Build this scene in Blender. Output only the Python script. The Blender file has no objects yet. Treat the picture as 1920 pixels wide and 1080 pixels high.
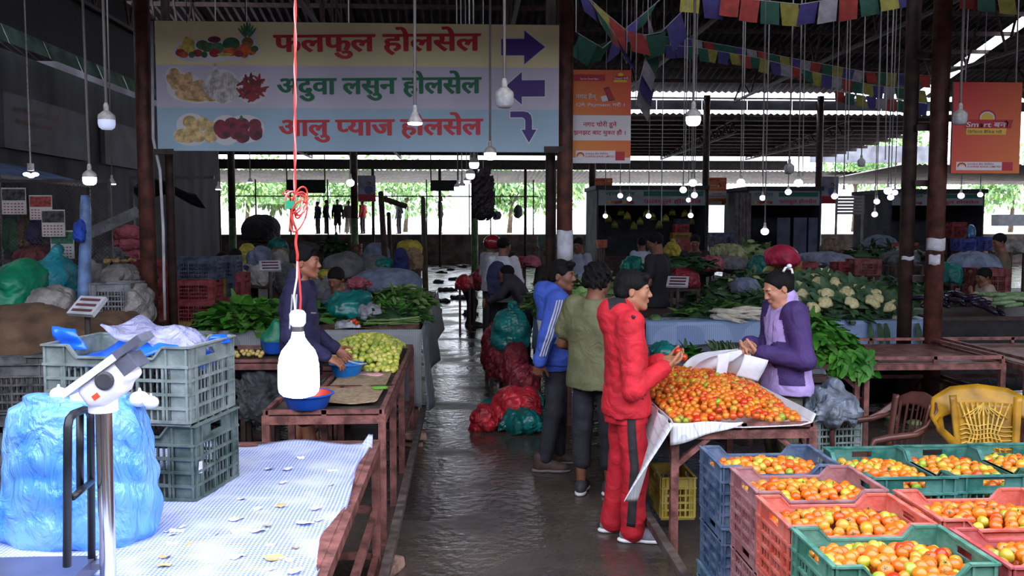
import bpy, bmesh, math, random
import numpy as np
from mathutils import Vector, Matrix, Euler
SC = bpy.context.scene
COL = SC.collection
PI = math.pi
# ------------------------------------------------------------------ camera, world, exposure
FPX, CAMH = 1700.0, 1.98
PITCH = math.atan(121 / FPX)
YAW = math.atan(85 / FPX * math.cos(PITCH))
cam_d = bpy.data.cameras.new('camera')
cam_d.sensor_width = 36.0
cam_d.lens = 36.0 * FPX / 1920
cam_d.clip_start = 0.05
cam_d.clip_end = 400
cam = bpy.data.objects.new('camera', cam_d)
COL.objects.link(cam)
cam.location = (0, 0, CAMH)
cam.rotation_euler = (PI / 2 - PITCH, 0, -YAW)
SC.camera = cam
W = bpy.data.worlds.new('overcast_sky')
SC.world = W
W.use_nodes = True
_bg = W.node_tree.nodes['Background']
_bg.inputs[0].default_value = (0.83, 0.87, 1.0, 1)
_bg.inputs[1].default_value = 6.0
SC.view_settings.view_transform = 'Standard'
SC.view_settings.look = 'None'
SC.view_settings.gamma = 1.0
SC.view_settings.use_curve_mapping = False
SC.view_settings.exposure = 0.0
SC.cycles.max_bounces = 7
SC.cycles.diffuse_bounces = 4
SC.cycles.glossy_bounces = 3
SC.cycles.transmission_bounces = 5
SC.cycles.transparent_max_bounces = 8
SC.cycles.caustics_reflective = False
SC.cycles.caustics_refractive = False
SC.cycles.sample_clamp_indirect = 6.0

_f = Vector((math.sin(YAW) * math.cos(PITCH), math.cos(YAW) * math.cos(PITCH), -math.sin(PITCH)))
_r = Vector((math.cos(YAW), -math.sin(YAW), 0))
_u = _r.cross(_f)
def ray(u, v): return _f + _r * ((u - 960) / FPX) + _u * ((540 - v) / FPX)
def P(u, v, Y):
    d = ray(u, v); t = Y / d.y
    return Vector((d.x * t, Y, CAMH + d.z * t))
def G(u, v, z):
    d = ray(u, v); t = (z - CAMH) / d.z
    return Vector((d.x * t, d.y * t, z))

# ------------------------------------------------------------------ materials
def lin(c):
    out = []
    for x in c[:3]:
        x = x / 255.0
        out.append(x / 12.92 if x <= 0.04045 else ((x + 0.055) / 1.055) ** 2.4)
    return tuple(out) + (1.0,)
MATS = {}
def M(name, rgb=(128, 128, 128), rough=0.6, metal=0.0, var=0.12, vs=6.0, bump=0.0, bs=40.0, alpha=1.0, trans=0.0,
      emit=0.0, ecol=None, spec=0.5, rgb2=None, sss=0.0, coat=0.0, stretch=None, nosample=False, dist=0.0, bd=0.02):
    if name in MATS: return MATS[name]
    m = bpy.data.materials.new(name); m.use_nodes = True
    nt = m.node_tree; N = nt.nodes; L = nt.links
    b = N['Principled BSDF']
    b.inputs['Roughness'].default_value = rough
    b.inputs['Metallic'].default_value = metal
    b.inputs['Specular IOR Level'].default_value = spec
    b.inputs['Base Color'].default_value = lin(rgb)
    if coat: b.inputs['Coat Weight'].default_value = coat; b.inputs['Coat Roughness'].default_value = 0.15
    if alpha < 1: b.inputs['Alpha'].default_value = alpha
    if trans: b.inputs['Transmission Weight'].default_value = trans
    if sss:
        b.inputs['Subsurface Weight'].default_value = sss
        b.inputs['Subsurface Radius'].default_value = (0.012, 0.005, 0.003)
    if emit:
        b.inputs['Emission Color'].default_value = lin(ecol or rgb)
        b.inputs['Emission Strength'].default_value = emit
        if nosample: m.cycles.emission_sampling = 'NONE'
    tc = None
    if var > 0 or rgb2 or bump:
        tc = N.new('ShaderNodeTexCoord')
        vec = tc.outputs['Object']
        if stretch:
            mp = N.new('ShaderNodeMapping'); mp.inputs['Scale'].default_value = stretch
            L.new(vec, mp.inputs['Vector']); vec = mp.outputs['Vector']
    if var > 0 or rgb2:
        n = N.new('ShaderNodeTexNoise'); n.inputs['Scale'].default_value = vs; n.inputs['Detail'].default_value = 3
        L.new(vec, n.inputs['Vector'])
        cr = N.new('ShaderNodeValToRGB')
        c1 = lin(rgb); c2 = lin(rgb2) if rgb2 else tuple(min(1, x * (1 + var * 1.6)) for x in c1[:3]) + (1,)
        c0 = c1 if rgb2 else tuple(x * (1 - var * 1.6) for x in c1[:3]) + (1,)
        cr.color_ramp.elements[0].position = 0.36; cr.color_ramp.elements[0].color = c0
        cr.color_ramp.elements[1].position = 0.64; cr.color_ramp.elements[1].color = c2
        L.new(n.outputs['Fac'], cr.inputs['Fac']); L.new(cr.outputs['Color'], b.inputs['Base Color'])
    if bump:
        n2 = N.new('ShaderNodeTexNoise'); n2.inputs['Scale'].default_value = bs; n2.inputs['Detail'].default_value = 4; n2.inputs['Distortion'].default_value = dist
        L.new(vec, n2.inputs['Vector'])
        bn = N.new('ShaderNodeBump'); bn.inputs['Strength'].default_value = bump; bn.inputs['Distance'].default_value = bd
        L.new(n2.outputs['Fac'], bn.inputs['Height']); L.new(bn.outputs['Normal'], b.inputs['Normal'])
    MATS[name] = m
    return m

# ------------------------------------------------------------------ mesh building
class MB:
    def __init__(s): s.v = []; s.f = []; s.m = []
    def add(s, vs, fs, mi=0, X=None):
        b = len(s.v)
        if X is not None: vs = [X @ Vector(p) for p in vs]
        s.v.extend([tuple(p) for p in vs]); s.f.extend([tuple(i + b for i in f) for f in fs]); s.m.extend([mi] * len(fs))
        return s
    def box(s, c, d, mi=0, R=None):
        x, y, z = d[0] / 2, d[1] / 2, d[2] / 2
        vs = [Vector(p) for p in ((-x, -y, -z), (x, -y, -z), (x, y, -z), (-x, y, -z), (-x, -y, z), (x, -y, z), (x, y, z), (-x, y, z))]
        if R is not None: vs = [R @ p for p in vs]
        c = Vector(c)
        return s.add([p + c for p in vs], [(0, 3, 2, 1), (4, 5, 6, 7), (0, 1, 5, 4), (1, 2, 6, 5), (2, 3, 7, 6), (3, 0, 4, 7)], mi)
    def bb(s, x0, x1, y0, y1, z0, z1, mi=0): return s.box(((x0 + x1) / 2, (y0 + y1) / 2, (z0 + z1) / 2), (x1 - x0, y1 - y0, z1 - z0), mi)
    def bar(s, a, b, w, h=None, mi=0):
        a = Vector(a); b = Vector(b); d = b - a; L = d.length
        if L < 1e-6: return s
        z = d / L; up = Vector((0, 0, 1)) if abs(z.z) < 0.95 else Vector((0, 1, 0))
        x = up.cross(z).normalized(); y = z.cross(x)
        R = Matrix((x, y, z)).transposed()
        return s.box((a + b) / 2, (w, h or w, L), mi, R)
    def tube(s, pts, r, n=8, mi=0, cap=True, closed=False):
        pts = [Vector(p) for p in pts]; k = len(pts)
        rs = r if isinstance(r, (list, tuple)) else [r] * k
        vs = []; prev = None
        for i, p in enumerate(pts):
            t = (pts[min(i + 1, k - 1)] - pts[max(i - 1, 0)])
            t = t.normalized() if t.length > 1e-9 else Vector((0, 0, 1))
            if prev is None:
                up = Vector((0, 0, 1)) if abs(t.z) < 0.9 else Vector((1, 0, 0))
                x = up.cross(t).normalized()
            else:
                x = (prev - t * prev.dot(t))
                x = x.normalized() if x.length > 1e-6 else Vector((1, 0, 0))
            prev = x; y = t.cross(x)
            for j in range(n):
                a = 2 * PI * j / n
                vs.append(p + (x * math.cos(a) + y * math.sin(a)) * rs[i])
        fs = []
        for i in range(k - 1):
            for j in range(n):
                j2 = (j + 1) % n
                fs.append((i * n + j, i * n + j2, (i + 1) * n + j2, (i + 1) * n + j))
        if cap: fs.append(tuple(range(n - 1, -1, -1))); fs.append(tuple((k - 1) * n + j for j in range(n)))
        return s.add(vs, fs, mi)
    def cyl(s, a, b, r, r2=None, n=12, mi=0): return s.tube([a, b], [r, r if r2 is None else r2], n, mi)
    def lathe(s, prof, n=20, mi=0, c=(0, 0, 0), X=None):
        vs = []; fs = []; k = len(prof)
        for (r, z) in prof:
            for j in range(n):
                a = 2 * PI * j / n
                vs.append((c[0] + r * math.cos(a), c[1] + r * math.sin(a), c[2] + z))
        for i in range(k - 1):
            for j in range(n):
                j2 = (j + 1) % n
                fs.append((i * n + j, i * n + j2, (i + 1) * n + j2, (i + 1) * n + j))
        return s.add(vs, fs, mi, X)
    def ell(s, c, r, nu=12, nv=8, mi=0, R=None, warp=None):
        vs = []; fs = []
        for i in range(nv + 1):
            th = PI * i / nv
            for j in range(nu):
                ph = 2 * PI * j / nu
                p = Vector((math.sin(th) * math.cos(ph) * r[0], math.sin(th) * math.sin(ph) * r[1], math.cos(th) * r[2]))
                if warp: p = warp(p, th, ph)
                if R is not None: p = R @ p
                vs.append(p + Vector(c))
        for i in range(nv):
            for j in range(nu):
                j2 = (j + 1) % nu
                fs.append((i * nu + j, (i + 1) * nu + j, (i + 1) * nu + j2, i * nu + j2))
        return s.add(vs, fs, mi)
    def poly(s, pts, mi=0, ext=None):
        n = len(pts)
        if ext is None: return s.add(pts, [tuple(range(n))], mi)
        e = Vector(ext); q = [Vector(p) + e for p in pts]
        fs = [tuple(range(n)), tuple(range(2 * n - 1, n - 1, -1))] + [(i, i + n, (i + 1) % n + n, (i + 1) % n) for i in range(n)]
        return s.add(list(pts) + q, fs, mi)
    def grid(s, fn, nu, nv, mi=0):
        vs = [fn(i / nu, j / nv) for j in range(nv + 1) for i in range(nu + 1)]
        fs = [(j * (nu + 1) + i, j * (nu + 1) + i + 1, (j + 1) * (nu + 1) + i + 1, (j + 1) * (nu + 1) + i) for j in range(nv) for i in range(nu)]
        return s.add(vs, fs, mi)
    def np(s, v, f, mi=0):
        b = len(s.v); s.v.extend(map(tuple, v)); s.f.extend([tuple(int(i) + b for i in q) for q in f]); s.m.extend([mi] * len(f)); return s
    def mesh(s, name, mats, smooth=False):
        me = bpy.data.meshes.new(name)
        me.from_pydata(s.v, [], s.f)
        for m in (mats if isinstance(mats, (list, tuple)) else [mats]): me.materials.append(m)
        if any(s.m): me.polygons.foreach_set('material_index', s.m)
        if smooth:
            me.polygons.foreach_set('use_smooth', [True] * len(me.polygons))
            if isinstance(smooth, float): me.set_sharp_from_angle(angle=smooth)
        me.update()
        return me
    def build(s, name, mats, parent=None, smooth=False, loc=None):
        return ob(name, s.mesh(name, mats, smooth), parent, loc)
def ob(name, me, parent=None, loc=None, rz=0):
    o = bpy.data.objects.new(name, me); COL.objects.link(o)
    if parent is not None: o.parent = parent
    if loc is not None: o.location = loc
    if rz: o.rotation_euler = (0, 0, rz)
    return o
def tag(o, label=None, cat=None, group=None, kind=None):
    if label: o['label'] = label
    if cat: o['category'] = cat
    if group: o['group'] = group
    if kind: o['kind'] = kind
    return o
def thing(name, label, cat, loc=(0, 0, 0), rz=0, group=None):
    o = ob(name, None, None, loc, rz); o.empty_display_size = 0.1
    return tag(o, label, cat, group)
def dup(root, loc, rz=None, label=None, group=None, scale=None):
    r = root.copy(); COL.objects.link(r); r.location = loc
    if rz is not None: r.rotation_euler = (0, 0, rz)
    if label: r['label'] = label
    if group: r['group'] = group
    if scale: r.scale = scale if isinstance(scale, tuple) else (scale,) * 3
    for ch in list(root.children):
        c = ch.copy(); COL.objects.link(c); c.parent = r
        for g in ch.children:
            d = g.copy(); COL.objects.link(d); d.parent = c
    return r
def struct(name, mb, mats, smooth=False):
    o = mb.build(name, mats, None, smooth); o['kind'] = 'structure'; return o

# ------------------------------------------------------------------ implicit surfaces (smooth blends meshed with surface nets)
def _v(p): return np.asarray(p, dtype=np.float32)
class SDF:
    def __init__(s, h=0.01): s.h = h; s.ops = []; s.noise = None
    def cap(s, a, b, ra, rb=None, k=0.02, sub=False):
        rb = ra if rb is None else rb; a = _v(a); b = _v(b); d = b - a; L2 = float(d @ d) + 1e-12; R = max(ra, rb)
        def fn(p):
            q = p - a; t = np.clip((q @ d) / L2, 0, 1)
            return np.linalg.norm(q - t[..., None] * d, axis=-1) - (ra + (rb - ra) * t)
        s.ops.append((fn, np.minimum(a, b) - R, np.maximum(a, b) + R, k, sub)); return s
    def chain(s, pts, rs, k=0.02):
        for i in range(len(pts) - 1): s.cap(pts[i], pts[i + 1], rs[i], rs[i + 1], k)
        return s
    def ell(s, c, r, R=None, k=0.02, sub=False):
        c = _v(c); r = _v(r); Rm = None if R is None else np.array(R, dtype=np.float32)
        def fn(p):
            q = p - c
            if Rm is not None: q = q @ Rm
            k0 = np.linalg.norm(q / r, axis=-1); k1 = np.linalg.norm(q / (r * r), axis=-1) + 1e-9
            return k0 * (k0 - 1) / k1
        e = r if Rm is None else np.abs(Rm) @ r
        s.ops.append((fn, c - e, c + e, k, sub)); return s
    def box(s, c, hs, rr=0.01, R=None, k=0.02, sub=False):
        c = _v(c); hs = _v(hs); Rm = None if R is None else np.array(R, dtype=np.float32)
        def fn(p):
            q = p - c
            if Rm is not None: q = q @ Rm
            q = np.abs(q) - (hs - rr)
            return np.linalg.norm(np.maximum(q, 0), axis=-1) + np.minimum(q.max(axis=-1), 0) - rr
        e = hs if Rm is None else np.abs(Rm) @ hs
        s.ops.append((fn, c - e, c + e, k, sub)); return s
    def loft(s, rows, k=0.03, o=(0, 0, 0), R=None):
        # rows: (z, rx, ry, cx, cy) ; elliptical sections
        A = np.array(rows, dtype=np.float32); z = A[:, 0]; o = _v(o); Rm = None if R is None else np.array(R, dtype=np.float32)
        def fn(p):
            q = p - o
            if Rm is not None: q = q @ Rm
            zz = q[..., 2]; zc = np.clip(zz, z[0], z[-1])
            rx = np.interp(zc, z, A[:, 1]); ry = np.interp(zc, z, A[:, 2]); cx = np.interp(zc, z, A[:, 3]); cy = np.interp(zc, z, A[:, 4])
            dx = (q[..., 0] - cx) / rx; dy = (q[..., 1] - cy) / ry
            kk = np.sqrt(dx * dx + dy * dy) + 1e-6; k1 = np.sqrt((dx / rx) ** 2 + (dy / ry) ** 2) + 1e-6
            d = kk * (kk - 1) / k1
            return np.maximum(d, np.maximum(z[0] - zz, zz - z[-1])).astype(np.float32)
        m = float(max(A[:, 1].max() + np.abs(A[:, 3]).max(), A[:, 2].max() + np.abs(A[:, 4]).max()))
        lo = np.array([-m, -m, z[0]]); hi = np.array([m, m, z[-1]])
        if Rm is not None:
            cc = np.array([[x, y, w] for x in (lo[0], hi[0]) for y in (lo[1], hi[1]) for w in (lo[2], hi[2])]) @ Rm.T
            lo, hi = cc.min(0), cc.max(0)
        s.ops.append((fn, o + lo.astype(np.float32), o + hi.astype(np.float32), k, False)); return s
    @staticmethod
    def _comb(F, d, k, sub):
        if sub:
            d = -d; hh = np.maximum(k - np.abs(F - d), 0) / k
            return np.maximum(F, d) + hh * hh * k * 0.25
        hh = np.maximum(k - np.abs(F - d), 0) / k
        return np.minimum(F, d) - hh * hh * k * 0.25
    def eval(s, p):
        p = np.asarray(p, dtype=np.float32); F = np.full(p.shape[:-1], 1.0, dtype=np.float32)
        for fn, lo, hi, k, sub in s.ops: F = s._comb(F, fn(p), k, sub)
        if s.noise is not None: F = F + s.noise(p)
        return F
    def mesh(s):
        lo = np.min([o[1] for o in s.ops if not o[4]], axis=0) - 3 * s.h - 0.02
        hi = np.max([o[2] for o in s.ops if not o[4]], axis=0) + 3 * s.h + 0.02
        n = np.ceil((hi - lo) / s.h).astype(int) + 1
        ax = [lo[i] + s.h * np.arange(n[i], dtype=np.float32) for i in range(3)]
        F = np.full(tuple(n), 1.0, dtype=np.float32)
        for fn, a, b, k, sub in s.ops:
            mg = k + 2 * s.h
            i0 = np.clip(np.floor((a - mg - lo) / s.h).astype(int), 0, n - 1); i1 = np.clip(np.ceil((b + mg - lo) / s.h).astype(int) + 1, 1, n)
            if np.any(i1 <= i0): continue
            g = np.stack(np.meshgrid(*[ax[i][i0[i]:i1[i]] for i in range(3)], indexing='ij'), axis=-1)
            sl = tuple(slice(i0[i], i1[i]) for i in range(3))
            F[sl] = s._comb(F[sl], fn(g).astype(np.float32), k, sub)
        if s.noise is not None:
            idx = np.nonzero(np.abs(F) < 0.06)
            p = np.stack([ax[i][idx[i]] for i in range(3)], axis=-1)
            F[idx] += s.noise(p).astype(np.float32)
        F[[0, -1]] = 1; F[:, [0, -1]] = 1; F[:, :, [0, -1]] = 1
        I = F < 0
        c = np.zeros(tuple(n - 1), dtype=np.int8)
        for dx in (0, 1):
            for dy in (0, 1):
                for dz in (0, 1):
                    c += I[dx:n[0] - 1 + dx, dy:n[1] - 1 + dy, dz:n[2] - 1 + dz]
        cells = np.argwhere((c > 0) & (c < 8))
        ids = np.full(tuple(n - 1), -1, dtype=np.int64)
        ids[tuple(cells.T)] = np.arange(len(cells))
        acc = np.zeros((len(cells), 3)); cnt = np.zeros(len(cells))
        corner = [(dx, dy, dz) for dx in (0, 1) for dy in (0, 1) for dz in (0, 1)]
        val = {o: F[tuple((cells + np.array(o)).T)] for o in corner}
        for o in corner:
            for a in range(3):
                if o[a]: continue
                o2 = list(o); o2[a] = 1; o2 = tuple(o2)
                v0, v1 = val[o], val[o2]; m = (v0 < 0) != (v1 < 0)
                t = np.where(m, v0 / np.where(m, v0 - v1, 1), 0)
                pt = np.tile(np.array(o, dtype=float), (len(cells), 1)); pt[:, a] += t
                acc[m] += pt[m]; cnt[m] += 1
        V = (cells + acc / np.maximum(cnt, 1)[:, None]) * s.h + lo
        faces = []
        for a in range(3):
            b_, c_ = (a + 1) % 3, (a + 2) % 3
            A = np.take(I, range(n[a] - 1), axis=a); B = np.take(I, range(1, n[a]), axis=a)
            e = np.argwhere(A != B)
            e = e[(e[:, b_] > 0) & (e[:, c_] > 0) & (e[:, b_] < n[b_] - 1) & (e[:, c_] < n[c_] - 1)]
            q = []
            for db, dc in ((-1, -1), (0, -1), (0, 0), (-1, 0)):
                w = e.copy(); w[:, b_] += db; w[:, c_] += dc; q.append(ids[tuple(w.T)])
            q = np.stack(q, 1); fl = ~A[tuple(e.T)]
            q[fl] = q[fl][:, ::-1]
            faces.append(q)
        return V, np.concatenate(faces)
    def build(s, name, mats, parent=None, loc=None, mi_fn=None):
        V, Fq = s.mesh()
        me = bpy.data.meshes.new(name)
        me.vertices.add(len(V)); me.vertices.foreach_set('co', V.astype(np.float32).ravel())
        me.loops.add(Fq.size); me.loops.foreach_set('vertex_index', Fq.ravel().astype(np.int32))
        me.polygons.add(len(Fq)); me.polygons.foreach_set('loop_start', np.arange(0, Fq.size, 4, dtype=np.int32))
        for m in (mats if isinstance(mats, (list, tuple)) else [mats]): me.materials.append(m)
        if mi_fn is not None: me.polygons.foreach_set('material_index', mi_fn(V[Fq].mean(axis=1)).astype(np.int32))
        me.polygons.foreach_set('use_smooth', [True] * len(Fq))
        me.update(calc_edges=True); me.validate()
        return ob(name, me, parent, loc)
    def trace(s, p, d, n=40):
        p = np.asarray(p, float).copy(); d = np.asarray(d, float); d = d / np.linalg.norm(d, axis=-1, keepdims=True)
        for _ in range(n): p = p + d * (s.eval(p) * 0.8)[..., None]
        return p
    def ribbon(s, path, dirs, side, w, off=0.003, sub=8):
        # cast a strip of width w onto the surface: path of outside points, casting directions
        path = np.asarray(path, float); dirs = np.asarray(dirs, float)
        if dirs.ndim == 1: dirs = np.tile(dirs, (len(path), 1))
        t = np.linspace(0, len(path) - 1, sub * (len(path) - 1) + 1)
        pp = np.stack([np.interp(t, range(len(path)), path[:, i]) for i in range(3)], 1)
        dd = np.stack([np.interp(t, range(len(path)), dirs[:, i]) for i in range(3)], 1)
        dd /= np.linalg.norm(dd, axis=1, keepdims=True)
        tan = np.gradient(pp, axis=0)
        sd = np.cross(tan, dd); sd /= np.linalg.norm(sd, axis=1, keepdims=True) + 1e-9
        rows = []
        for q in (-0.5, 0, 0.5): rows.append(s.trace(pp + sd * w * q, dd) - dd * off)
        k = len(pp); V = np.concatenate(rows)
        Fq = [(r * k + i, r * k + i + 1, (r + 1) * k + i + 1, (r + 1) * k + i) for r in range(2) for i in range(k - 1)]
        return V, Fq
def waves(amp, freq, seed=0, n=6, ridged=False, sc=None):
    rg = np.random.RandomState(seed); D = rg.normal(size=(n, 3)); D /= np.linalg.norm(D, axis=1, keepdims=True)
    D *= freq * rg.uniform(0.6, 1.6, size=(n, 1)); ph = rg.uniform(0, 6.28, n)
    D = D.astype(np.float32)
    def fn(p):
        w = np.zeros(p.shape[:-1], dtype=np.float32)
        if sc is not None: p = p * np.asarray(sc, dtype=np.float32)
        q = p + 0.35 / freq * np.sin(p[..., [1, 2, 0]] * freq * 0.9 + 1.0)
        for i in range(n):
            x = np.sin(q @ D[i] + ph[i])
            w += (1 - 2 * np.abs(x)) if ridged else x
        return (amp / math.sqrt(n) * w).astype(np.float32)
    return fn
def nsum(*fs):
    return lambda p: sum(f(p) for f in fs)
RNG = random.Random(7)
# ================================================================== SETTING
def floor_mat():
    m = bpy.data.materials.new('wet_concrete'); m.use_nodes = True
    nt = m.node_tree; N = nt.nodes; L = nt.links; b = N['Principled BSDF']
    tc = N.new('ShaderNodeTexCoord')
    def noise(sc, det, stretch=None):
        n = N.new('ShaderNodeTexNoise'); n.inputs['Scale'].default_value = sc; n.inputs['Detail'].default_value = det
        src = tc.outputs['Object']
        if stretch:
            mp = N.new('ShaderNodeMapping'); mp.inputs['Scale'].default_value = stretch; L.new(src, mp.inputs['Vector']); src = mp.outputs['Vector']
        L.new(src, n.inputs['Vector']); return n.outputs['Fac']
    def ramp(f, p0, c0, p1, c1):
        r = N.new('ShaderNodeValToRGB'); r.color_ramp.elements[0].position = p0; r.color_ramp.elements[0].color = c0
        r.color_ramp.elements[1].position = p1; r.color_ramp.elements[1].color = c1; L.new(f, r.inputs['Fac']); return r.outputs['Color']
    big = noise(0.9, 4); fine = noise(14, 5)
    L.new(ramp(big, 0.35, lin((56, 49, 46)), 0.68, lin((90, 79, 72))), b.inputs['Base Color'])
    L.new(ramp(noise(1.6, 6), 0.46, (0.09,) * 3 + (1,), 0.62, (0.42,) * 3 + (1,)), b.inputs['Roughness'])
    bn = N.new('ShaderNodeBump'); bn.inputs['Strength'].default_value = 0.35; bn.inputs['Distance'].default_value = 0.02
    mx = N.new('ShaderNodeMath'); mx.operation = 'ADD'; L.new(fine, mx.inputs[0]); L.new(noise(3.5, 3), mx.inputs[1])
    L.new(mx.outputs[0], bn.inputs['Height']); L.new(bn.outputs['Normal'], b.inputs['Normal'])
    return m
struct('floor', MB().bb(-18, 34, -4, 45, -0.1, 0), floor_mat())
rust = M('rusty_brown_paint', (92, 52, 44), 0.55, 0.0, 0.3, 9, bump=0.25, bs=60)
dkrust = M('dark_brown_paint', (62, 42, 38), 0.6, 0, 0.3, 9)
tblm = M('table_steel', (130, 84, 78), 0.5, 0.2, 0.3, 12, bump=0.25, bs=70)
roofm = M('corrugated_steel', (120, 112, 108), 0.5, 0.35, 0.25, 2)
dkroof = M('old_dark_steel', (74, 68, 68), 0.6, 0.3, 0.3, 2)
steel = M('dark_steel', (70, 62, 60), 0.5, 0.3, 0.2, 8)
grey_panel = M('grey_panel', (120, 122, 130), 0.6, 0.0, 0.2, 1.5)
wall_m = M('stained_wall', (70, 68, 74), 0.85, 0, 0.35, 1.2, stretch=(1, 1, 0.3))
def corrugated(name, x0, x1, y0, z0, y1, z1, mat, pitch=0.22, amp=0.03, thick=True):
    mb = MB(); n = int((x1 - x0) / (pitch / 2)); vs = []; fs = []
    for i in range(n + 1):
        x = x0 + (x1 - x0) * i / n; dz = amp if i % 2 else -amp
        vs += [(x, y0, z0 + dz), (x, y1, z1 + dz), (x, y0, z0 + dz + 0.012), (x, y1, z1 + dz + 0.012)]
    for i in range(n):
        a = 4 * i; fs += [(a, a + 1, a + 5, a + 4), (a + 2, a + 6, a + 7, a + 3)]
    mb.add(vs, fs); return struct(name, mb, mat)
corrugated('roof_front_sky_block', -9, 34, 3.6, 4.15, 8.6, 4.95, dkroof)  # unseen roof, its front edge shaped to hold sky light off the sign
struct('wall_rear_sky_block', MB().bb(-9, 34, -4.2, -4, 0, 4.8), wall_m)  # unseen wall added behind the camera to block low sky light
struct('wall_right_sky_block', MB().bb(21, 21.2, -4, 30, 0, 6.5), wall_m)  # unseen wall added to keep open sky from lighting the right side
struct('wall_left_front', MB().bb(-9.2, -9, -4, 3.6, 0, 5.2), wall_m)
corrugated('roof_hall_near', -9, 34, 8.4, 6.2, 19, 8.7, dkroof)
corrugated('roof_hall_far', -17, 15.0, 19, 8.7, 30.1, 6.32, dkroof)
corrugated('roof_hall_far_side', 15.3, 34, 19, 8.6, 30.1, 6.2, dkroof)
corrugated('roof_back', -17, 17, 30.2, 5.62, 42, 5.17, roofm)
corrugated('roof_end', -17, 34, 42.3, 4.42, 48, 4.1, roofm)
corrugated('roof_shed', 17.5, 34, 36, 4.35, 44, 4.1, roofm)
struct('wall_far_gable', MB().bb(17.6, 24, 46.0, 46.05, 5.1, 5.95), grey_panel)
mb = MB()
for k in range(11):
    t = (k + 0.3) / 11; mb.bb(-17, 17, 30.2 + 11.8 * t - .05, 30.2 + 11.8 * t + .05, 5.62 - .45 * t - .16, 5.62 - .45 * t - .04)
struct('trim_purlins_back', mb, dkrust)
mb = MB()
for k in range(9):
    t = k / 9; mb.bb(-9, 34, 19 + 11 * t - .04, 19 + 11 * t + .04, 8.7 - 2.38 * t - .16, 8.7 - 2.38 * t - .05)
    mb.bb(-9, 34, 8.6 + 10.4 * t - .04, 8.6 + 10.4 * t + .04, 6.2 + 2.5 * t - .16, 6.2 + 2.5 * t - .05)
struct('trim_purlins_hall', mb, dkrust)
mb = MB()
for k in range(27): mb.bb(-16.5 + k * 1.52, -16.5 + k * 1.52 + 1.5, 30.06, 30.1, 5.74, 6.06)
struct('trim_fascia', mb, grey_panel)
struct('trim_eave_gutter', MB().bb(-9, 15, 29.9, 30.0, 6.08, 6.13), M('pale_gutter', (190, 185, 180), .5))
struct('trim_beam_end', MB().bb(-17, 15, 42.0, 42.25, 4.46, 4.9), steel)
struct('trim_beam_near', MB().bb(-9, 34, 8.72, 8.84, 4.9, 5.2), dkrust)
mb = MB()
for x in (-7.1,): mb.bb(x - .04, x, 3.5, 26.5, 0, 4.66)
struct('wall_left', mb, wall_m)
struct('wall_left_upper', MB().bb(-7.14, -7.1, 3.5, 26.5, 5.03, 6.6), M('dark_sheet', (26, 25, 28), .8))
mb = MB(); y = 5.0
while y < 25:
    L_ = RNG.uniform(.9, 1.5)
    mb.poly([(-6.98, y, 4.74 + RNG.uniform(-.015, .02)), (-6.98, y + L_ - .05, 4.74 + RNG.uniform(-.015, .02)), (-7.1, y + L_ - .05, 5.04), (-7.1, y, 5.04)], ext=(-.01, 0, .01)); y += L_
struct('wall_left_far', MB().bb(-17.2, -17, 26.5, 45, 0, 6.5).bb(-17, -7.3, 26.3, 26.5, 0, 6.5), wall_m)
struct('trim_green_skylight', mb, M('green_plastic_sheet', (96, 126, 112), .35, 0, .3, 3, alpha=.982))
# side wall for the dark stalls on the right is open; a low block of the far end platform
conc = M('platform_concrete', (96, 84, 78), .9, 0, .3, 2.5, bump=.4, bs=12)
struct('wall_platform', MB().bb(-18, 40, 45, 46, 0, 1.43).bb(-18, 40, 44.9, 45, .5, .56).bb(-18, 40, 44.9, 45, .95, 1.0), conc)
struct('ground_outside', MB().bb(-60, 90, 46, 120, 1.3, 1.42), M('outside_paving', (178, 172, 164), .9, 0, .15, 1))
# roof trusses along the depth of the hall
def truss(x, y0, y1, z0, zr, m, n=12):
    mb = MB(); ym = (y0 + y1) / 2
    top = lambda y: z0 + .45 + (zr - z0 - .45) * (1 - abs(y - ym) / (ym - y0))
    mb.bar((x, y0, z0), (x, y1, z0), .07); mb.bar((x, y0, z0 + .35), (x, ym, zr), .07); mb.bar((x, ym, zr), (x, y1, z0 + .35), .07)
    for i in range(n):
        a = y0 + (y1 - y0) * i / n; b = y0 + (y1 - y0) * (i + .5) / n; c = y0 + (y1 - y0) * (i + 1) / n
        mb.bar((x, a, z0), (x, b, top(b) - .1), .045); mb.bar((x, b, top(b) - .1), (x, c, z0), .045)
    struct('roof_truss', mb, m)
for i in range(-1, 6): truss(-3.0 + 3.95 * i, 8.9, 30, 6.0, 8.5, dkrust)
def truss2(x):
    mb = MB(); mb.bar((x, 30.2, 5.0), (x, 42, 4.95), .07); mb.bar((x, 30.2, 5.5), (x, 42, 5.05), .06)
    for i in range(14):
        a = 30.2 + 11.8 * i / 14; b = a + 11.8 / 28; mb.bar((x, a, 5.0), (x, b, 5.4 - .02 * i), .05); mb.bar((x, b, 5.4 - .02 * i), (x, b + 11.8 / 28, 5.0), .05)
    struct('roof_truss', mb, dkrust)
for x in (-7, -3, 1, 5, 9, 13): truss2(x)
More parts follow.
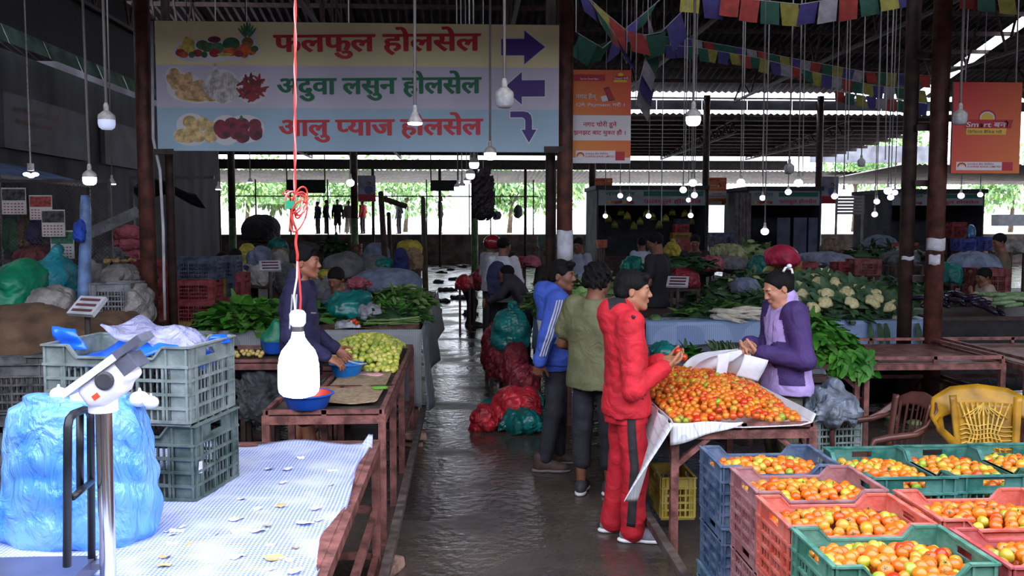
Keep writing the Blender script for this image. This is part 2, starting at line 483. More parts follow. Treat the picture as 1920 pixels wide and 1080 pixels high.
# side frames seen at the right-hand roof edge
# ------------------------------------------------------------------ columns
def column(x, y, r, z1, m=None, m2=None, zg=0, n=14, nm='column'):
    mb = MB().cyl((x, y, 0), (x, y, z1), r, n=n)
    if zg:
        mb = MB().cyl((x, y, zg), (x, y, z1), r, n=n).cyl((x, y, 0), (x, y, zg), r + .002, n=n, mi=1)
        return struct(nm, mb, [m or rust, m2], True)
    return struct(nm, mb, m or rust, True)
column(-3.03, 8.8, .075, 6.3); column(-2.89, 9.05, .042, 6.3, dkrust)
column(.95, 8.8, .078, 6.3); column(.83, 9.0, .05, 6.3, dkrust)
column(4.65, 8.8, .088, 6.3); column(4.46, 9.0, .072, 6.3, dkrust)
mb = MB()
for z in (2.35, 2.9, 3.6, 1.4): mb.bb(4.46, 4.66, 8.86, 8.92, z, z + .06)
struct('column_batten', mb, dkrust)
green = M('green_post_paint', (96, 122, 82), .6, 0, .25, 6)
for i, u in enumerate((436, 665, 890, 1110, 1322, 1533)):
    p = P(u, 430, 30); column(p.x, 30, .115, 6.2, dkrust, green, 2.15 if i != 4 else 1.9)
for u in (700, 825, 985, 1040, 412, 320): p = P(u, 430, 42); column(p.x, 42, .07, 4.5, dkrust)
pvc = M('white_pvc', (205, 205, 210), .4)
tag(MB().tube([P(285, 40, 8.68), P(287, 260, 8.68), P(300, 320, 8.68), P(306, 430, 8.7), P(309, 600, 8.7)], .014).build('conduit_pipe', pvc, None, True),
    'thin white conduit pipe running down the brown column under the big sign', 'pipe')
paper = M('paper_white', (205, 205, 215), .8, 0, .08, 20)
mb = MB(); p = P(1059, 460, 8.8)
def wrap(name, label, x, y, z0, z1, r, a0, a1):
    mb = MB().grid(lambda s, t: (x + r * math.sin(a0 + (a1 - a0) * s), y - r * math.cos(a0 + (a1 - a0) * s), z0 + (z1 - z0) * t + .006 * math.sin(9 * s)), 10, 3)
    o = mb.build(name, paper, None, True); tag(o, label, 'paper'); 
    m = o.modifiers.new('t', 'SOLIDIFY'); m.thickness = .002
    return o
wrap('paper_notice', 'tall white paper notice wrapped round the middle brown column', .95, 8.8, P(1059, 488, 8.7).z, P(1059, 432, 8.7).z, .084, -1.2, 1.5)
wrap('paper_notice', 'torn white paper band stuck high on the right brown column', 4.65, 8.8, P(1765, 470, 8.7).z, P(1765, 447, 8.7).z, .094, -1.5, 1.5)
wrap('paper_notice', 'torn white paper scrap below the band on the right brown column', 4.65, 8.8, P(1757, 497, 8.7).z, P(1757, 478, 8.7).z, .094, -1.1, .1)
wrap('paper_notice', 'small faded paper band on the darker column of the right pair', 4.46, 9.0, P(1729, 488, 8.9).z, P(1729, 481, 8.9).z, .078, -1.1, .9)
def roofz(Y):
    return 4.9 if Y < 8.5 else (6.2 + (Y - 8.4) * .236 if Y < 19 else (8.7 - (Y - 19) * .215 if Y < 30 else 5.3))
# ------------------------------------------------------------------ lettering
FILL = {}
def text_np(s, off=0.0):
    c = bpy.data.curves.new('lettering', 'FONT'); c.body = s; c.size = 1; c.offset = off; c.resolution_u = 3
    o = bpy.data.objects.new('lettering', c); COL.objects.link(o)
    dg = bpy.context.evaluated_depsgraph_get(); me = bpy.data.meshes.new_from_object(o.evaluated_get(dg))
    bpy.data.objects.remove(o); bpy.data.curves.remove(c)
    return me
def clip_x(me, x):
    bm = bmesh.new(); bm.from_mesh(me)
    bmesh.ops.bisect_plane(bm, geom=bm.verts[:] + bm.edges[:] + bm.faces[:], plane_co=(x, 0, 0), plane_no=(1, 0, 0), clear_outer=True)
    bm.to_mesh(me); bm.free()
CLIP = 0.205
def text_arr(s, off=0.0):
    # '|' after a letter drops its right stem (a joined half letter)
    V = []; Fs = []; x0 = 0.0; b = 0
    parts = s.split('|')
    for i, q in enumerate(parts):
        me = text_np(q, off)
        xs = [v.co.x for v in me.vertices]
        if not xs: continue
        if i < len(parts) - 1: clip_x(me, max(xs) - CLIP)
        bm = bmesh.new(); bm.from_mesh(me)
        # separate islands a hair in depth so crossing strokes do not coincide
        seen = set(); isl = {}; k = 0
        for v in bm.verts:
            if v in seen: continue
            st = [v]; seen.add(v)
            while st:
                w = st.pop(); isl[w.index] = k
                for e in w.link_edges:
                    o = e.other_vert(w)
                    if o not in seen: seen.add(o); st.append(o)
            k += 1
        mn = min(v.co.x for v in bm.verts); mx = max(v.co.x for v in bm.verts)
        sh = x0 - (mn if i else 0)
        V += [(v.co.x + sh, v.co.y, (isl[v.index] % 5) * .0004) for v in bm.verts]; Fs += [tuple(v.index + b for v in f.verts) for f in bm.faces]
        b = len(V); x0 = mx + sh; bm.free(); bpy.data.meshes.remove(me)
    V = np.array(V); return V, Fs
def fit_text(mb, s, X, u0, v0, u1, v1, mi=0, off=0.0, slant=0.0):
    # X(u,v,d): a point d in front of a sign at sign coordinates; text fills the box
    V, Fs = text_arr(s, off)
    a = V.min(0); c = V.max(0)
    out = []
    for x, y, z in V:
        s_ = (x - a[0]) / (c[0] - a[0]); t = (y - a[1]) / (c[1] - a[1])
        out.append(X(u0 + (u1 - u0) * s_ + slant * (t - .5) * (v1 - v0), v1 - (v1 - v0) * t, .004 + z))
    mb.add(out, Fs, mi)
# ------------------------------------------------------------------ the big hanging sign
YS = 8.66
sx0, sx1 = P(293, 160, YS).x, P(1048, 160, YS).x
szt = (P(293, 36, YS).z + P(1048, 50, YS).z) / 2; szb = (P(293, 280, YS).z + P(1048, 288, YS).z) / 2
def S(u, v, d=0.0):
    t = (u - 293) / 755.0; top = 36 + 14 * t; bot = 280 + 8 * t
    return Vector((sx0 + (sx1 - sx0) * t, YS - d, szt - (szt - szb) * (v - top) / (bot - top)))
sign = thing('hanging_sign', 'large market sign with three striped rows of lettering, pictures and purple arrows', 'sign', (0, 0, 0))
MB().bb(sx0, sx1, YS + .002, YS + .05, szb, szt).build('board', M('sign_edge', (150, 150, 150), .6), sign)
bands = MB()
def band(v0, v1, mi):
    zt = szt - (szt - szb) * v0; zb = szt - (szt - szb) * v1
    bands.add([(sx0, YS - .001, zb), (sx1, YS - .001, zb), (sx1, YS - .001, zt), (sx0, YS - .001, zt)], [(0, 1, 2, 3)], mi)
band(0, .335, 0); band(.335, .665, 1); band(.665, 1, 2)
o = bands.build('printed_face', [M('print_yellow', (238, 230, 178), .55, 0, .05, 1.5), M('print_lilac', (212, 208, 226), .55, 0, .05, 1.5), M('print_blue', (172, 202, 222), .55, 0, .05, 1.5)], sign)
pred = M('print_red', (205, 48, 60), .5, 0, 0); pgreen = M('print_green', (10, 112, 74), .5, 0, 0)
ppurp = M('print_purple', (66, 40, 128), .5, 0, 0); pwhite = M('print_white', (228, 226, 230), .5, 0, 0)
for s, bx, m, nm in (('फलफुल होलसेल', (512, 51, 898, 109), pred, 'red'), ('अदुवा लसुन होलसेल', (517, 133, 899, 188), pgreen, 'green'), ('आलु प|याज होलसेल', (519, 211, 902, 266), pred, 'red')):
    mb = MB(); sh = 1.5
    fit_text(mb, s, S, bx[0] - sh, bx[1], bx[2] - sh, bx[3], off=.012); fit_text(mb, s, lambda u, v, d: S(u, v, d + .0022), bx[0] + sh, bx[1], bx[2] + sh, bx[3], off=.012); fit_text(mb, s, lambda u, v, d: S(u, v, d + .0044), bx[0], bx[1] + .8, bx[2], bx[3] + .8, off=.012); o = mb.build('lettering', m, sign)
    o['label'] = nm + ' lettering row'
def c3(x, y, d): return S(660 + x * .2593, 20 + y * .2593, d)
arrows = ([(1072, 212), (1240, 212), (1240, 152), (1392, 272), (1240, 395), (1240, 330), (1072, 330)],
          [(1392, 510), (1392, 628), (1222, 628), (1222, 686), (1085, 568), (1222, 450), (1222, 510)],
          [(1138, 735), (1235, 735), (1268, 742), (1290, 764), (1298, 800), (1298, 868), (1330, 868), (1275, 962), (1220, 868), (1248, 868), (1248, 805), (1242, 788), (1225, 778), (1138, 778)])
for a in arrows:
    mb = MB(); cx = sum(p[0] for p in a) / len(a); cy = sum(p[1] for p in a) / len(a)
    # outline: offset every corner outwards
    n = len(a); off = []
    for i in range(n):
        p0, p1, p2 = Vector(a[i - 1]), Vector(a[i]), Vector(a[(i + 1) % n])
        e1 = (p1 - p0).normalized(); e2 = (p2 - p1).normalized(); n1 = Vector((e1.y, -e1.x)); n2 = Vector((e2.y, -e2.x))
        q = (n1 + n2); q = q / max(.35, q.length_squared / 2); off.append(p1 + q * 7)
    area = sum(a[i - 1][0] * a[i][1] - a[i][0] * a[i - 1][1] for i in range(n))
    if area < 0: off = [Vector(a[i]) * 2 - off[i] for i in range(n)]
    mb.poly([c3(p[0], p[1], .003) for p in off][::-1], 0); mb.poly([c3(p[0], p[1], .005) for p in a][::-1], 1)
    mb.build('arrow', [pwhite, ppurp], sign)
def disc(mb, X, u, v, ru, rv, mi, d, n=18, rot=0.0, wob=0.0, seed=0):
    rg = random.Random(seed); pts = []
    for i in range(n):
        a = -2 * PI * i / n; k = 1 + wob * rg.uniform(-1, 1)
        x, y = ru * math.cos(a) * k, rv * math.sin(a) * k
        pts.append(X(u + x * math.cos(rot) - y * math.sin(rot), v + x * math.sin(rot) + y * math.cos(rot), d))
    mb.poly(pts, mi)
def pm(n, c): return M('print_' + n, c, .5, 0, .22, 22)
FM = [pwhite, pm('leaf', (58, 100, 52)), pm('melon', (44, 92, 60)), pm('banana', (206, 186, 80)), pm('orangefruit', (206, 96, 40)), pm('apple', (160, 40, 46)), pm('grape', (104, 24, 44)), pm('ginger', (206, 170, 122)),
      pm('garlic', (196, 190, 190)), pm('chilli', (148, 26, 34)), pm('potato', (214, 188, 124)), pm('onion', (126, 24, 50)), pm('pineapple', (150, 110, 50)), pm('sprig', (70, 120, 84)), pm('gdark', (164, 126, 84)), pm('oniondark', (84, 14, 34)), pm('garlicline', (158, 148, 156))]
mb = MB(); d = [.0035]
def dd(*a, **k): d[0] += .00012; disc(mb, S, *a, d[0], **k)
for u, v, ru, rv in ((360, 92, 32, 18), (400, 92, 40, 20), (445, 90, 38, 19), (466, 74, 12, 24)): dd(u, v, ru + 3, rv + 3, 0)
for u, v, ru, rv, c in ((352, 82, 9, 16, 3), (359, 84, 7, 16, 3), (346, 90, 14, 9, 3), (380, 82, 12, 9, 1), (390, 86, 14, 9, 1), (407, 88, 13, 11, 13), (402, 72, 12, 6, 6), (433, 80, 16, 12, 2), (463, 78, 11, 10, 12),
                        (339, 96, 9, 7, 5), (345, 100, 9, 6, 4), (371, 97, 9, 7, 5), (383, 100, 6, 6, 2), (402, 97, 10, 8, 5), (360, 100, 6, 6, 2), (433, 95, 16, 8, 4), (420, 100, 14, 3, 3), (455, 90, 10, 9, 4), (470, 94, 9, 8, 4), (457, 101, 7, 6, 4), (476, 90, 7, 6, 1), (447, 99, 9, 6, 5)):
    dd(u, v, ru, rv, c)
for i in range(7): dd(463 + (i - 3) * 3.2, 60 - 3 * (3 - abs(i - 3)), 2.2, 12, 13, rot=(i - 3) * .22)
mb.build('fruit_picture', FM, sign)
mb = MB(); d = [.0035]; rg = random.Random(3)
for u, v, ru, rv in ((326, 142, 13, 18), (345, 160, 30, 24), (370, 172, 34, 17), (415, 160, 30, 30), (470, 163, 27, 27)): dd(u, v, ru + 3, rv + 3, 0)
for u, v, ru, rv, ro in ((328, 138, 10, 14, -.3), (320, 146, 7, 11, -.5), (337, 150, 9, 15, .3), (352, 146, 9, 14, .3), (345, 163, 20, 10, .4), (364, 160, 20, 10, -.5), (340, 176, 14, 8, .5), (372, 172, 15, 11, .3), (360, 181, 26, 7, .1), (386, 176, 16, 8, .3), (394, 183, 12, 5, 0), (327, 158, 9, 7, .7)):
    dd(u, v, ru, rv, 7, rot=ro); dd(u + 2, v + rv * .5, ru * .5, rv * .18, 14, rot=ro)
for u, v, r in ((402, 135, 8), (404, 150, 11), (424, 146, 13), (391, 160, 13), (400, 170, 14), (420, 166, 14), (435, 156, 12), (432, 175, 12), (415, 178, 14)):
    dd(u, v, r, r, 8)
    for q in (-.4, .4): dd(u + q * r * .45, v, r * .04, r * .7, 13 + 3, rot=-q * .25)
dd(402, 126, 3.2, 10, 8)
for i in range(60):
    a = rg.uniform(0, 2 * PI); q = math.sqrt(rg.random()) * 22; dd(469 + q * math.cos(a), 164 + q * .95 * math.sin(a), 2.6, rg.uniform(7, 13), 9 if i % 4 else 15, rot=rg.uniform(-1.3, 1.3))
mb.build('spice_picture', FM, sign)
mb = MB(); d = [.0035]
for u, v, ru, rv in ((355, 232, 24, 20), (355, 252, 30, 16), (420, 242, 26, 26), (455, 240, 34, 24)): dd(u, v, ru + 3, rv + 3, 0)
for u, v, ru, rv in ((353, 226, 13, 12), (377, 230, 13, 13), (359, 238, 13, 12), (392, 236, 10, 11), (339, 252, 16, 13), (391, 252, 13, 14), (369, 254, 12, 11), (350, 256, 14, 10)): dd(u, v, ru, rv, 10); dd(u + ru * .3, v + rv * .4, ru * .6, rv * .4, 7)
for u, v, ru, rv in ((410, 238, 13, 16), (431, 230, 14, 12), (450, 232, 14, 13), (474, 232, 12, 11), (416, 246, 14, 13), (450, 252, 14, 15), (475, 246, 13, 16), (438, 247, 12, 13)): dd(u, v, ru, rv, 11); dd(u + ru * .35, v + rv * .35, ru * .6, rv * .5, 15)
dd(449, 219, 3, 5, 13)
mb.build('vegetable_picture', FM, sign)
mb = MB()
for u in (352, 460, 654, 742, 866, 880, 1046): mb.tube([S(u, 40), S(u, -330)], .004, 5)
mb.build('hanger_wire', steel, sign)
for a_, b_ in ((285, 322), (1020, 1056)): MB().bar(S(a_, 282, .0), S(b_, 282, .0), .05, .05).build('bracket', dkrust, sign)
# ------------------------------------------------------------------ bank posters
def orange_mat(name, c1, c2, axis):
    m = bpy.data.materials.new(name); m.use_nodes = True; N = m.node_tree.nodes; L = m.node_tree.links
    tc = N.new('ShaderNodeTexCoord'); mp = N.new('ShaderNodeMapping'); mp.inputs['Rotation'].default_value = (0, axis, 0)
    g = N.new('ShaderNodeTexGradient'); cr = N.new('ShaderNodeValToRGB')
    mp.inputs['Location'].default_value = (.45, 0, .1)
    cr.color_ramp.elements[0].color = lin(c1); cr.color_ramp.elements[1].color = lin(c2)
    L.new(tc.outputs['Object'], mp.inputs['Vector']); L.new(mp.outputs['Vector'], g.inputs['Vector']); L.new(g.outputs['Fac'], cr.inputs['Fac'])
    L.new(cr.outputs['Color'], N['Principled BSDF'].inputs['Base Color']); N['Principled BSDF'].inputs['Roughness'].default_value = .5
    return m
or1 = orange_mat('print_orange', (236, 150, 60), (226, 70, 50), .6); or2 = orange_mat('print_orange_red', (216, 40, 56), (232, 130, 60), -.5)
pdark = M('print_dark', (50, 46, 50), .5, 0, 0); pyel = M('print_amber', (236, 196, 70), .5, 0, 0); pcrim = M('print_crimson', (190, 30, 50), .5, 0, 0)
def poster(label, w, h, kind, loc, rz=0):
    t = thing('hanging_poster', label, 'poster', loc, rz)
    X = lambda u, v, d: Vector(((u - .5) * w, -d, h / 2 - v * h))     # u,v 0..1
    for q in (-.4, .4): MB().tube([(q * w, .015, h / 2), (q * w, .015, roofz(loc[1]) - loc[2] + (.6 if loc[1] < 10 else 0))], .003, 5).build('hanger_wire', steel, t)
    MB().bb(-w / 2, w / 2, .001, .03, -h / 2, h / 2).build('board', M('poster_edge', (150, 140, 135), .6), t)
    def rect(mb, u0, v0, u1, v1, mi, d): mb.poly([X(u0, v1, d), X(u1, v1, d), X(u1, v0, d), X(u0, v0, d)], mi)
    mb = MB(); rect(mb, 0, 0, 1, 1, 0, .0)
    if kind == 1: rect(mb, 0, .485, 1, .755, 1, .001); rect(mb, 0, .94, 1, 1, 1, .001)
    if kind == 3: rect(mb, 0, .72, 1, .97, 2, .001)
    mb.build('printed_face', [{1: or1, 2: or2, 3: M('print_grey_blue', (140, 140, 160), .5, 0, .2, 3)}[kind], pwhite if kind == 1 else pwhite, pcrim], t)
    if kind == 3:
        mb = MB(); disc(mb, X, .62, .30, .13, .07, 0, .003); disc(mb, X, .62, .55, .26, .16, 1, .002); disc(mb, X, .60, .31, .09, .055, 2, .004)
        mb.build('portrait_picture', [pdark, M('print_teal', (70, 90, 130), .5, 0, 0), M('print_skin', (150, 110, 100), .5, 0, 0)], t)
        return t
    mb = MB(); rect(mb, .07, .875 - (.01 if kind == 1 else 0), .74, .965, 0, .003); rect(mb, .74, .875, .9, .97, 2, .003)
    mb.build('logo_panel', [pwhite, pwhite, pcrim], t)
    mb = MB()
    disc(mb, X, .15, .92, .065, .038, 1, .005); disc(mb, X, .15, .925, .048, .028, 2, .006); disc(mb, X, .15, .935, .055, .022, 0, .007)
    mb.build('bank_emblem', [pwhite, pcrim, pyel], t)
    mb = MB(); fit_text(mb, 'सनराइज बैंक िलिमटेड', X, .23, .885, .62, .912, 0, .01); mb.build('bank_lettering', pcrim, t)
    mb = MB(); fit_text(mb, 'SUNRISE BANK LIMITED', X, .23, .917, .73, .938, 0, .012); mb.build('bank_lettering', pcrim, t)
    if kind == 1:
        mb = MB(); rect(mb, .03, .05, .56, .12, 0, .002); mb.build('red_strip', pcrim, t)
        mb = MB(); fit_text(mb, 'QR Payment गरौं ।', X, .07, .345, .89, .40, 0, .012); fit_text(mb, 'नगद हैन्', X, .07, .25, .42, .325, 0, .012); fit_text(mb, 'Sunrise Smart Bank', X, .14, .085, .45, .108, 0, .01)
        mb.build('white_lettering', pwhite, t)
        mb = MB(); fit_text(mb, 'नगद चोरी हुने', X, .19, .545, .76, .625, 0, .014); mb.build('red_lettering', pcrim, t)
        mb = MB(); fit_text(mb, 'झनझट बाट मुक|त हौं ।', X, .03, .635, .91, .71, 0, .014)
        mb.build('red_lettering', pcrim, t)
        mb = MB(); disc(mb, X, .82, .05, .045, .02, 3, .002); mb.poly([X(.69, .105, .003), X(.95, .105, .003), X(.97, .065, .003), X(.71, .065, .003)], 1); mb.poly([X(.70, .13, .0025), X(.92, .13, .0025), X(.93, .105, .0025), X(.71, .105, .0025)], 3)
        fit_text(mb, 'Smart बनौ', X, .71, .07, .95, .10, 0, .01)
        mb.build('slogan_badge', [pwhite, pcrim, pdark, pyel], t)
        mb = MB(); mb.poly([X(.62, .335, .004), X(.73, .32, .004), X(.62, .18, .004), X(.53, .195, .004)], 0); mb.poly([X(.63, .325, .005), X(.72, .312, .005), X(.62, .195, .005), X(.545, .207, .005)], 1)
        mb.poly([X(.52, .34, .003), X(.62, .325, .003), X(.58, .27, .003), X(.48, .285, .003)], 2)
        mb.build('phone_picture', [pdark, pcrim, pwhite], t)
    else:
        mb = MB(); disc(mb, X, .5, .385, .13, .085, 1, .002); disc(mb, X, .5, .39, .11, .07, 0, .0025); disc(mb, X, .5, .395, .095, .058, 3, .003)
        mb.poly([X(.17, .505, .004), X(.85, .505, .004), X(.88, .41, .004), X(.17, .41, .004)], 1); mb.poly([X(.2, .575, .0035), X(.78, .575, .0035), X(.79, .505, .0035), X(.2, .505, .0035)], 3)
        fit_text(mb, 'Smart बनौ', X, .2, .42, .82, .492, 0, .012, .2); fit_text(mb, 'िडिजटल बैंिकङ गरौं', X, .22, .522, .72, .56, 2, .008)
        mb.build('slogan_badge', [pwhite, pcrim, pdark, pyel], t)
    return t
def poster_at(label, kind, u0, u1, v0, v1, Y, rz=0):
    a = P(u0, (v0 + v1) / 2, Y); b = P(u1, (v0 + v1) / 2, Y); w = b.x - a.x; z1 = P((u0 + u1) / 2, v0, Y).z; z0 = P((u0 + u1) / 2, v1, Y).z
    return poster(label, w, z1 - z0, kind, ((a.x + b.x) / 2, Y, (z0 + z1) / 2), rz)
p1 = poster_at('orange bank poster with a white band beside the big sign', 1, 1072, 1183, 131, 306, 8.9)
p2 = poster_at('red and amber bank poster hanging past the right pair of columns', 2, 1786, 1914, 154, 325, 8.6)
h1 = p1.dimensions
def far_poster(u, v0, v1, Y, label):
    z1 = P(u, v0, Y).z; z0 = P(u, v1, Y).z
    k = (z1 - z0) / (P(1127, 131, 8.9).z - P(1127, 306, 8.9).z)
    dup(p1, (P(u, v0, Y).x, Y, (z0 + z1) / 2), 0, label, None, k)
far_poster(1132, 334, 385, 29.6, 'small distant orange poster at the end of the first fruit shop board')
far_poster(1346, 333, 385, 29.6, 'small distant orange poster on the green-footed post between two fruit shops')
poster_at('pale poster with a portrait above a red band, on a far post', 3, 671, 704, 329, 378, 29.7)
poster_at('pale poster with a portrait beside the shuttered fruit shop', 3, 1541, 1572, 331, 382, 29.7)
# banners on the side wall
def wall_banner(label, u0, u1, texts):
    # on the plane X=-7: pixel column fixes depth
    def Xw(u, z, d=0.0):
        dr = ray(u, 240); t = (-6.99 + d) / dr.x; return Vector((-6.99 + d, dr.y * t, z))
    t = thing('wall_banner', label, 'banner'); a = Xw(u0, 0); b = Xw(u1, 0)
    MB().bb(-7.08, -6.99, a.y, b.y, 3.13, 3.98).build('sheet', M('banner_grey', (84, 82, 88), .7, 0, .15, 2), t)
    Y0, Y1 = a.y, b.y
    X = lambda u, v, d: Vector((-6.985 + d, Y0 + (Y1 - Y0) * u, 3.98 - .85 * v))
    for s, bx in texts: mb = MB(); fit_text(mb, s, X, *bx, 0, .01); mb.build('lettering', M('faded_red_print', (110, 62, 56), .7, 0, 0), t)
wall_banner('grey banner with faded red lettering high on the dark side wall', 8, 162, [('NEA िबल भुक|तानी अब सिजलै', (.1, .2, .62, .36)), ('MISSED CALL िदनुहोस', (.12, .42, .55, .56)), ('कल गरौं', (.2, .8, .42, .9))])
wall_banner('plain smaller grey banner beside the column on the dark side wall', 196, 262, [])
# ------------------------------------------------------------------ prayer flags
FC = [M('flag_' + n, c, .85, 0, .12, 12) for n, c in (('blue', (56, 48, 104)), ('white', (128, 124, 132)), ('red', (136, 44, 38)), ('green', (30, 74, 60)), ('yellow', (130, 122, 52)))]
cordm = M('cord_grey', (150, 146, 144), .7, 0, 0)
def flags(label, pts, Y, size, seed, tilt=0.0, every=1.0):
    rg = random.Random(seed); t = thing('prayer_flag_string', label, 'flags', group=None)
    W_ = [P(u, v, Y + dy) for u, v, dy in pts]
    cum = [0]
    for i in range(len(W_) - 1): cum.append(cum[-1] + (W_[i + 1] - W_[i]).length)
    def at(s):
        for i in range(len(W_) - 1):
            if s <= cum[i + 1]: return W_[i].lerp(W_[i + 1], (s - cum[i]) / (cum[i + 1] - cum[i]))
        return W_[-1]
    MB().tube([W_[0] + Vector((0, 0, max(.1, roofz(W_[0].y) - W_[0].z)))] + W_ + [W_[-1] + Vector((0, 0, max(.1, roofz(W_[-1].y) - W_[-1].z)))], .006, 5).build('cord', cordm, t)
    s = .05; i = seed
    while s + size < cum[-1] and i - seed < 95:
        a = at(s); b = at(s + size * .95); dn = Vector((rg.uniform(-.25, .25) + tilt, rg.uniform(-.3, .3), -1)).normalized() * size * rg.uniform(1.0, 1.25)
        ph = rg.uniform(0, 6); A = size * .06
        mb = MB().grid(lambda x, y: a.lerp(b, x) + dn * y + Vector((0, A * math.sin(5 * x + ph) * y, 0)), 3, 3)
        o = mb.build('flag', FC[i % 5] if rg.random() < .8 else FC[rg.randrange(5)], t, True)
        s += size * rg.uniform(.98, 1.05) * every; i += 1
flags('upper row of the small faded prayer flags sagging towards the right column pair', [(1190, 62, 0), (1300, 74, 0), (1400, 92, 0), (1500, 112, 0), (1620, 134, 0), (1752, 142, 0)], 17.5, .21, 1)
flags('middle row of small prayer flags just below the upper row', [(1205, 82, -.1), (1300, 88, 0), (1420, 108, 0), (1530, 136, 0), (1640, 160, 0), (1750, 172, 0)], 17.0, .2, 3)
flags('lowest short row of small prayer flags beside the right column pair', [(1560, 170, 0), (1650, 184, 0), (1748, 196, 0)], 17.0, .2, 2)
flags('row of large prayer flags along the roof at the top of the hall', [(1270, -18, 0), (1400, -2, 0), (1500, 8, 0), (1600, -8, 0), (1720, -30, 0)], 10.5, .23, 4)
flags('row of large prayer flags above the red and amber poster', [(1790, -22, 0), (1930, -8, 0)], 9.5, .2, 2)
flags('tangled large prayer flags slanting down from the roof towards the orange poster', [(1075, -30, 0), (1130, 20, .1), (1190, 70, .1), (1240, 60, 0), (1290, 10, 0)], 10, .24, 0, .2)
flags('loose hanging end of prayer flags beside the orange poster', [(1215, 20, 0), (1218, 80, .1), (1200, 150, 0), (1192, 200, 0)], 10, .2, 1, .6, .8)
flags('crossing string of large prayer flags between the middle column and the roof', [(1080, 60, 0), (1130, 90, 0), (1190, 40, .2), (1260, -20, 0)], 10.4, .24, 3, -.3)
flags('folded second strand of large prayer flags next to the middle column', [(1090, -20, 0), (1150, 60, 0), (1175, 120, 0)], 9.8, .22, 2, .5, .85)
# ------------------------------------------------------------------ lamps
glass_on = M('bulb_lit', (240, 240, 255), .4, 0, 0, emit=9, ecol=(236, 236, 255), nosample=True)
glass_dim = M('bulb_weak', (205, 212, 240), .4, 0, 0, emit=.55, ecol=(200, 210, 250), nosample=True)
glass_off = M('bulb_off', (190, 192, 196), .35, 0, .1, 20)
lampw = M('lamp_housing', (196, 192, 188), .5, 0, .15, 30)
LAMP = {}
def lamp(u, v, w, lit, label, group=None, Y=None, D=.105, shape='bulb'):
    Y = Y or max(5.0, 1700 * D / w); r = D / 2
    p = P(u, v, Y)
    t = thing('hanging_lamp', label, 'lamp', p, 0, group)
    zt = roofz(Y) - p.z; cw = .011 if Y < 9 else .009
    key = (shape, lit, round(D, 3))
    sk = .03 * math.sin(u * 7.1)
    MB().tube([(sk, 0, zt), (sk * .3, 0, zt * .5), (0, 0, r * 2.2)], cw, 5).build('cord', cordm, t, True)
    if key not in LAMP:
        g = {'on': glass_on, 'dim': glass_dim, 'off': glass_off}[lit]
        if shape == 'bulb':
            a = MB().lathe([(.0, -r * 1.0), (r * .6, -r * .95), (r * .9, -r * .7), (r, -r * .3), (r, .25 * r), (0, .25 * r)], 14).mesh('bulb', g, .9)
            b = MB().lathe([(r * 1.0, .2 * r), (r * 1.02, .5 * r), (r * .95, .8 * r), (r * .6, 1.1 * r), (r * .36, 1.3 * r), (0, 1.3 * r)], 14).mesh('housing', lampw, .9)
        elif shape == 'globe':
            a = MB().ell((0, 0, 0), (r, r, r * .9), 14, 10).mesh('bulb', g, True)
            b = MB().lathe([(r * .5, .7 * r), (r * .45, 1.3 * r), (0, 1.3 * r)], 12).mesh('housing', lampw, .9)
        else:
            a = MB().lathe([(0, -r * .35), (r * .9, -r * .33), (r, -r * .1), (0, -.05 * r)], 14).mesh('bulb', g, .9)
            b = MB().lathe([(r, -.1 * r), (r * .95, .2 * r), (r * .6, .8 * r), (r * .4, 1.3 * r), (0, 1.3 * r)], 14).mesh('housing', lampw, .9)
        c = MB().lathe([(r * .3, 1.2 * r), (r * .34, 1.9 * r), (r * .2, 2.25 * r), (0, 2.25 * r)], 10).mesh('socket', lampw, .9)
        LAMP[key] = (a, b, c)
    for nm, me in zip(('bulb', 'housing', 'socket'), LAMP[key]): ob(nm, me, t)
    return t
lamp(200, 228, 30, 'dim', 'weakly glowing white bulb hanging before the green skylight strip', D=.12)
lamp(168, 335, 24, 'on', 'bright square-looking bulb hanging above the blue wrapped pole', D=.105)
lamp(210, 344, 15, 'on', 'small lit disc lamp left of the column pair, over the pink sacks', Y=11, D=.09, shape='disc')
lamp(410, 354, 12, 'on', 'small lit disc lamp just past the column under the sign', Y=13, D=.09, shape='disc')
lamp(469, 341, 12, 'on', 'small lamp over the orange banner beyond the sign', Y=15, D=.09, shape='disc')
lamp(657, 343, 15, 'on', 'round lit bulb beside the portrait poster under the sign', shape='globe')
lamp(778, 229, 28, 'on', 'half-lit lamp hanging in front of the lowest lettering row', D=.105, shape='disc', Y=6.4)
lamp(946, 186, 34, 'off', 'unlit dusty bulb hanging in front of the purple arrows', D=.125)
lamp(919, 289, 22, 'on', 'bright bulb right at the lower edge of the big sign')
for i, (u, v, w) in enumerate(((889, 307, 18), (882, 328, 16), (875, 340, 11), (866, 350, 13), (858, 352, 13))):
    lamp(u, v, w, 'on', ('lit bulb hanging directly under the one at the sign edge', 'third lit bulb down in the row receding under the sign', 'small lit bulb in the middle of the row under the sign', 'lit bulb fifth in the row receding under the sign', 'last lit bulb of the row receding under the sign')[i])
lamp(1300, 222, 28, 'on', 'bright bulb hanging alone beside the prayer flags', D=.115)
lamp(1800, 222, 26, 'off', 'unlit dusty bulb hanging before the red and amber poster', D=.115)
lamp(1615, 306, 14, 'off', 'unlit grey lamp hanging left of the far roof gap', Y=13, D=.11)
lamp(1480, 318, 18, 'off', 'unlit grey lamp hanging over the shuttered fruit shop', Y=11, D=.12)
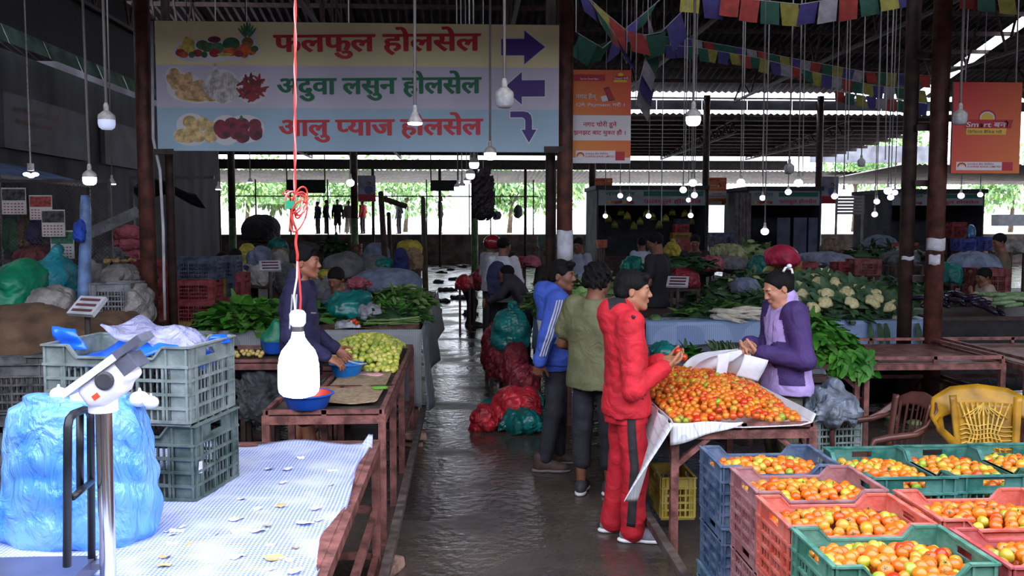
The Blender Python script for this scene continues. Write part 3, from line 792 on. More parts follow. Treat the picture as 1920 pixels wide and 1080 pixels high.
for u, v, w in ((1281, 356, 13), (1299, 343, 15), (1302, 366, 12), (1291, 375, 9), (1389, 342, 15), (1430, 371, 11), (1478, 360, 12), (1497, 343, 16), (1565, 368, 12), (1582, 361, 13), (1665, 358, 15),
                (1678, 361, 11), (1670, 370, 12), (1644, 378, 11), (1640, 402, 11), (1706, 402, 12), (1750, 359, 13), (1802, 367, 12), (1838, 365, 10), (1700, 346, 16), (1163, 367, 10), (1180, 373, 9), (1135, 405, 9), (1216, 405, 10), (1295, 404, 10), (1434, 434, 15)):
    lamp(u, v, w, 'on', 'round white bulb glowing among the stalls on the right half of the hall', 'bulbs glowing over the right-hand stalls', shape='globe')
# bare cords without a lamp in view
mb = MB()
for i, (u, v1, Y) in enumerate(((1393, 330, 12), (1240, 420, 14), (1285, 300, 12), (1660, 300, 13), (1710, 250, 10), (1590, 300, 14), (1905, 160, 10), (1430, 330, 9.5), (1505, 330, 15))):
    o = MB().tube([P(u + 6, -40, Y), P(u, v1, Y)], .008, 5).build('electric_wire', cordm)
    tag(o, 'bare grey cord hanging straight down from the hall roof', 'cord', 'bare cords hanging from the roof')
# twisted tube lamp in the side stall
t = thing('tube_lamp', 'spread fluorescent fitting glowing white in the dark side stall', 'lamp', P(58, 326, 9))
MB().cyl((0, 0, .03), (0, 0, .1), .03).bar((0, 0, .1), (0, 0, 2.2), .01).build('fitting', lampw, t)
mb = MB()
for a in (-1, 0, 1): mb.ell((a * .04, 0, -.005 - .015 * (a == 0)), (.035, .03, .02), 10, 6)
mb.build('tube', glass_on, t, True)
# ================================================================== PEOPLE
def skin_m(n, c): return M('skin_' + n, c, .5, 0, .06, 30, sss=0.0)
def cloth_m(n, c, **k):
    k.setdefault('bump', .42); k.setdefault('bs', 6.5); k.setdefault('dist', 1.6); k.setdefault('bd', .06)
    return M('cloth_' + n, c, k.pop('rough', .8), 0, .08, 9, **k)
hair_m = M('hair_black', (17, 15, 16), .68, 0, .2, 60, bump=.5, bs=170, stretch=(1, 1, .2), spec=.22)
eye_w = M('eye_white', (205, 200, 198), .3, 0, 0); eye_d = M('eye_dark', (24, 16, 14), .2, 0, 0)
black_cloth = cloth_m('black', (28, 27, 31))
def fingers(s, wr, fd, pn, side, curl, sc=1.0, spread=0.0, thumb_in=0.3, h=0):
    # palm and five fingers. wr wrist, fd finger direction, pn direction the palm faces, side +1/-1 gives the thumb side
    wr = Vector(wr); fd = Vector(fd).normalized(); pn = Vector(pn); pn = (pn - fd * pn.dot(fd)).normalized(); la = fd.cross(pn).normalized() * side
    R = Matrix((la, fd, pn)).transposed()
    s.ell(wr + fd * .048 * sc, (.041 * sc, .056 * sc, .017 * sc), R, .012)
    s.cap(wr - fd * .01, wr + fd * .03 * sc, .024 * sc, .027 * sc, .015)
    for i, L in enumerate((.070, .080, .074, .058)):
        o = .031 - .0205 * i
        p = wr + fd * (.088 - .004 * abs(i - 1)) * sc + la * o * sc
        d = (fd + la * (spread * (1.2 - i) * .35)).normalized(); c = curl if not isinstance(curl, (list, tuple)) else curl[i]
        ax = pn
        rr = (.0098, .0092, .0085, .0078)
        for j, q in enumerate((.44, .32, .26)):
            a = c * (.75 if j == 0 else 1.0)
            d = (d * math.cos(a) + ax * math.sin(a)).normalized(); ax = (ax - d * ax.dot(d)).normalized()
            e = p + d * L * q * sc; s.cap(p, e, rr[j] * sc, rr[j + 1] * sc, .004); p = e
    p = wr + fd * .022 * sc + la * .028 * sc; d = (la * .75 + fd * .75 + pn * thumb_in).normalized()
    for j, q in enumerate((.042, .034, .026)):
        e = p + d * q * sc; s.cap(p, e, (.0145, .0115, .0105, .009)[j] * sc, (.0115, .0105, .009, .009)[j] * sc, .008 if j == 0 else .004); p = e
        d = (d + fd * .35 + pn * thumb_in * .6).normalized()
def face(s, c, R, fem=False, lowres=False):
    X = lambda x, y, z: tuple(Vector(c) + R @ Vector((x, y, z)))
    s.ell(X(0, -.014, .032), (.075, .094, .086), R, .02)
    s.ell(X(0, .030, -.034), (.060 if not fem else .061, .060, .080 if not fem else .076), R, .03)
    s.ell(X(0, .068, -.097), (.022, .019, .017), R, .02)
    for q in (-1, 1):
        s.cap(X(q * .050, -.004, -.055), X(q * .017, .066, -.098), .022, .016, .025)
        s.ell(X(q * .036, .062, -.022), (.024, .020, .024), R, .02)
        s.ell(X(q * .0765, -.012, -.006), (.007, .019, .031), R, .006)
        if not lowres: s.ell(X(q * .084, -.008, -.004), (.005, .010, .018), R, .004, True)
        s.ell(X(q * .031, .092, .006), (.019, .012, .010), R, .012, True)
        s.ell(X(q * .031, .0775, .003), (.0145, .0135, .0105), R, .004)
    s.cap(X(-.03, .081, .026), X(.03, .081, .026), .012, .012, .018)
    s.cap(X(0, .084, .018), X(0, .106, -.025), .0085, .0125, .012)
    for q in (-1, 1): s.ell(X(q * .011, .095, -.031), (.0085, .011, .008), R, .006)
    s.ell(X(0, .088, -.054), (.022, .0115, .0065), R, .006); s.ell(X(0, .087, -.066), (.019, .0115, .0075), R, .006)
    s.cap(X(-.02, .099, -.0595), X(.02, .099, -.0595), .0022, .0022, .003, True)
def rot_head(yaw, pitch, roll=0.0):
    return Euler((pitch, roll, yaw), 'XYZ').to_matrix()   # pitch negative looks down, yaw positive turns to the person's left
def hairdo(root, c, R, kind, seed=1):
    X = lambda x, y, z: tuple(Vector(c) + R @ Vector((x, y, z)))
    s = SDF(.005); Rr = R
    if kind in ('short', 'fade', 'curly'):
        g = .010 if kind != 'curly' else .022
        s.ell(X(0, -.016, .040), (.075 + g, .094 + g, .086 + g), R, .02)
        if kind != 'fade': s.ell(X(0, -.060, -.015), (.066 + g * .6, .050 + g, .060), R, .03)
        s.ell(X(0, .085, -.045), (.115, .085, .092), R, .02, True)                       # open the face
        s.box(X(0, -.02, -.14), (.2, .2, .095 if kind != 'fade' else .135), .02, R, .02, True)
        for q in (-1, 1): s.ell(X(q * .09, .012, -.026), (.025, .034, .045), R, .012, True)
        if kind == 'short': s.cap(X(-.04, .072, .094), X(.045, .075, .090), .020, .022, .02)
        if kind == 'fade': s.ell(X(0, .03, .105), (.070, .070, .032), R, .03); s.ell(X(0, -.02, .12), (.07, .09, .03), R, .03)
        if kind == 'curly':
            s.noise = waves(.011, 120, seed, 6)
        else: s.noise = waves(.0035, 120, seed, 6, sc=(1, .35, .5))
    else:   # tied back
        s.ell(X(0, -.018, .036), (.083, .102, .094), R, .02); s.ell(X(0, -.062, -.010), (.068, .058, .070), R, .03)
        s.ell(X(0, .100, -.030), (.105, .085, .118), R, .012, True); s.box(X(0, 0, -.17), (.2, .2, .09), .02, R, .02, True)
        for q in (-1, 1): s.ell(X(q * .092, .004, -.032), (.025, .030, .040), R, .012, True)
        s.ell(X(.01, -.115, .035), (.042, .040, .048), R, .02); s.noise = waves(.0025, 130, seed, 6, sc=(1, .3, .6))
    return s.build('hair', hair_m, root)
def brows(root, c, R, w=1.0):
    X = lambda x, y, z: tuple(Vector(c) + R @ Vector((x, y, z)))
    mb = MB()
    for q in (-1, 1): mb.tube([X(q * .014, .0925, .024), X(q * .03, .0915, .029), X(q * .047, .080, .024)], [.0035 * w, .0042 * w, .002], 6)
    mb.build('eyebrows', hair_m, root, True)
    mb = MB()
    for q in (-1, 1):
        mb.ell(X(q * .031, .0832, .0035), (.0085, .0085, .0055), 10, 8, 0, R); mb.ell(X(q * .032, .0885, .0035), (.0045, .0045, .0048), 8, 6, 1, R)
    mb.build('eyes', [eye_w, eye_d], root, True)
def shoe(root, toe_c, ang, m, msole, L=.28, hi=0.0, z0=0.0, nm='shoe', tilt=0.0):
    # toe_c: foot centre on the floor, ang: direction the toe points (0 = +y, positive turns left)
    R = Matrix.Rotation(ang, 3, 'Z') @ Matrix.Rotation(tilt, 3, 'X'); c = Vector(toe_c) + Vector((0, 0, z0)); X = lambda x, y, z: tuple(c + R @ Vector((x, y, z)))
    s = SDF(.007)
    s.ell(X(0, .07, .035), (.047, .085, .040), R, .03); s.ell(X(0, -.07, .045), (.038, .068, .045), R, .03); s.cap(X(0, -.075, .07), X(0, .03, .055), .040, .036, .03)
    if hi: s.cap(X(0, -.085, .06), X(0, -.088, .06 + hi), .046, .048, .02)
    s.box(X(0, 0, -.03), (.2, .3, .042), .005, R, .01, True)
    o = s.build(nm, m, root)
    k = SDF(.007); k.ell(X(0, .065, .014), (.053, .098, .022), R, .02); k.ell(X(0, -.075, .014), (.044, .077, .022), R, .02); k.box(X(0, 0, -.05), (.2, .3, .050), .002, R, .004, True); k.box(X(0, 0, .08), (.2, .3, .052), .002, R, .004, True)
    so = k.build('sole', msole, o)
    return o
def person(label, loc, rz, h, J, skin, top, bottom, group=None, res=.006, hair='short', detail=True, head=(0, 0, 0), feet=True, cat='person', build_body=True, bodyk=1.0):
    """J joints in the person's own axes (+y ahead, +x to the right, heights for a 1.70 m figure)."""
    K = h / 1.70; g = lambda p: Vector(p) * K
    hip, kn_l, kn_r, an_l, an_r = g(J.get('hip', (0, 0, .90))), g(J.get('kn_l', (-.10, .01, .49))), g(J.get('kn_r', (.10, .01, .49))), g(J.get('an_l', (-.10, -.02, .09))), g(J.get('an_r', (.10, -.02, .09)))
    ch = g(J.get('chest', (0, 0, 1.28))); nk = g(J.get('neck', (0, -.01, 1.44))); hc = g(J.get('head', (0, .025, 1.575)))
    sl, sr = g(J.get('sh_l', (-.185, -.005, 1.385))), g(J.get('sh_r', (.185, -.005, 1.385)))
    el, er, wl, wr_ = g(J.get('el_l', (-.24, -.03, 1.10))), g(J.get('el_r', (.24, -.03, 1.10))), g(J.get('wr_l', (-.25, .04, .86))), g(J.get('wr_r', (.25, .04, .86)))
    hR = rot_head(*head)
    s = SDF(res)
    face(s, hc, hR, J.get('fem', False), not detail)
    s.cap(hc + hR @ Vector((0, -.03, -.07)), nk + Vector((0, -.005, -.02)), .052, .057, .03)
    s.cap(nk, ch, .056, .082, .04); s.cap(ch, hip, .085, .095, .05)
    s.cap(sl, sr, .05, .05, .05)
    for a, b, c in ((sl, el, wl), (sr, er, wr_)): s.chain([a, b, c], [.048, .039, .026], .02)
    for q, k_, a_ in ((-1, kn_l, an_l), (1, kn_r, an_r)):
        hh = hip + Vector((q * .085, 0, -.02)); s.cap(hh, k_, .072, .048, .03); calf = k_.lerp(a_, .32) + Vector((0, -.008, 0)); s.chain([k_, calf, a_], [.047, .049, .032], .02)
        if detail or True:
            fa = J.get('foot_l' if q < 0 else 'foot_r', 0.0); fd = Vector((-math.sin(fa), math.cos(fa), 0)); s.cap(a_ + Vector((0, 0, -.03)), a_ + fd * .12 + Vector((0, 0, -.055)), .03, .024, .02)
    for side, w, e, key in ((-1, wl, el, 'hand_l'), (1, wr_, er, 'hand_r')):
        H = J.get(key, {}); fd = Vector(H.get('fd', (w - e).normalized())); pn = Vector(H.get('pn', (-side, 0, 0)))
        sd = 1 if H.get('flip') else -1
        if detail: fingers(s, w, fd, pn, H.get('side', side * 1), H.get('curl', .35), 1.0, H.get('spread', .1), H.get('thumb', .3))
        else: s.ell(w + fd * .07, (.035, .03, .075), None, .02)
    mi = None; mats = [skin]
    body = s.build('person', mats, None, loc)
    body.rotation_euler = (0, 0, rz); tag(body, label, cat, group)
    if detail: hairdo(body, hc, hR, hair, int(abs(loc[0]) * 100) % 97); brows(body, hc, hR)
    else:
        k = SDF(.011); X = lambda x, y, z: tuple(hc + hR @ Vector((x, y, z)))
        k.ell(X(0, -.018, .042), (.086, .104, .092), hR, .02); k.ell(X(0, .09, -.045), (.115, .085, .085), hR, .02, True); k.box(X(0, 0, -.14), (.2, .2, .09), .02, hR, .02, True)
        k.build('hair', hair_m, body)
    tp = dict(top); bt = dict(bottom)
    # ---- upper garment
    tr = max(res, .0075) if detail else max(res, .014)
    t = SDF(tr); z1 = tp.get('hem', .80) * K; wd = tp.get('w', 1.0); sag = tp.get('fat', 0.0)
    up = (nk - hip); lean = lambda z: (hip.x + up.x * (z - hip.z) / max(.1, up.z), hip.y + up.y * (z - hip.z) / max(.1, up.z))
    rows = []
    for z, rx, ry in ((z1, .186, .140), (z1 + .05, .190, .144), (.98 * K, .174, .128), (1.10 * K, .172, .122), (1.24 * K, .186, .126), (1.34 * K, .178, .112), (1.405 * K, .115, .085), (1.445 * K, .070, .068)):
        cx, cy = lean(z); rows.append((z, rx * wd + sag * (1 if z < 1.2 * K else .3), ry * wd + sag * (1 if z < 1.2 * K else .3), cx, cy + (-.012 if z > 1.2 * K else 0)))
    rows.sort()
    t.loft(rows, .03)
    ar = tp.get('arm', 1.0)
    for a, b, c, nm in ((sl, el, wl, 'l'), (sr, er, wr_, 'r')):
        sleeve = tp.get('sleeve_' + nm, tp.get('sleeve', 1.0)); ins = Vector((-a.x * .12, 0, -.005))
        if sleeve >= 1:
            e2 = b.lerp(c, .93); t.chain([a + ins, b, e2], [.076 * ar, .057 * ar, .043 * ar], .03)
        else:
            t.cap(a + ins, a.lerp(b, sleeve), .078 * ar, .070 * ar, .04)
    if tp.get('collar'): t.cap(nk + Vector((0, -.02, -.03)), nk + Vector((0, -.012, .035)), .070, .068, .02)
    if tp.get('hood'):
        hb = tp['hood']; t.ell(nk + Vector((0, -.115, -.02)), (.115 * hb, .075 * hb, .105 * hb), None, .05); t.cap(nk + Vector((-.085, -.05, .02)), nk + Vector((.085, -.05, .02)), .05, .05, .05); t.cap(nk + Vector((-.085, -.05, .02)), nk + Vector((-.06, .06, -.05)), .035, .03, .04); t.cap(nk + Vector((.085, -.05, .02)), nk + Vector((.06, .06, -.05)), .035, .03, .04)
    if tp.get('cuff'):
        for b, c in ((el, wl), (er, wr_)): t.cap(b.lerp(c, .86), b.lerp(c, .94), .048 * ar, .042 * ar, .012)
    if tp.get('band'):
        cx, cy = lean(z1); t.loft([(z1 - .045, .168 * wd + sag, .124 * wd + sag, cx, cy), (z1 - .005, .172 * wd + sag, .128 * wd + sag, cx, cy)], .006)
    for fn in tp.get('extra', ()): fn(t, K)
    sd = 3 + int(abs(loc[1]) * 10) % 50; wa = tp.get('wr', .006) * (1 if detail else .6); t.noise = nsum(waves(wa * .55, 13, sd, 4, True), waves(wa * .28, 34, sd + 1, 4, True))
    go = t.build(tp.get('name', 'jacket'), tp['mats'], body, None, (lambda c: tp['mi'](c / K)) if tp.get('mi') else None)
    if tp.get('label'): go['label'] = tp['label']
    # ---- lower garment
    L = SDF(tr); lg = bt.get('leg', 1.0); end = bt.get('end', 1.0)
    L.ell(hip + Vector((0, 0, 0)), (.155 * bt.get('w', 1), .112 * bt.get('w', 1), .13), None, .04)
    for q, k_, a_, nm in ((-1, kn_l, an_l, 'l'), (1, kn_r, an_r, 'r')):
        hh = hip + Vector((q * .083, 0, -.03)); rk, ra = .068 * lg, bt.get('cuffr', .052) * lg
        if end > .5:
            u = (end - .5) * 2; e = k_.lerp(a_ + Vector((0, 0, -.02)), u); L.chain([hh, k_, e], [.086 * lg, rk, rk + (ra - rk) * u], .035)
        else: L.cap(hh, hh.lerp(k_, end * 2), .09 * lg, .09 * lg, .035)
    L.noise = nsum(waves(bt.get('wr', .006) * .6, 11, 9, 4, True), waves(bt.get('wr', .006) * .25, 32, 5, 4, True))
    lo = L.build(bt.get('name', 'trousers'), bt['mats'], body, None, (lambda c: bt['mi'](c / K)) if bt.get('mi') else None)
    if feet:
        f = bt.get('shoe')
        if f:
            for q, a_, nm in ((-1, an_l, 'l'), (1, an_r, 'r')):
                fa = J.get('foot_' + nm, 0.0); fd = Vector((-math.sin(fa), math.cos(fa), 0)); c = a_ + fd * .055
                shoe(body, (c.x, c.y, max(0, a_.z - .09 * K)), fa, f[0], f[1], hi=f[2] if len(f) > 2 else 0.0, nm=f[3] if len(f) > 3 else 'shoe')
    return body, t, L, dict(hc=hc, hR=hR, nk=nk, wl=wl, wr=wr_, el=el, er=er, sl=sl, sr=sr, K=K, go=go, lo=lo)
def strip(S_, parent, name, m, path, d, w, off=.003, label=None):
    V, Fq = S_.ribbon(path, d, None, w, off); o = MB().np(V, Fq).build(name, m, parent, True)
    mod = o.modifiers.new('t', 'SOLIDIFY'); mod.thickness = .002; mod.offset = 0
    return o
def at(u, Y): return P(u, 419, Y).x
def seg_d(c, a, b):
    a = np.array(a); b = np.array(b); d = b - a; t = np.clip(((c - a) @ d) / (d @ d), 0, 1); return np.linalg.norm(c - a - t[:, None] * d, axis=1)
def arm_d(c, J):
    out = np.full(len(c), 9.0)
    for q in 'lr':
        p = [J['sh_' + q], J['el_' + q], J['wr_' + q]]
        out = np.minimum(out, np.minimum(seg_d(c, p[0], p[1]), seg_d(c, p[1], p[2])))
    return out
# ---------------- man in red tracksuit
redj = cloth_m('red', (204, 32, 48)); redp = cloth_m('red_trousers', (188, 25, 42)); charcoal = cloth_m('charcoal', (44, 42, 46))
sk1 = skin_m('tan', (176, 122, 92)); sk2 = skin_m('brown', (122, 78, 58)); sk3 = skin_m('light', (196, 140, 112)); sk4 = skin_m('warm', (158, 102, 78))
grey_shoe = M('shoe_grey', (120, 122, 132), .7, 0, .1, 60); sole_w = M('sole_white', (222, 220, 222), .6, 0, .06, 20); shoe_b = M('shoe_brown', (74, 56, 50), .7, 0, .15, 20); sole_g = M('sole_grey', (110, 104, 102), .7); shoe_k = M('shoe_charcoal', (52, 52, 56), .7)
J = dict(hip=(0, -.005, .90), kn_r=(.09, .045, .49), an_r=(.095, .03, .09), kn_l=(-.09, -.02, .49), an_l=(-.095, -.075, .09), foot_r=-.05, foot_l=.1,
         chest=(0, 0, 1.28), neck=(0, -.005, 1.44), head=(.0, .035, 1.572), el_r=(.235, .01, .99), wr_r=(.105, .215, 1.105), el_l=(-.235, .02, 1.0), wr_l=(-.055, .235, 1.125),
         hand_r=dict(fd=(-.45, .85, .25), pn=(-.3, -.1, .95), curl=.42, side=1, thumb=.5), hand_l=dict(fd=(.5, .8, .2), pn=(.3, 0, .95), curl=.45, side=-1, thumb=.5))
body, T, L, q = person('person in red tracksuit and grey trainers holding tomatoes in both hands', (1.0, 5.58, 0), -PI / 2 - .05, 1.69, J, sk1,
    dict(name='jacket', mats=[redj, charcoal], hem=.80, w=1.06, collar=True, hood=.95, cuff=True, band=True, arm=1.1, wr=.008,
         mi=lambda c: ((c[:, 2] > 1.425) & (c[:, 1] < -.02) & (c[:, 1] > -.13) & (np.abs(c[:, 0]) < .115) & (c[:, 2] + c[:, 1] * .5 > 1.40)).astype(int)),
    dict(name='trousers', mats=[redp], leg=1.12, cuffr=.066, wr=.008, shoe=(grey_shoe, sole_w)), head=(-.12, -.04))
K = q['K']
strip(L, body, 'side_stripe', charcoal, [(.5, .0, .86), (.5, .012, .66), (.5, .028, .5), (.5, .02, .3), (.5, .01, .12)], (-1, 0, 0), .052)
mb = MB()
for z in (.96, .915): mb.ell(tuple(T.trace(np.array([[.5, .075, z]]), np.array([[-1., 0, 0]]))[0]), (.007, .007, .007), 8, 6)
mb.build('snap_buttons', charcoal, body, True)
MB().tube([T.trace(np.array([[.4, -.005, 1.48]]), np.array([[-1., 0, -.3]]))[0] + np.array([.006, 0, 0]), T.trace(np.array([[.4, .01, 1.42]]), np.array([[-1., 0, 0]]))[0] + np.array([.01, 0, 0])], [.008, .011], 8).build('cord_toggle', charcoal, body, True)
REDMAN = (body, q)
# ---------------- man in blue jacket with white sleeve stripes
bluej = cloth_m('royal_blue', (62, 92, 190)); offw = cloth_m('off_white', (205, 206, 212)); jeans = cloth_m('dark_jeans', (38, 38, 46), bump=.3)
J = dict(sh_l=(-.185, -.005, 1.385), sh_r=(.185, -.005, 1.385), hip=(0, 0, .905), kn_r=(.10, -.02, .49), an_r=(.09, -.10, .09), kn_l=(-.10, .04, .49), an_l=(-.13, .06, .09), foot_r=-.15, foot_l=.05,
         el_r=(.285, -.105, 1.115), wr_r=(.265, -.165, .905), hand_r=dict(fd=(-.1, -.15, -1), pn=(-1, .2, 0), curl=1.05, side=1), el_l=(-.24, .02, 1.1), wr_l=(-.2, .12, .90), neck=(0, .01, 1.44), head=(.012, .06, 1.562))
blue, T, L, q = person('person in blue jacket with three white sleeve stripes and brown boots', (.70, 7.2, 0), -PI / 2 + .08, 1.70, J, sk2,
    dict(name='jacket', mats=[bluej, offw], hem=.87, w=1.08, hood=.95, cuff=True, band=True, arm=1.12, wr=.008,
         mi=lambda c, J=J: ((c[:, 2] > 1.045) & (c[:, 2] < 1.215) & (arm_d(c, J) > .112)).astype(int)),
    dict(name='jeans', mats=[jeans], leg=1.0, cuffr=.058, end=.94, wr=.006, shoe=(shoe_b, sole_g, .06, 'boot')), head=(-.55, -.02))
d = Vector((1, -.25, .1))
for i in range(3):
    dy = (i - 1) * .021
    a, b, c = q['sr'], q['er'], q['wr']
    pts = [a + Vector((.15, dy + .0, .075)), a.lerp(b, .3) + Vector((.2, dy, .02)), a.lerp(b, .7) + Vector((.2, dy, .0)), b + Vector((.2, dy, 0)), b.lerp(c, .35) + Vector((.2, dy, 0)), b.lerp(c, .72) + Vector((.2, dy, 0))]
    strip(T, blue, 'sleeve_stripe', offw, pts, [(-.75, 0, -.66), (-1, 0, -.2), (-1, 0, 0), (-1, 0, 0), (-1, 0, 0), (-1, 0, 0)], .012)
X = lambda x, y, z: tuple(q['hc'] + q['hR'] @ Vector((x, y, z)))
MB().tube([X(-.022, .090, -.052), X(0, .1015, -.045), X(.022, .090, -.052)], [.002, .0045, .002], 6).build('moustache', hair_m, blue, True)
# ---------------- man in olive tee seen from behind
olive = cloth_m('olive', (108, 110, 78)); J = dict(hip=(0, 0, .90), el_l=(-.275, .03, 1.10), wr_l=(-.16, .20, 1.02), el_r=(.27, .04, 1.1), wr_r=(.15, .2, 1.0), an_l=(-.09, -.04, .09), an_r=(.10, .05, .09), kn_l=(-.10, .0, .49), kn_r=(.1, .03, .49),
         foot_l=.25, foot_r=-.1, head=(0, .045, 1.565))
tee, T, L, q = person('person in plain olive t-shirt seen from behind, curly dark hair and cropped jeans', (.93, 6.5, 0), -.5, 1.69, J, sk2,
    dict(name='t_shirt', mats=[olive], hem=.80, w=1.12, sleeve=.62, arm=1.15, wr=.007, fat=.006),
    dict(name='cropped_jeans', mats=[jeans], end=.80, leg=1.02, cuffr=.058, shoe=(shoe_k, sole_w, 0, 'canvas_shoe')), hair='curly', head=(-.25, -.12))
# ---------------- woman in lilac and purple jacket
lilac = cloth_m('lilac', (190, 164, 226)); purple = cloth_m('purple', (70, 48, 106)); drab = cloth_m('drab_green', (84, 82, 66))
J = dict(sh_l=(-.175, -.005, 1.385), sh_r=(.175, -.005, 1.385), fem=True, hip=(0, -.03, .90), neck=(0, -.01, 1.44), head=(0, .055, 1.545), el_l=(-.255, -.035, 1.06), wr_l=(-.085, .225, 1.10), el_r=(.25, .0, 1.08), wr_r=(.05, .25, 1.15),
         hand_l=dict(fd=(.55, .8, .15), pn=(.35, -.1, .9), curl=.5, side=-1, thumb=.6), hand_r=dict(fd=(-.75, .6, -.1), pn=(-.3, -.2, -.9), curl=.6, side=1, thumb=.5))
wom, T, L, q = person('person in lilac and purple jacket with tied hair opening a white bag', (2.24, 6.28, 0), PI / 2 + .12, 1.675, J, sk3,
    dict(name='jacket', mats=[lilac, purple], hem=.80, w=1.08, collar=True, arm=1.16, wr=.007, fat=.012, cuff=True,
         mi=lambda c, J=J: ((arm_d(c, J) < .106) | ((np.abs(c[:, 0]) > .10) & (c[:, 2] > 1.33)) | ((np.abs(c[:, 0]) > .09) & (c[:, 2] > .875) & (c[:, 1] > -.06) & (c[:, 1] < .10) & (c[:, 2] < 1.02))).astype(int)),
    dict(name='trousers', mats=[drab], leg=1.05, shoe=(shoe_k, sole_g)), hair='tied', head=(.05, -.42))
K = q['K']; X = lambda x, y, z: tuple(q['hc'] + q['hR'] @ Vector((x, y, z)))
clipm = M('hair_clip_white', (235, 235, 240), .3, 0, 0)
MB().tube([X(-.085, -.045, .115), X(-.075, -.075, .13), X(-.045, -.10, .12), X(-.055, -.125, .095), X(-.075, -.11, .07)], .0085, 8).ell(X(-.06, -.115, .125), (.018, .018, .016), 10, 8).build('hair_clip', clipm, wom, True)
MB().tube([X(-.083, -.008, -.032), X(-.086, -.008, -.045)], .003, 6).build('earring', M('gold', (190, 150, 70), .3, .8, 0), wom)
MB().np(*T.ribbon(np.array([(-.055, .5, 1.30), (-.06, .5, 1.2), (-.07, .5, 1.12)]), np.array([0., -1, 0]), None, .005, .002)).build('pocket_zip', purple, wom)
WOMAN = (wom, q)
# ---------------- young seller in navy jacket
navy = cloth_m('navy', (44, 40, 78)); khaki = cloth_m('navy_shorts', (40, 38, 60))
J = dict(hip=(0, -.01, .90), el_r=(.24, -.02, 1.09), wr_r=(.16, .20, .94), hand_r=dict(fd=(-.1, .85, -.35), pn=(-.4, -.3, -.85), curl=.45, side=1), el_l=(-.24, .0, 1.09), wr_l=(-.2, .2, .95), head=(0, .035, 1.575), kn_r=(.10, .05, .49), an_r=(.12, .13, .09), kn_l=(-.1, -.02, .49), an_l=(-.1, -.14, .09))
sel, T, L, q = person('person in navy track jacket and shorts standing behind the lime table', (-1.22, 6.72, 0), -PI / 2 - .02, 1.83, J, sk4,
    dict(name='jacket', mats=[navy], hem=.80, w=1.06, collar=True, arm=1.12, wr=.008, fat=.005), dict(name='shorts', mats=[khaki], end=.42, leg=1.1, shoe=(shoe_k, sole_g, 0, 'sandal')), hair='fade', head=(-.08, -.02))
a, b = q['sr'], q['er']
for i in (0, 1):
    dy = .03 - i * .03
    strip(T, sel, 'sleeve_stripe', offw, [a + Vector((.2, dy, -.01)), a.lerp(b, .4) + Vector((.2, dy, 0)), a.lerp(b, .8) + Vector((.2, dy, 0))], (-1, 0, 0), .011)
V, Fq = T.ribbon(np.array([(.12, .5, 1.335), (.08, .5, 1.33), (.03, .5, 1.325)]), np.array([0., -1, 0]), None, .006, .003)
MB().np(V, Fq).build('chest_logo', offw, sel)
SELLER = (sel, q)
# ---------------- people further back (coarser)
def far_person(label, u, Y, h, face_dir, top_c, bot_c, skin=sk2, J=None, topkw=None, botkw=None, head=(0, 0, 0), z=0.0, cat='person', group=None, x=None):
    n1 = 'far_%d_%d_%d' % top_c; n2 = 'far_%d_%d_%d' % bot_c
    tp = dict(name='shirt', mats=[cloth_m(n1, top_c, bump=0)], hem=.82, w=1.05, wr=.005); tp.update(topkw or {})
    bt = dict(name='trousers', mats=[cloth_m(n2, bot_c, bump=0)], shoe=(shoe_k, sole_g) if Y < 20 else None); bt.update(botkw or {})
    loc = (at(u, Y) if x is None else x, Y, z)
    return person(label, loc, face_dir, h, J or {}, skin, tp, bt, group, .013 if Y < 20 else .02, 'short', False, head)
WALK = dict(an_l=(-.1, .12, .09), kn_l=(-.1, .12, .5), an_r=(.1, -.14, .09), kn_r=(.1, -.02, .49))
FWD = dict(el_l=(-.24, .02, 1.1), wr_l=(-.12, .24, 1.05), el_r=(.24, .02, 1.1), wr_r=(.12, .24, 1.05))
b1, T, L, q = far_person('person with navy backpack and black shorts standing in the wet aisle', 944, 13.0, 1.78, -.5, (196, 196, 204), (26, 26, 30), sk2, FWD, None, dict(end=.46, name='shorts', leg=1.1), (-.5, -.1))
bp = SDF(.013); bp.ell((0, -.19, 1.21), (.165, .095, .235), None, .03); bp.box((0, -.24, 1.08), (.12, .05, .11), .03, None, .03); bp.noise = waves(.008, 20, 4, 5, True); bp.build('backpack', cloth_m('backpack_navy', (44, 48, 84)), b1)
h1, T, L, q = far_person('person in grey shirt wearing a red motorcycle helmet at a stall', 921, 15.2, 1.76, -.9, (176, 176, 186), (52, 50, 56), sk2, FWD, None, None, (-.3, -.05))
hs = SDF(.012); c = q['hc']; hs.ell(c + Vector((0, -.005, .03)), (.135, .155, .135), None, .02); hs.ell(c + Vector((0, .15, -.02)), (.12, .1, .075), None, .02, True); hs.box(c + Vector((0, 0, -.16)), (.3, .3, .08), .02, None, .02, True)
hs.build('helmet', M('helmet_red', (150, 30, 40), .25, 0, .1, 5, coat=.6), h1)
MB().ell(c + Vector((0, .10, .045)), (.115, .07, .03), 12, 8).build('visor', M('visor_dark', (30, 30, 34), .1), h1, True)
far_person('person in dark clothes bending over bags at the aisle edge', 884, 17.5, 1.66, -1.2, (34, 34, 56), (30, 30, 36), sk2, dict(hip=(0, -.12, .84), chest=(0, .22, 1.08), neck=(0, .36, 1.12), head=(0, .47, 1.10), sh_l=(-.17, .33, 1.1), sh_r=(.17, .33, 1.1), el_l=(-.18, .4, .82), el_r=(.18, .4, .82), wr_l=(-.12, .5, .6), wr_r=(.12, .5, .6)), dict(hem=.80))
far_person('person in dark top facing the camera behind green vegetables', 1030, 14.5, 1.56, PI + .3, (40, 38, 44), (34, 34, 40), sk2, FWD, None, None, (0, -.3))
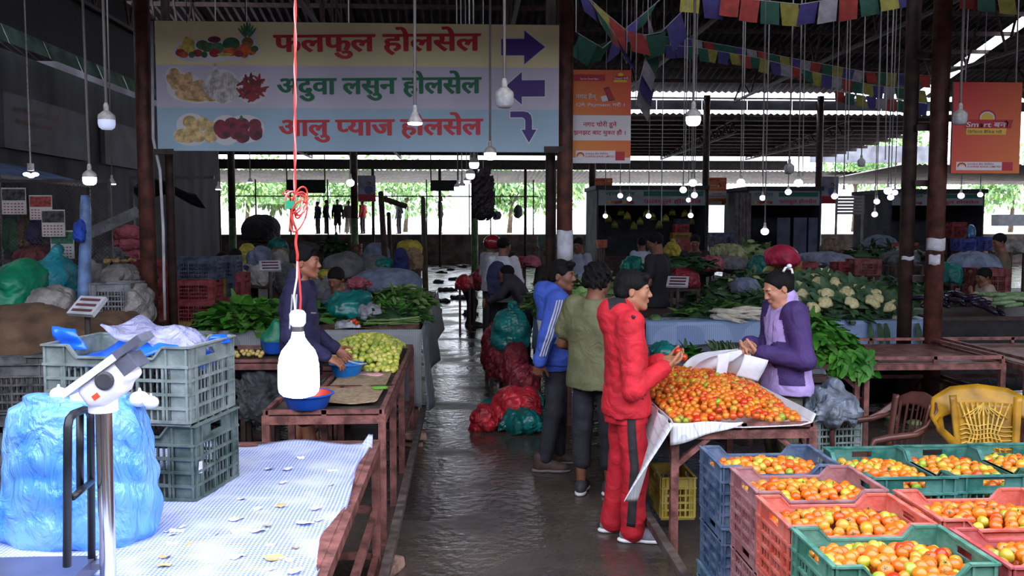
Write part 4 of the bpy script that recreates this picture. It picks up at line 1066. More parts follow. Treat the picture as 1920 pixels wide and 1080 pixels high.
far_person('person in grey and white sports shirt next to the middle column notice', 1086, 15.5, 1.74, PI - .7, (150, 156, 176), (40, 40, 48), sk2, FWD, None, None, (.2, -.2))
far_person('person in white shirt seen from behind at the first fruit shop', 1204, 17.0, 1.72, .2, (176, 184, 206), (44, 46, 60), sk2)
far_person('person in black t-shirt standing behind the red tracksuit', 1232, 11.6, 1.87, .9, (32, 32, 40), (32, 32, 40), sk2, dict(el_l=(-.23, -.02, 1.1), wr_l=(-.2, .12, .9)), dict(name='t_shirt', sleeve=.6), None, (.5, -.25))
far_person('person in black jacket with a pale chest line beside a green-footed post', 1304, 15.0, 1.80, PI - .4, (36, 35, 42), (34, 34, 40), sk2, FWD, None, None, (.1, -.3))
far_person('person in red shirt seated low in front of the right fruit shop', 1702, 20.0, 1.62, 1.7, (176, 30, 36), (44, 42, 48), sk2, FWD, None, None, (0, -.3), -.05)
far_person('person in bright red top half hidden by the right column pair', 1777, 14.0, 1.40, .8, (190, 30, 60), (50, 46, 50), sk2, FWD)
far_person('person in brown top with a cap at the far right stall', 1878, 13.2, 1.84, 1.2, (104, 88, 72), (48, 46, 52), sk2, FWD, None, None, (.4, -.2))
far_person('person in pale shirt seated behind the aubergines', 1851, 11.8, 1.36, 1.4, (168, 150, 140), (60, 56, 56), sk2, dict(el_l=(-.25, .05, 1.15), wr_l=(-.12, .2, 1.3)), None, None, (.3, -.2))
far_person('person in white shirt sitting behind the blue crates', 415, 13.7, 1.54, -.6, (190, 190, 200), (50, 50, 56), sk1)
far_person('person in dark navy shirt sitting next to the white shirt behind the crates', 440, 13.5, 1.6, -.3, (34, 38, 66), (40, 40, 46), sk2)
far_person('person in grey top crouching behind the teal bag of greens', 632, 9.6, 1.50, PI - .8, (86, 86, 98), (50, 50, 56), sk2, FWD, None, None, (.4, -.35))
far_person('person leaning over leafy greens beside the backpack wearer', 984, 12.6, 1.52, 1.3, (46, 44, 52), (34, 34, 40), sk2, dict(hip=(0, -.1, .86), chest=(0, .12, 1.2), neck=(0, .22, 1.34), head=(0, .30, 1.42), sh_l=(-.18, .2, 1.3), sh_r=(.18, .2, 1.3), el_l=(-.2, .34, 1.1), wr_l=(-.15, .55, 1.0), el_r=(.2, .34, 1.1), wr_r=(.15, .55, 1.0)))
for lab, u, hh, fd, tc, bc in (('person in black standing at the edge of the bright platform in a close pair', 596, 1.66, 1.2, (30, 30, 34), (30, 30, 34)), ('person in dark grey standing close beside another on the platform', 612, 1.74, -1.0, (46, 46, 54), (36, 36, 44)),
                         ('person in black shirt and shorts facing the hall from the platform', 633, 1.78, PI, (32, 32, 38), (40, 38, 40)), ('person in grey shirt and pale trousers on the platform', 654, 1.70, PI + .2, (120, 110, 116), (196, 190, 190)),
                         ('person in red shirt on the platform behind the green-footed post', 680, 1.76, 1.1, (200, 60, 66), (70, 64, 70)), ('person in grey with hand on hip on the far platform', 748, 1.68, 2.2, (112, 112, 126), (96, 96, 110)),
                         ('tall dark figure standing in profile alone on the far platform', 826, 1.94, -1.4, (40, 38, 42), (36, 34, 38))):
    far_person(lab, u, 46.6, hh, fd, tc, bc, sk2, dict(el_l=(-.34, 0, 1.15), wr_l=(-.2, .1, 1.0)) if 'hip' in lab else None, None, dict(end=.5, name='shorts') if 'shorts' in lab else None, z=1.43)
# ================================================================== CRATES, TABLES, FOREGROUND
CR = {}
def plast(n, c): return M('crate_' + n, tuple(int(x * .86) for x in c), .6, 0, 0, 11, bump=.15, bs=70, spec=.3, rgb2=tuple(int(x * .66 + 176 * .34) for x in c))
def crate_meshes(key, L, Wd, H, mat, dip=True, ribs=True):
    """parts of a plastic crate: floor, four side walls with ribs and slots, rim"""
    k = (key, L, Wd, H)
    if k in CR: return CR[k]
    t = .006
    def wall(length, dipw, hole):
        mb = MB(); zb = H * .74; dp = H * .15 if dipw else 0; c = length * .17
        R = lambda x, y, z: Vector((x, y, z))
        pts = [(-length / 2, zb), (length / 2, zb), (length / 2, H)]
        if dipw: pts += [(length / 2 - c, H), (length / 2 - c - .04, H - dp), (-length / 2 + c + .04, H - dp), (-length / 2 + c, H)]
        pts += [(-length / 2, H)]
        if hole:
            zh0, zh1 = H * .83, H * .93
            mb.bb(-length / 2, length / 2, 0, t, zb, zh0); mb.bb(-length / 2, length / 2, 0, t, zh1, H); mb.bb(-length / 2, -.05, 0, t, zh0, zh1); mb.bb(.05, length / 2, 0, t, zh0, zh1)
        else: mb.poly([R(x, 0, z) for x, z in pts], ext=(0, t, 0))
        for sx in (-1, 1): mb.bb(min(sx * length / 2, sx * (length / 2 - c * .75)), max(sx * length / 2, sx * (length / 2 - c * .75)), 0, t, 0.0, zb)
        x0, x1 = -length / 2 + c * .75, length / 2 - c * .75; n = max(4, int((x1 - x0) / .028))
        for i in range(n + 1): x = x0 + (x1 - x0) * i / n; big = i % 4 == 0; mb.bb(x - (.006 if big else .0035), x + (.006 if big else .0035), -.006 if big else .0, t, .012, zb)
        for i in range(5): z = .004 + (zb - .01) * i / 4; mb.bb(-length / 2, length / 2, -.007, t, z, z + .012)
        mb.bb(-length / 2 - .004, length / 2 + .004, -.010, t, zb - .004, zb + .006)
        for sx in (-1, -.72, .72, 1): mb.bb(sx * (length / 2 - .006) - .004, sx * (length / 2 - .006) + .004, -.008, 0, .01, H * .97)
        return mb
    Wl = wall(L, dip, False).mesh('side_wall', mat); Ws = wall(Wd, False, True).mesh('end_wall', mat)
    base = MB().bb(-L / 2, L / 2, -Wd / 2, Wd / 2, 0, .006)
    for i in range(6): base.bb(-L / 2, L / 2, -Wd / 2 + Wd * i / 6, -Wd / 2 + Wd * i / 6 + .015, -.008, .002)
    base = base.mesh('base', mat)
    rim = MB(); r = .011
    zb = H - .012; c = L * .17
    for sy in (-1, 1):
        y = sy * (Wd / 2 + .002); dp = H * .15 if dip else 0
        ps = [(-L / 2, H), (-L / 2 + c, H), (-L / 2 + c + .04, H - dp), (L / 2 - c - .04, H - dp), (L / 2 - c, H), (L / 2, H)] if dip else [(-L / 2, H), (L / 2, H)]
        for a, b in zip(ps, ps[1:]): rim.bar((a[0], y, a[1] - .002), (b[0], y, b[1] - .002), .02, .008)
    for sx in (-1, 1): rim.bar((sx * (L / 2 + .002), -Wd / 2 - .008, H - .002), (sx * (L / 2 + .002), Wd / 2 + .008, H - .002), .02, .008)
    rim = rim.mesh('rim', mat)
    CR[k] = (Wl, Ws, base, rim); return CR[k]
def crate(label, loc, rz, mat, L=.54, Wd=.37, H=.29, dip=True, group=None, parts=True):
    Wl, Ws, base, rim = crate_meshes(mat.name, L, Wd, H, mat, dip)
    t = thing('plastic_crate', label, 'crate', loc, rz, group)
    for a, l in ((0, Wd / 2), (PI, Wd / 2)): ob('side_wall', Wl, t, (Vector((math.sin(a) * l, -math.cos(a) * l, 0))), a)
    for a, l in ((PI / 2, L / 2), (-PI / 2, L / 2)): ob('end_wall', Ws, t, (Vector((math.sin(a) * l, -math.cos(a) * l, 0))), a)
    ob('base', base, t); ob('rim', rim, t)
    return t
def table(label, x0, x1, y0, y1, z, m=tblm, rim=.05, legs=True, rails=True, inset=.0, braces=False, name='market_table', cat='table', legw=.045, topm=None, top=True, parts_group=None, slats=False, brow=.0):
    t = thing(name, label, cat, ((x0 + x1) / 2, (y0 + y1) / 2, 0), 0, parts_group)
    a, b = (x1 - x0) / 2, (y1 - y0) / 2
    if top: MB().bb(-a + .01, a - .01, -b + .01, b - .01, z - .02, z).build('tabletop', topm or m, t)
    mb = MB(); w = .045
    zt = z + rim
    for (p, q) in (((-a, -b), (a, -b)), ((a, -b), (a, b)), ((a, b), (-a, b)), ((-a, b), (-a, -b))):
        mb.bar((p[0], p[1], z - .03), (q[0], q[1], z - .03), .05, .05)
        if rim: mb.bar((p[0], p[1], zt - .012), (q[0], q[1], zt - .012), .03, .028)
    if rim:
        for p in ((-a, -b), (a, -b), (a, b), (-a, b), (0, -b), (0, b)): mb.bb(p[0] - .015, p[0] + .015, p[1] - .015, p[1] + .015, z - .03, zt)
    mb.build('frame', m, t)
    for p in ((-a, -b), (a, -b), (a, b), (-a, b)):
        sx = -1 if p[0] > 0 else 1; sy = -1 if p[1] > 0 else 1
        MB().bb(p[0] + sx * .0 - legw / 2, p[0] + legw / 2, p[1] - legw / 2, p[1] + legw / 2, 0, z).build('leg', m, t)
    if rails:
        mb = MB()
        for zz in ([.3] if rails is True else rails):
            mb.bar((-a, b, zz), (a, b, zz), .035); mb.bar((-a, -b, zz), (-a, b, zz), .035); mb.bar((a, -b, zz), (a, b, zz), .035)
        mb.build('lower_rail', m, t)
    if braces:
        for s in (-1, 1): MB().bar((s * a, -b, z - .22), (s * (a - .2), -b, z - .05), .03).build('corner_brace', m, t); MB().bar((s * a, -b, z - .22), (s * a, -b + .2, z - .05), .03).build('corner_brace', m, t)
    return t
# ---- blue check cloth table, left foreground
checkm = None
def check_mat(name, c1, c2, sc, line=.5, dirt=None):
    m = bpy.data.materials.new(name); m.use_nodes = True; N = m.node_tree.nodes; L = m.node_tree.links; b = N['Principled BSDF']
    tc = N.new('ShaderNodeTexCoord'); sp = N.new('ShaderNodeSeparateXYZ'); L.new(tc.outputs['Object'], sp.inputs[0])
    outs = []
    for ax in ('X', 'Y'):
        mu = N.new('ShaderNodeMath'); mu.operation = 'MULTIPLY'; mu.inputs[1].default_value = sc; L.new(sp.outputs[ax], mu.inputs[0])
        fr = N.new('ShaderNodeMath'); fr.operation = 'FRACT'; L.new(mu.outputs[0], fr.inputs[0])
        gt = N.new('ShaderNodeMath'); gt.operation = 'GREATER_THAN'; gt.inputs[1].default_value = line; L.new(fr.outputs[0], gt.inputs[0]); outs.append(gt.outputs[0])
    ad = N.new('ShaderNodeMath'); ad.operation = 'ADD'; L.new(outs[0], ad.inputs[0]); L.new(outs[1], ad.inputs[1])
    dv = N.new('ShaderNodeMath'); dv.operation = 'MULTIPLY'; dv.inputs[1].default_value = .5; L.new(ad.outputs[0], dv.inputs[0])
    mx = N.new('ShaderNodeMix'); mx.data_type = 'RGBA'; mx.inputs['A'].default_value = lin(c1); mx.inputs['B'].default_value = lin(c2); L.new(dv.outputs[0], mx.inputs['Factor'])
    n = N.new('ShaderNodeTexNoise'); n.inputs['Scale'].default_value = 5; n.inputs['Detail'].default_value = 5; L.new(tc.outputs['Object'], n.inputs['Vector'])
    mx2 = N.new('ShaderNodeMix'); mx2.data_type = 'RGBA'; cr = N.new('ShaderNodeValToRGB'); cr.color_ramp.elements[0].position = .45; cr.color_ramp.elements[1].position = .75
    L.new(n.outputs['Fac'], cr.inputs['Fac']); L.new(cr.outputs['Color'], mx2.inputs['Factor']); L.new(mx.outputs['Result'], mx2.inputs['A']); mx2.inputs['B'].default_value = lin(dirt or c1)
    L.new(mx2.outputs['Result'], b.inputs['Base Color']); b.inputs['Roughness'].default_value = .55
    bn = N.new('ShaderNodeBump'); bn.inputs['Strength'].default_value = .3; bn.inputs['Distance'].default_value = .02; n3 = N.new('ShaderNodeTexNoise'); n3.inputs['Scale'].default_value = 9; n3.inputs['Detail'].default_value = 4
    L.new(tc.outputs['Object'], n3.inputs['Vector']); L.new(n3.outputs['Fac'], bn.inputs['Height']); L.new(bn.outputs['Normal'], b.inputs['Normal'])
    return m
checkm = check_mat('check_tarp_blue', (222, 226, 238), (96, 124, 200), 62, .45, (206, 212, 232))
greytarp = check_mat('grey_woven_tarp', (150, 154, 158), (112, 116, 122), 55, .5, (128, 130, 134))
bluetarp = check_mat('blue_grey_woven_tarp', (150, 172, 206), (112, 136, 180), 45, .5, (126, 146, 184))
whitetarp = check_mat('white_woven_tarp', (222, 222, 226), (160, 164, 172), 40, .8, (196, 196, 202))
LT = table('brown steel table under the blue check cloth, nearest on the left side', -1.86, -.5, 2.0, 4.9, .80, rim=0, rails=[.16, .42])
def drape(name, label, fn, nu, nv, mat, cat='tarp', th=.004, smooth=True, sub=True):
    o = MB().grid(fn, nu, nv).build(name, mat, None, smooth); tag(o, label, cat)
    m = o.modifiers.new('t', 'SOLIDIFY'); m.thickness = th; m.offset = 0
    return o
def cloth1(s, t):
    x = -1.9 + 1.385 * s; y = 1.95 + 2.9 * t
    z = .808 + .004 * math.sin(9 * x + 3 * y) + .003 * math.sin(17 * y + 5 * x)
    edge = .55 - .11 * t
    if s > .97: x += .012 * math.sin(7 * y); z += .008 * math.sin(5 * y) - (.02 + .02 * math.sin(6 * y)) * (s > .985)
    if t > .98: z += .012 * math.sin(12 * x)
    if s > .98 and t > .975: z += .05
    return (x, y, z)
drape('check_cloth', 'blue and white check cloth spread over the table nearest the camera', cloth1, 60, 60, checkm, 'tablecloth')
# onion skins and paper scraps on the cloth
skinm = [M('onion_skin_white', (236, 232, 236), .6, 0, .05, 20), M('onion_skin_tan', (198, 168, 120), .6, 0, .1, 20)]
pos = [(817, 906), (655, 1010), (630, 950), (548, 985), (640, 1020), (585, 955), (700, 870), (880, 870)]
sc = []
while len(sc) < 34:
    u, v = RNG.uniform(300, 690), RNG.uniform(845, 1070); p = G(u, v, .815)
    if -1.7 < p.x < -.56 and 2.3 < p.y < 4.8 and not (p.x < -1.0 and p.y > 3.6): sc.append(p)
for i, p in enumerate(sc):
    big = RNG.uniform(.012, .032); a0 = RNG.uniform(0, 6)
    mb = MB().grid(lambda s, t: Vector(((s - .5) * big * 2.4 * (1 - .5 * abs(t - .5)), (t - .5) * big * 1.6, .004 * math.sin(3 * s + a0) + .004 * math.sin(4 * t + a0 * 2))), 4, 3)
    o = mb.build('onion_skin', skinm[i % 4 == 3], None, True, p); o.rotation_euler = (0, 0, a0)
    tag(o, 'dry pale onion skin flake lying on the blue check cloth', 'scrap', 'onion skin flakes on the check cloth')
# floor rails, bricks
def rail(label, x, y0, y1, z, x1=None):
    o = MB().bar((x, y0, z), (x1 if x1 is not None else x, y1, z), .05, .05).build('floor_rail', M('worn_rail', (96, 84, 80), .55, .2, .3, 14)); return tag(o, label, 'rail')
rail('long scuffed steel floor rail along the left side of the aisle', -.43, 2.2, 8.9, .165)
rail('long scuffed steel floor rail beneath the white-clothed tomato table', 1.13, 3.5, 6.9, .14)
brickm = M('brick', (150, 118, 104), .9, 0, .25, 14, bump=.4, bs=50)
def brick(label, u, v, z, rz):
    p = G(u, v, z); p.z = z
    s = SDF(.008); s.box((0, 0, .036), (.115, .055, .036), .012, None, .01); s.noise = waves(.004, 40, 2, 5)
    o = s.build('brick', brickm, None, p); o.rotation_euler = (0, 0, rz); return tag(o, label, 'brick')
brick('upper brick of the pair under the rail by the lime table', 775, 824, .076, .12); brick('lower brick of the pair under the rail by the lime table', 769, 836, 0, .02)
brick('single brick under the rail nearest the camera', 730, 1075, .0, 1.3)
# ---- grey-green crates with the plastic sheets
gg = plast('grey_green', (112, 126, 122)); gd = plast('dark_green', (64, 84, 78))
cc = Vector((-1.43, 4.04, .80)); crz = -.20
crate('dark green crate under the grey-green one on the blue check cloth', cc + Vector((.015, .01, .012)), crz, gd, .64, .40, .325, dip=True)
crate('grey-green crate holding blue plastic, on top of the dark green crate', cc + Vector((0, 0, .345)), crz, gg, .65, .41, .325, dip=True)
bluep = M('blue_plastic', (28, 100, 226), .3, 0, .15, 5, bump=.3, bs=9, alpha=.96, spec=.6)
clearp = M('clear_plastic', (176, 178, 214), .2, 0, .2, 9, bump=.9, bs=9, dist=2.0, bd=.06, alpha=.5, spec=.7)
Rz = Matrix.Rotation(crz, 3, 'Z')
def crumple(name, label, cat, c, d, mat, amp, seed, flaps=(), n=26, freq=9):
    w = waves(amp, freq, seed, 6, True)
    def fn(s, t):
        x, y = (s - .5) * d[0], (t - .5) * d[1]
        z = float(w(np.array([x, y, seed * .3], dtype=np.float32)))
        e = max(abs(s - .5), abs(t - .5)) * 2
        return Rz @ Vector((x, y, 0)) + Vector((0, 0, z + d[2] * (1 - e ** 3)))
    mb = MB().grid(fn, n, n)
    o = mb.build(name, mat, None, True, c); tag(o, label, cat)
    m = o.modifiers.new('t', 'SOLIDIFY'); m.thickness = .003
    return o
top = cc + Vector((0, 0, .345 + .325))
crumple('plastic_sheet', 'crumpled blue plastic sheet filling the grey-green crate', 'plastic sheet', top + Vector((0, 0, -.06)), (.60, .36, .05), bluep, .035, 3)
o = crumple('plastic_sheet', 'clear crumpled plastic film on top of the blue plastic sheet', 'plastic sheet', top + Rz @ Vector((.10, -.02, .02)), (.42, .26, .06), clearp, .03, 8, n=22, freq=14)
o.rotation_euler = (.0, .24, .1)
def flap(label, pts, seed):
    A = [Vector(p) for p in pts]
    def fn(s, t): return (A[0].lerp(A[1], s)).lerp(A[3].lerp(A[2], s), t) + Vector((0, .012 * math.sin(5 * s + seed) + .01 * math.sin(7 * t), 0))
    o = MB().grid(fn, 8, 6).build('plastic_flap', bluep, None, True); tag(o, label, 'plastic sheet'); m = o.modifiers.new('t', 'SOLIDIFY'); m.thickness = .003
flap('stiff blue plastic flap standing up at the outer corner of the crate', [P(105, 655, 3.98), P(165, 655, 3.95), P(141, 617, 3.97), P(94, 612, 4.0)], 1)
flap('blue plastic flap poking over the aisle end of the crate', [P(383, 645, 4.02), P(432, 642, 4.1), P(424, 626, 4.1), P(398, 628, 4.05)], 2)
# ---- the blue bag of garlic
bag = SDF(.009); bc = Vector((-1.46, 3.42, 0))
bag.loft([(.805, .27, .17, 0, 0), (.84, .295, .195, 0, 0), (.95, .295, .2, .0, 0), (1.12, .272, .185, .01, 0), (1.24, .25, .17, .012, 0), (1.30, .225, .15, .01, 0), (1.325, .17, .11, 0.01, 0)], .02)
bag.noise = nsum(waves(.010, 9, 5, 3, True, (1, 1, .55)), waves(.007, 27, 9, 4, True, (.9, .9, .7)))
bagm = M('blue_bag_plastic', (62, 142, 238), .25, 0, .0, 3.5, bump=.9, bs=6, dist=2.0, bd=.05, stretch=(1.4, 1.4, .7), spec=.6, rgb2=(128, 182, 244))
o = bag.build('plastic_bag', bagm, None, bc); tag(o, 'big bulging light blue plastic bag standing on the check cloth', 'bag')
garm = M('garlic_skin', (238, 234, 238), .6, 0, .06, 20)
def garlic(label, p, r):
    s = MB().ell((0, 0, 0), (r, r, r * .8), 14, 10, warp=lambda q, th, ph: q * (1 + .06 * math.cos(6 * ph) * math.sin(th))); s.tube([(0, 0, r * .7), (0, .002, r * 1.15)], [r * .25, r * .1], 8)
    o = s.build('garlic_bulb', garm, None, True, p); return tag(o, label, 'garlic')
garlic('outermost white garlic bulb on the blue bag, nearest the frame edge', P(110, 739, 3.42), .032); garlic('white garlic bulb behind the scale display on the blue bag', P(150, 744, 3.40), .036)
garlic('white garlic bulb on the crate side of the blue bag top', P(262, 748, 3.38), .036); garlic('smaller garlic bulb beside the last one on the bag top', P(283, 754, 3.36), .028)
MBt = MB().box((0, 0, 0), (.03, .002, .05)); o = MBt.build('paper_tag', paper, None, False, P(376, 876, 3.83)); o.rotation_euler = (0, .15, 1.35); tag(o, 'small white paper tag stuck on the dark green crate end', 'label')
# ---- platform scale
chrome = M('chrome', (226, 226, 232), .16, 1.0, 0); blk = M('black_tube', (34, 35, 40), .35, .3, .1, 20); wplast = M('scale_white', (232, 230, 238), .4, 0, .04, 20); stl = M('scale_plate', (150, 152, 168), .3, .8, .1, 8)
ps = thing('platform_scale', 'electronic platform scale with chrome pole, white head and black guard frame', 'scale', (0, 0, 0))
pb = P(203, 1075, 2.86); pt = P(194, 765, 2.86)
MB().cyl((pb.x, pb.y, .84), (pt.x, pt.y, pt.z), .0245, n=20).build('pole', chrome, ps, .9)
MB().bb(-1.95, -1.235, 2.36, 3.02, .822, .875).build('platform', M('scale_blue_steel', (104, 108, 138), .35, .5, .1, 6), ps)
MB().lathe([(.0, 0), (.044, 0), (.044, .05), (.036, .055), (.036, .085), (0, .085)], 18, 0, (pt.x, pt.y, pt.z - .01)).build('pole_collar', wplast, ps, .9)
fr = []
for (x0, x1) in (((126, 1078), (170, 1062)),):
    a0 = P(126, 1062, 2.72); b0 = P(172, 1055, 3.0); a1 = P(127, 800, 2.72); b1 = P(170, 790, 3.0)
    c = [a0, a1, P(130, 785, 2.735), P(138, 776, 2.76), P(158, 768, 2.94), P(166, 770, 2.975), P(170, 780, 2.995), b1, b0]
    MB().tube(c, .0125, 10).build('guard_frame', blk, ps, True)
MB().tube([P(150, 776, 2.9), P(150, 920, 2.9)], .0115, 10).tube([P(137, 932, 2.74), P(172, 902, 3.0)], .011, 10).build('guard_crossbar', blk, ps, True)
MB().box(P(176, 1058, 2.99), (.07, .05, .02)).build('bracket', stl, ps)
hd = ob('display_head', None, ps)
hc_ = P(200, 706, 2.86); ax = (P(268, 655, 2.86) - P(135, 752, 2.86)).normalized(); up = Vector((-ax.z, 0, ax.x)).normalized(); yy = Vector((0, 1, 0)); R = Matrix((ax, yy, up)).transposed()
mb = MB().box(hc_ + up * .028 + ax * -.02, (.20, .13, .022), 0, R); mb.build('head_plate', wplast, hd)
s = SDF(.006); s.box(hc_ - up * .02 - ax * .0, (.085, .055, .038), .02, R, .02); s.box(hc_ - up * .045 - ax * .012, (.05, .05, .03), .02, R, .02); s.build('head_housing', wplast, hd)
MB().box(hc_ + up * .03 + ax * .125, (.10, .12, .024), 0, R).box(hc_ - up * .012 + ax * .09, (.05, .11, .05), 0, R).build('keypad_screen', M('smoked_screen', (96, 98, 112), .15, 0, .1, 20), hd)
mb = MB().lathe([(0, 0), (.028, 0), (.030, .006), (.022, .01), (0, .01)], 16, 0, (0, 0, 0), Matrix.Translation(hc_ - yy * .056 - up * .012 + ax * .012) @ Matrix.Rotation(PI / 2, 4, 'X')); mb.build('dial_knob', M('knob_dark', (64, 64, 70), .5), hd)
MB().box(hc_ - yy * .056 - up * .035 - ax * .04, (.022, .006, .016), 0, R).build('power_switch', M('switch_red', (226, 84, 50), .4, 0, 0), hd)
# ---- big bulb on the red flex
bx = thing('hanging_bulb', 'large white bulb glowing brightly on a red and white twisted flex', 'lamp', P(560, 700, 2.9))
o0 = P(560, 700, 2.9); rel = lambda u, v, dy=0: P(u, v, 2.9 + dy) - o0
bigm = M('big_bulb_glow', (240, 238, 255), .4, 0, 0, emit=22.0, ecol=(236, 232, 255))
r = .0645
MB().lathe([(0, -.077), (r * .45, -.076), (r * .8, -.069), (r * .96, -.058), (r, -.045), (r, .03), (r * .97, .03), (r * .93, .052), (r * .8, .074), (r * .5, .098), (r * .33, .115), (r * .28, .135), (0, .135)], 32).build('bulb', bigm, bx, .9)
MB().lathe([(0, .13), (.017, .13), (.019, .136), (.017, .142), (.019, .148), (.017, .154), (0, .154)], 18).build('screw_cap', M('cap_metal', (170, 168, 170), .3, .9, 0), bx, .9)
MB().lathe([(0, .15), (.017, .15), (.0255, .162), (.0265, .19), (.02, .20), (.011, .204), (0, .204)], 18).build('socket', M('socket_white', (228, 226, 236), .4, 0, .03, 10), bx, .9)
redw = M('flex_red', (232, 64, 56), .5, 0, 0); whw = M('flex_white', (230, 228, 234), .5, 0, 0)
def twist(p, q, n, w, ph): return [p.lerp(q, i / n) + Vector((w * math.sin(ph + i * .8), w * math.cos(ph + i * .8), 0)) for i in range(n + 1)]
kn = rel(555, 430)
MB().tube([rel(562, 606), rel(564, 560), rel(561, 520), rel(558, 490)], .0035, 6).tube([rel(556, 606), rel(551, 555), rel(557, 520), rel(558, 490)], .0035, 6, 1).tube(twist(rel(557, 490), kn, 10, .002, 0), .0045, 6).build('flex', [redw, whw], bx, True)
mb = MB().tube(twist(rel(553, 365), rel(554, -180), 40, .002, 0), .0032, 6, 0).tube(twist(rel(553, 365), rel(554, -180), 40, .003, 3.1), .0026, 6, 1)
mb.build('upper_flex', [redw, M('flex_pink', (220, 150, 150), .5, 0, 0)], bx, True)
mb = MB(); rg = random.Random(5)
for i in range(6):
    c = rel(556 + rg.uniform(-6, 8), 395 + rg.uniform(-16, 20)); R1, R2 = rg.uniform(.012, .026), rg.uniform(.03, .052); an = rg.uniform(-.5, .6)
    mb.tube([c + Vector((R1 * math.cos(a) * math.cos(an) + R2 * math.sin(a) * math.sin(an), .012 * math.sin(2 * a), R2 * math.sin(a) * math.cos(an) - R1 * math.cos(a) * math.sin(an))) for a in [2 * PI * k / 20 for k in range(21)]], .003, 6, i % 3 == 2)
mb.tube([rel(553, 362), rel(540, 358), rel(530, 362), rel(545, 372)], .003, 6).tube([kn, rel(548, 410), rel(546, 380), rel(553, 365)], .004, 6)
mb.build('knotted_flex', [redw, M('flex_pink', (220, 150, 150), .5, 0, 0)], bx, True)
MB().box(rel(545, 384), (.026, .02, .024)).build('connector_block', M('connector_green', (30, 150, 110), .5, 0, 0), bx)
# ---- lime table
topb = M('dirty_board', (78, 66, 60), .7, 0, .3, 5, bump=.3, bs=20)
table('front section of the brown steel lime table, holding the red-lined basin', -1.22, -.52, 5.5, 6.30, .82, rim=.03, rails=False, topm=topb)
table('narrow middle section of the lime table in front of the navy jacket', -1.0, -.521, 6.31, 7.14, .82, rim=.03, rails=False, topm=topb)
table('rear section of the lime table, under the heap of limes', -1.24, -.52, 7.15, 8.45, .82, rim=.03, rails=[.30], topm=topb)
table('narrow brown side table with small onions, joining the lime table', -3.0, -1.27, 7.6, 8.45, .82, rim=.03, rails=[.30], topm=topb)
burl = M('burlap', (160, 138, 108), .95, 0, .15, 30, bump=.5, bs=150)
drape('burlap_mat', 'flat tan burlap sack laid on the front half of the lime table', lambda s, t: (-.96 + .39 * s, 5.72 + 1.15 * t, .845 + .006 * math.sin(8 * s + 5 * t) + (.012 if t > .93 or s > .95 else 0)), 20, 24, burl, 'mat')
limem = [M('lime_' + str(i), c, .35, 0, .12, 12, bump=.08, bs=150) for i, c in enumerate(((208, 206, 92), (192, 200, 84), (220, 214, 116), (164, 184, 74)))]
lime_me = [MB().ell((0, 0, 0), (.027, .027, .029), 14, 10, warp=lambda q, th, ph: q * (1 + .10 * max(0, math.cos(th)) ** 12 + .06 * max(0, -math.cos(th)) ** 12)).mesh('lime', m, True) for m in limem]
def pile(n, inside, height, r, rg, layers=1, tries=9000):
    out = []; k = 0; cell = r * 1.8; H = {}
    while len(out) < n and k < tries:
        k += 1; x, y = inside(rg); z = height(x, y); i, j = int(x // cell), int(y // cell)
        if all((x - a) ** 2 + (y - b) ** 2 + ((z - c) * 1.2) ** 2 > (r * 1.78) ** 2 for di in (-1, 0, 1) for dj in (-1, 0, 1) for a, b, c in H.get((i + di, j + dj), ())):
            out.append((x, y, z)); H.setdefault((i, j), []).append((x, y, z))
    return out
rg = random.Random(11)
lh = lambda x, y: .85 + max(0.0, .17 * (1 - ((x + .85) / .36) ** 2 * .9 - ((y - 7.75) / .72) ** 2))
def lin_(rg):
    while True:
        x, y = rg.uniform(-1.2, -.56), rg.uniform(6.95, 8.38)
        if ((x + .86) / .36) ** 2 + ((y - 7.78) / .64) ** 2 < 1.0 or (x > -.78 and y > 6.9 and y < 7.6): return x, y
for p in pile(270, lin_, lh, .0265, rg):
    o = ob('lime', rg.choice(lime_me), None, p); o.rotation_euler = (rg.uniform(0, 6), rg.uniform(0, 6), 0); tag(o, 'round yellow-green lime in the heap on the far end of the lime table', 'lime', 'limes heaped on the lime table')
s = SDF(.02); s.ell((-.85, 7.75, .81), (.26, .5, .14)); o = s.build('lime_heap_core', limem[1], None); tag(o, 'inner mass of the lime heap hidden beneath the loose limes', 'limes', None, 'stuff')
onm = M('small_onion', (214, 186, 110), .45, 0, .15, 20); on_me = MB().ell((0, 0, 0), (.021, .021, .02), 10, 8).mesh('onion', onm, True)
for p in pile(46, lambda rg: (rg.uniform(-2.3, -1.75), rg.uniform(7.72, 8.05)), lambda x, y: .845 + .02 * rg.random(), .019, rg): tag(ob('onion', on_me, None, p), 'small yellow onion on the narrow side table', 'onion', 'small onions on the side table')
def basin(label, p, r, h, mo, mi_, cat='bowl'):
    t = thing('plastic_basin', label, cat, p)
    MB().lathe([(0, 0), (r * .72, 0), (r * .76, .006), (r * .97, h), (r * 1.06, h), (r * 1.06, h + .006), (r * .93, h + .006), (r * .90, h * .93)], 32).build('outer_shell', mo, t, .7)
    MB().lathe([(r * .93, h + .006), (r * .72, .012), (0, .010)], 32).build('inner_shell', mi_, t, .7)
    return t
bb_ = M('basin_blue', (28, 128, 216), .35, 0, .05, 10); br_ = M('basin_red', (206, 74, 60), .4, 0, .06, 10); bd_ = M('basin_navy_blue', (30, 86, 190), .4, 0, .05, 10)
basin('plain blue plastic basin on the lime table in front of the limes', G(650, 706, .832), .125, .095, bb_, bb_)
basin('blue plastic basin with a red inside at the near edge of the lime table', G(577, 764, .85), .155, .085, bd_, br_)
basin('small blue basin holding a green bag behind the seller', G(512, 662, .85), .10, .10, bd_, bd_)
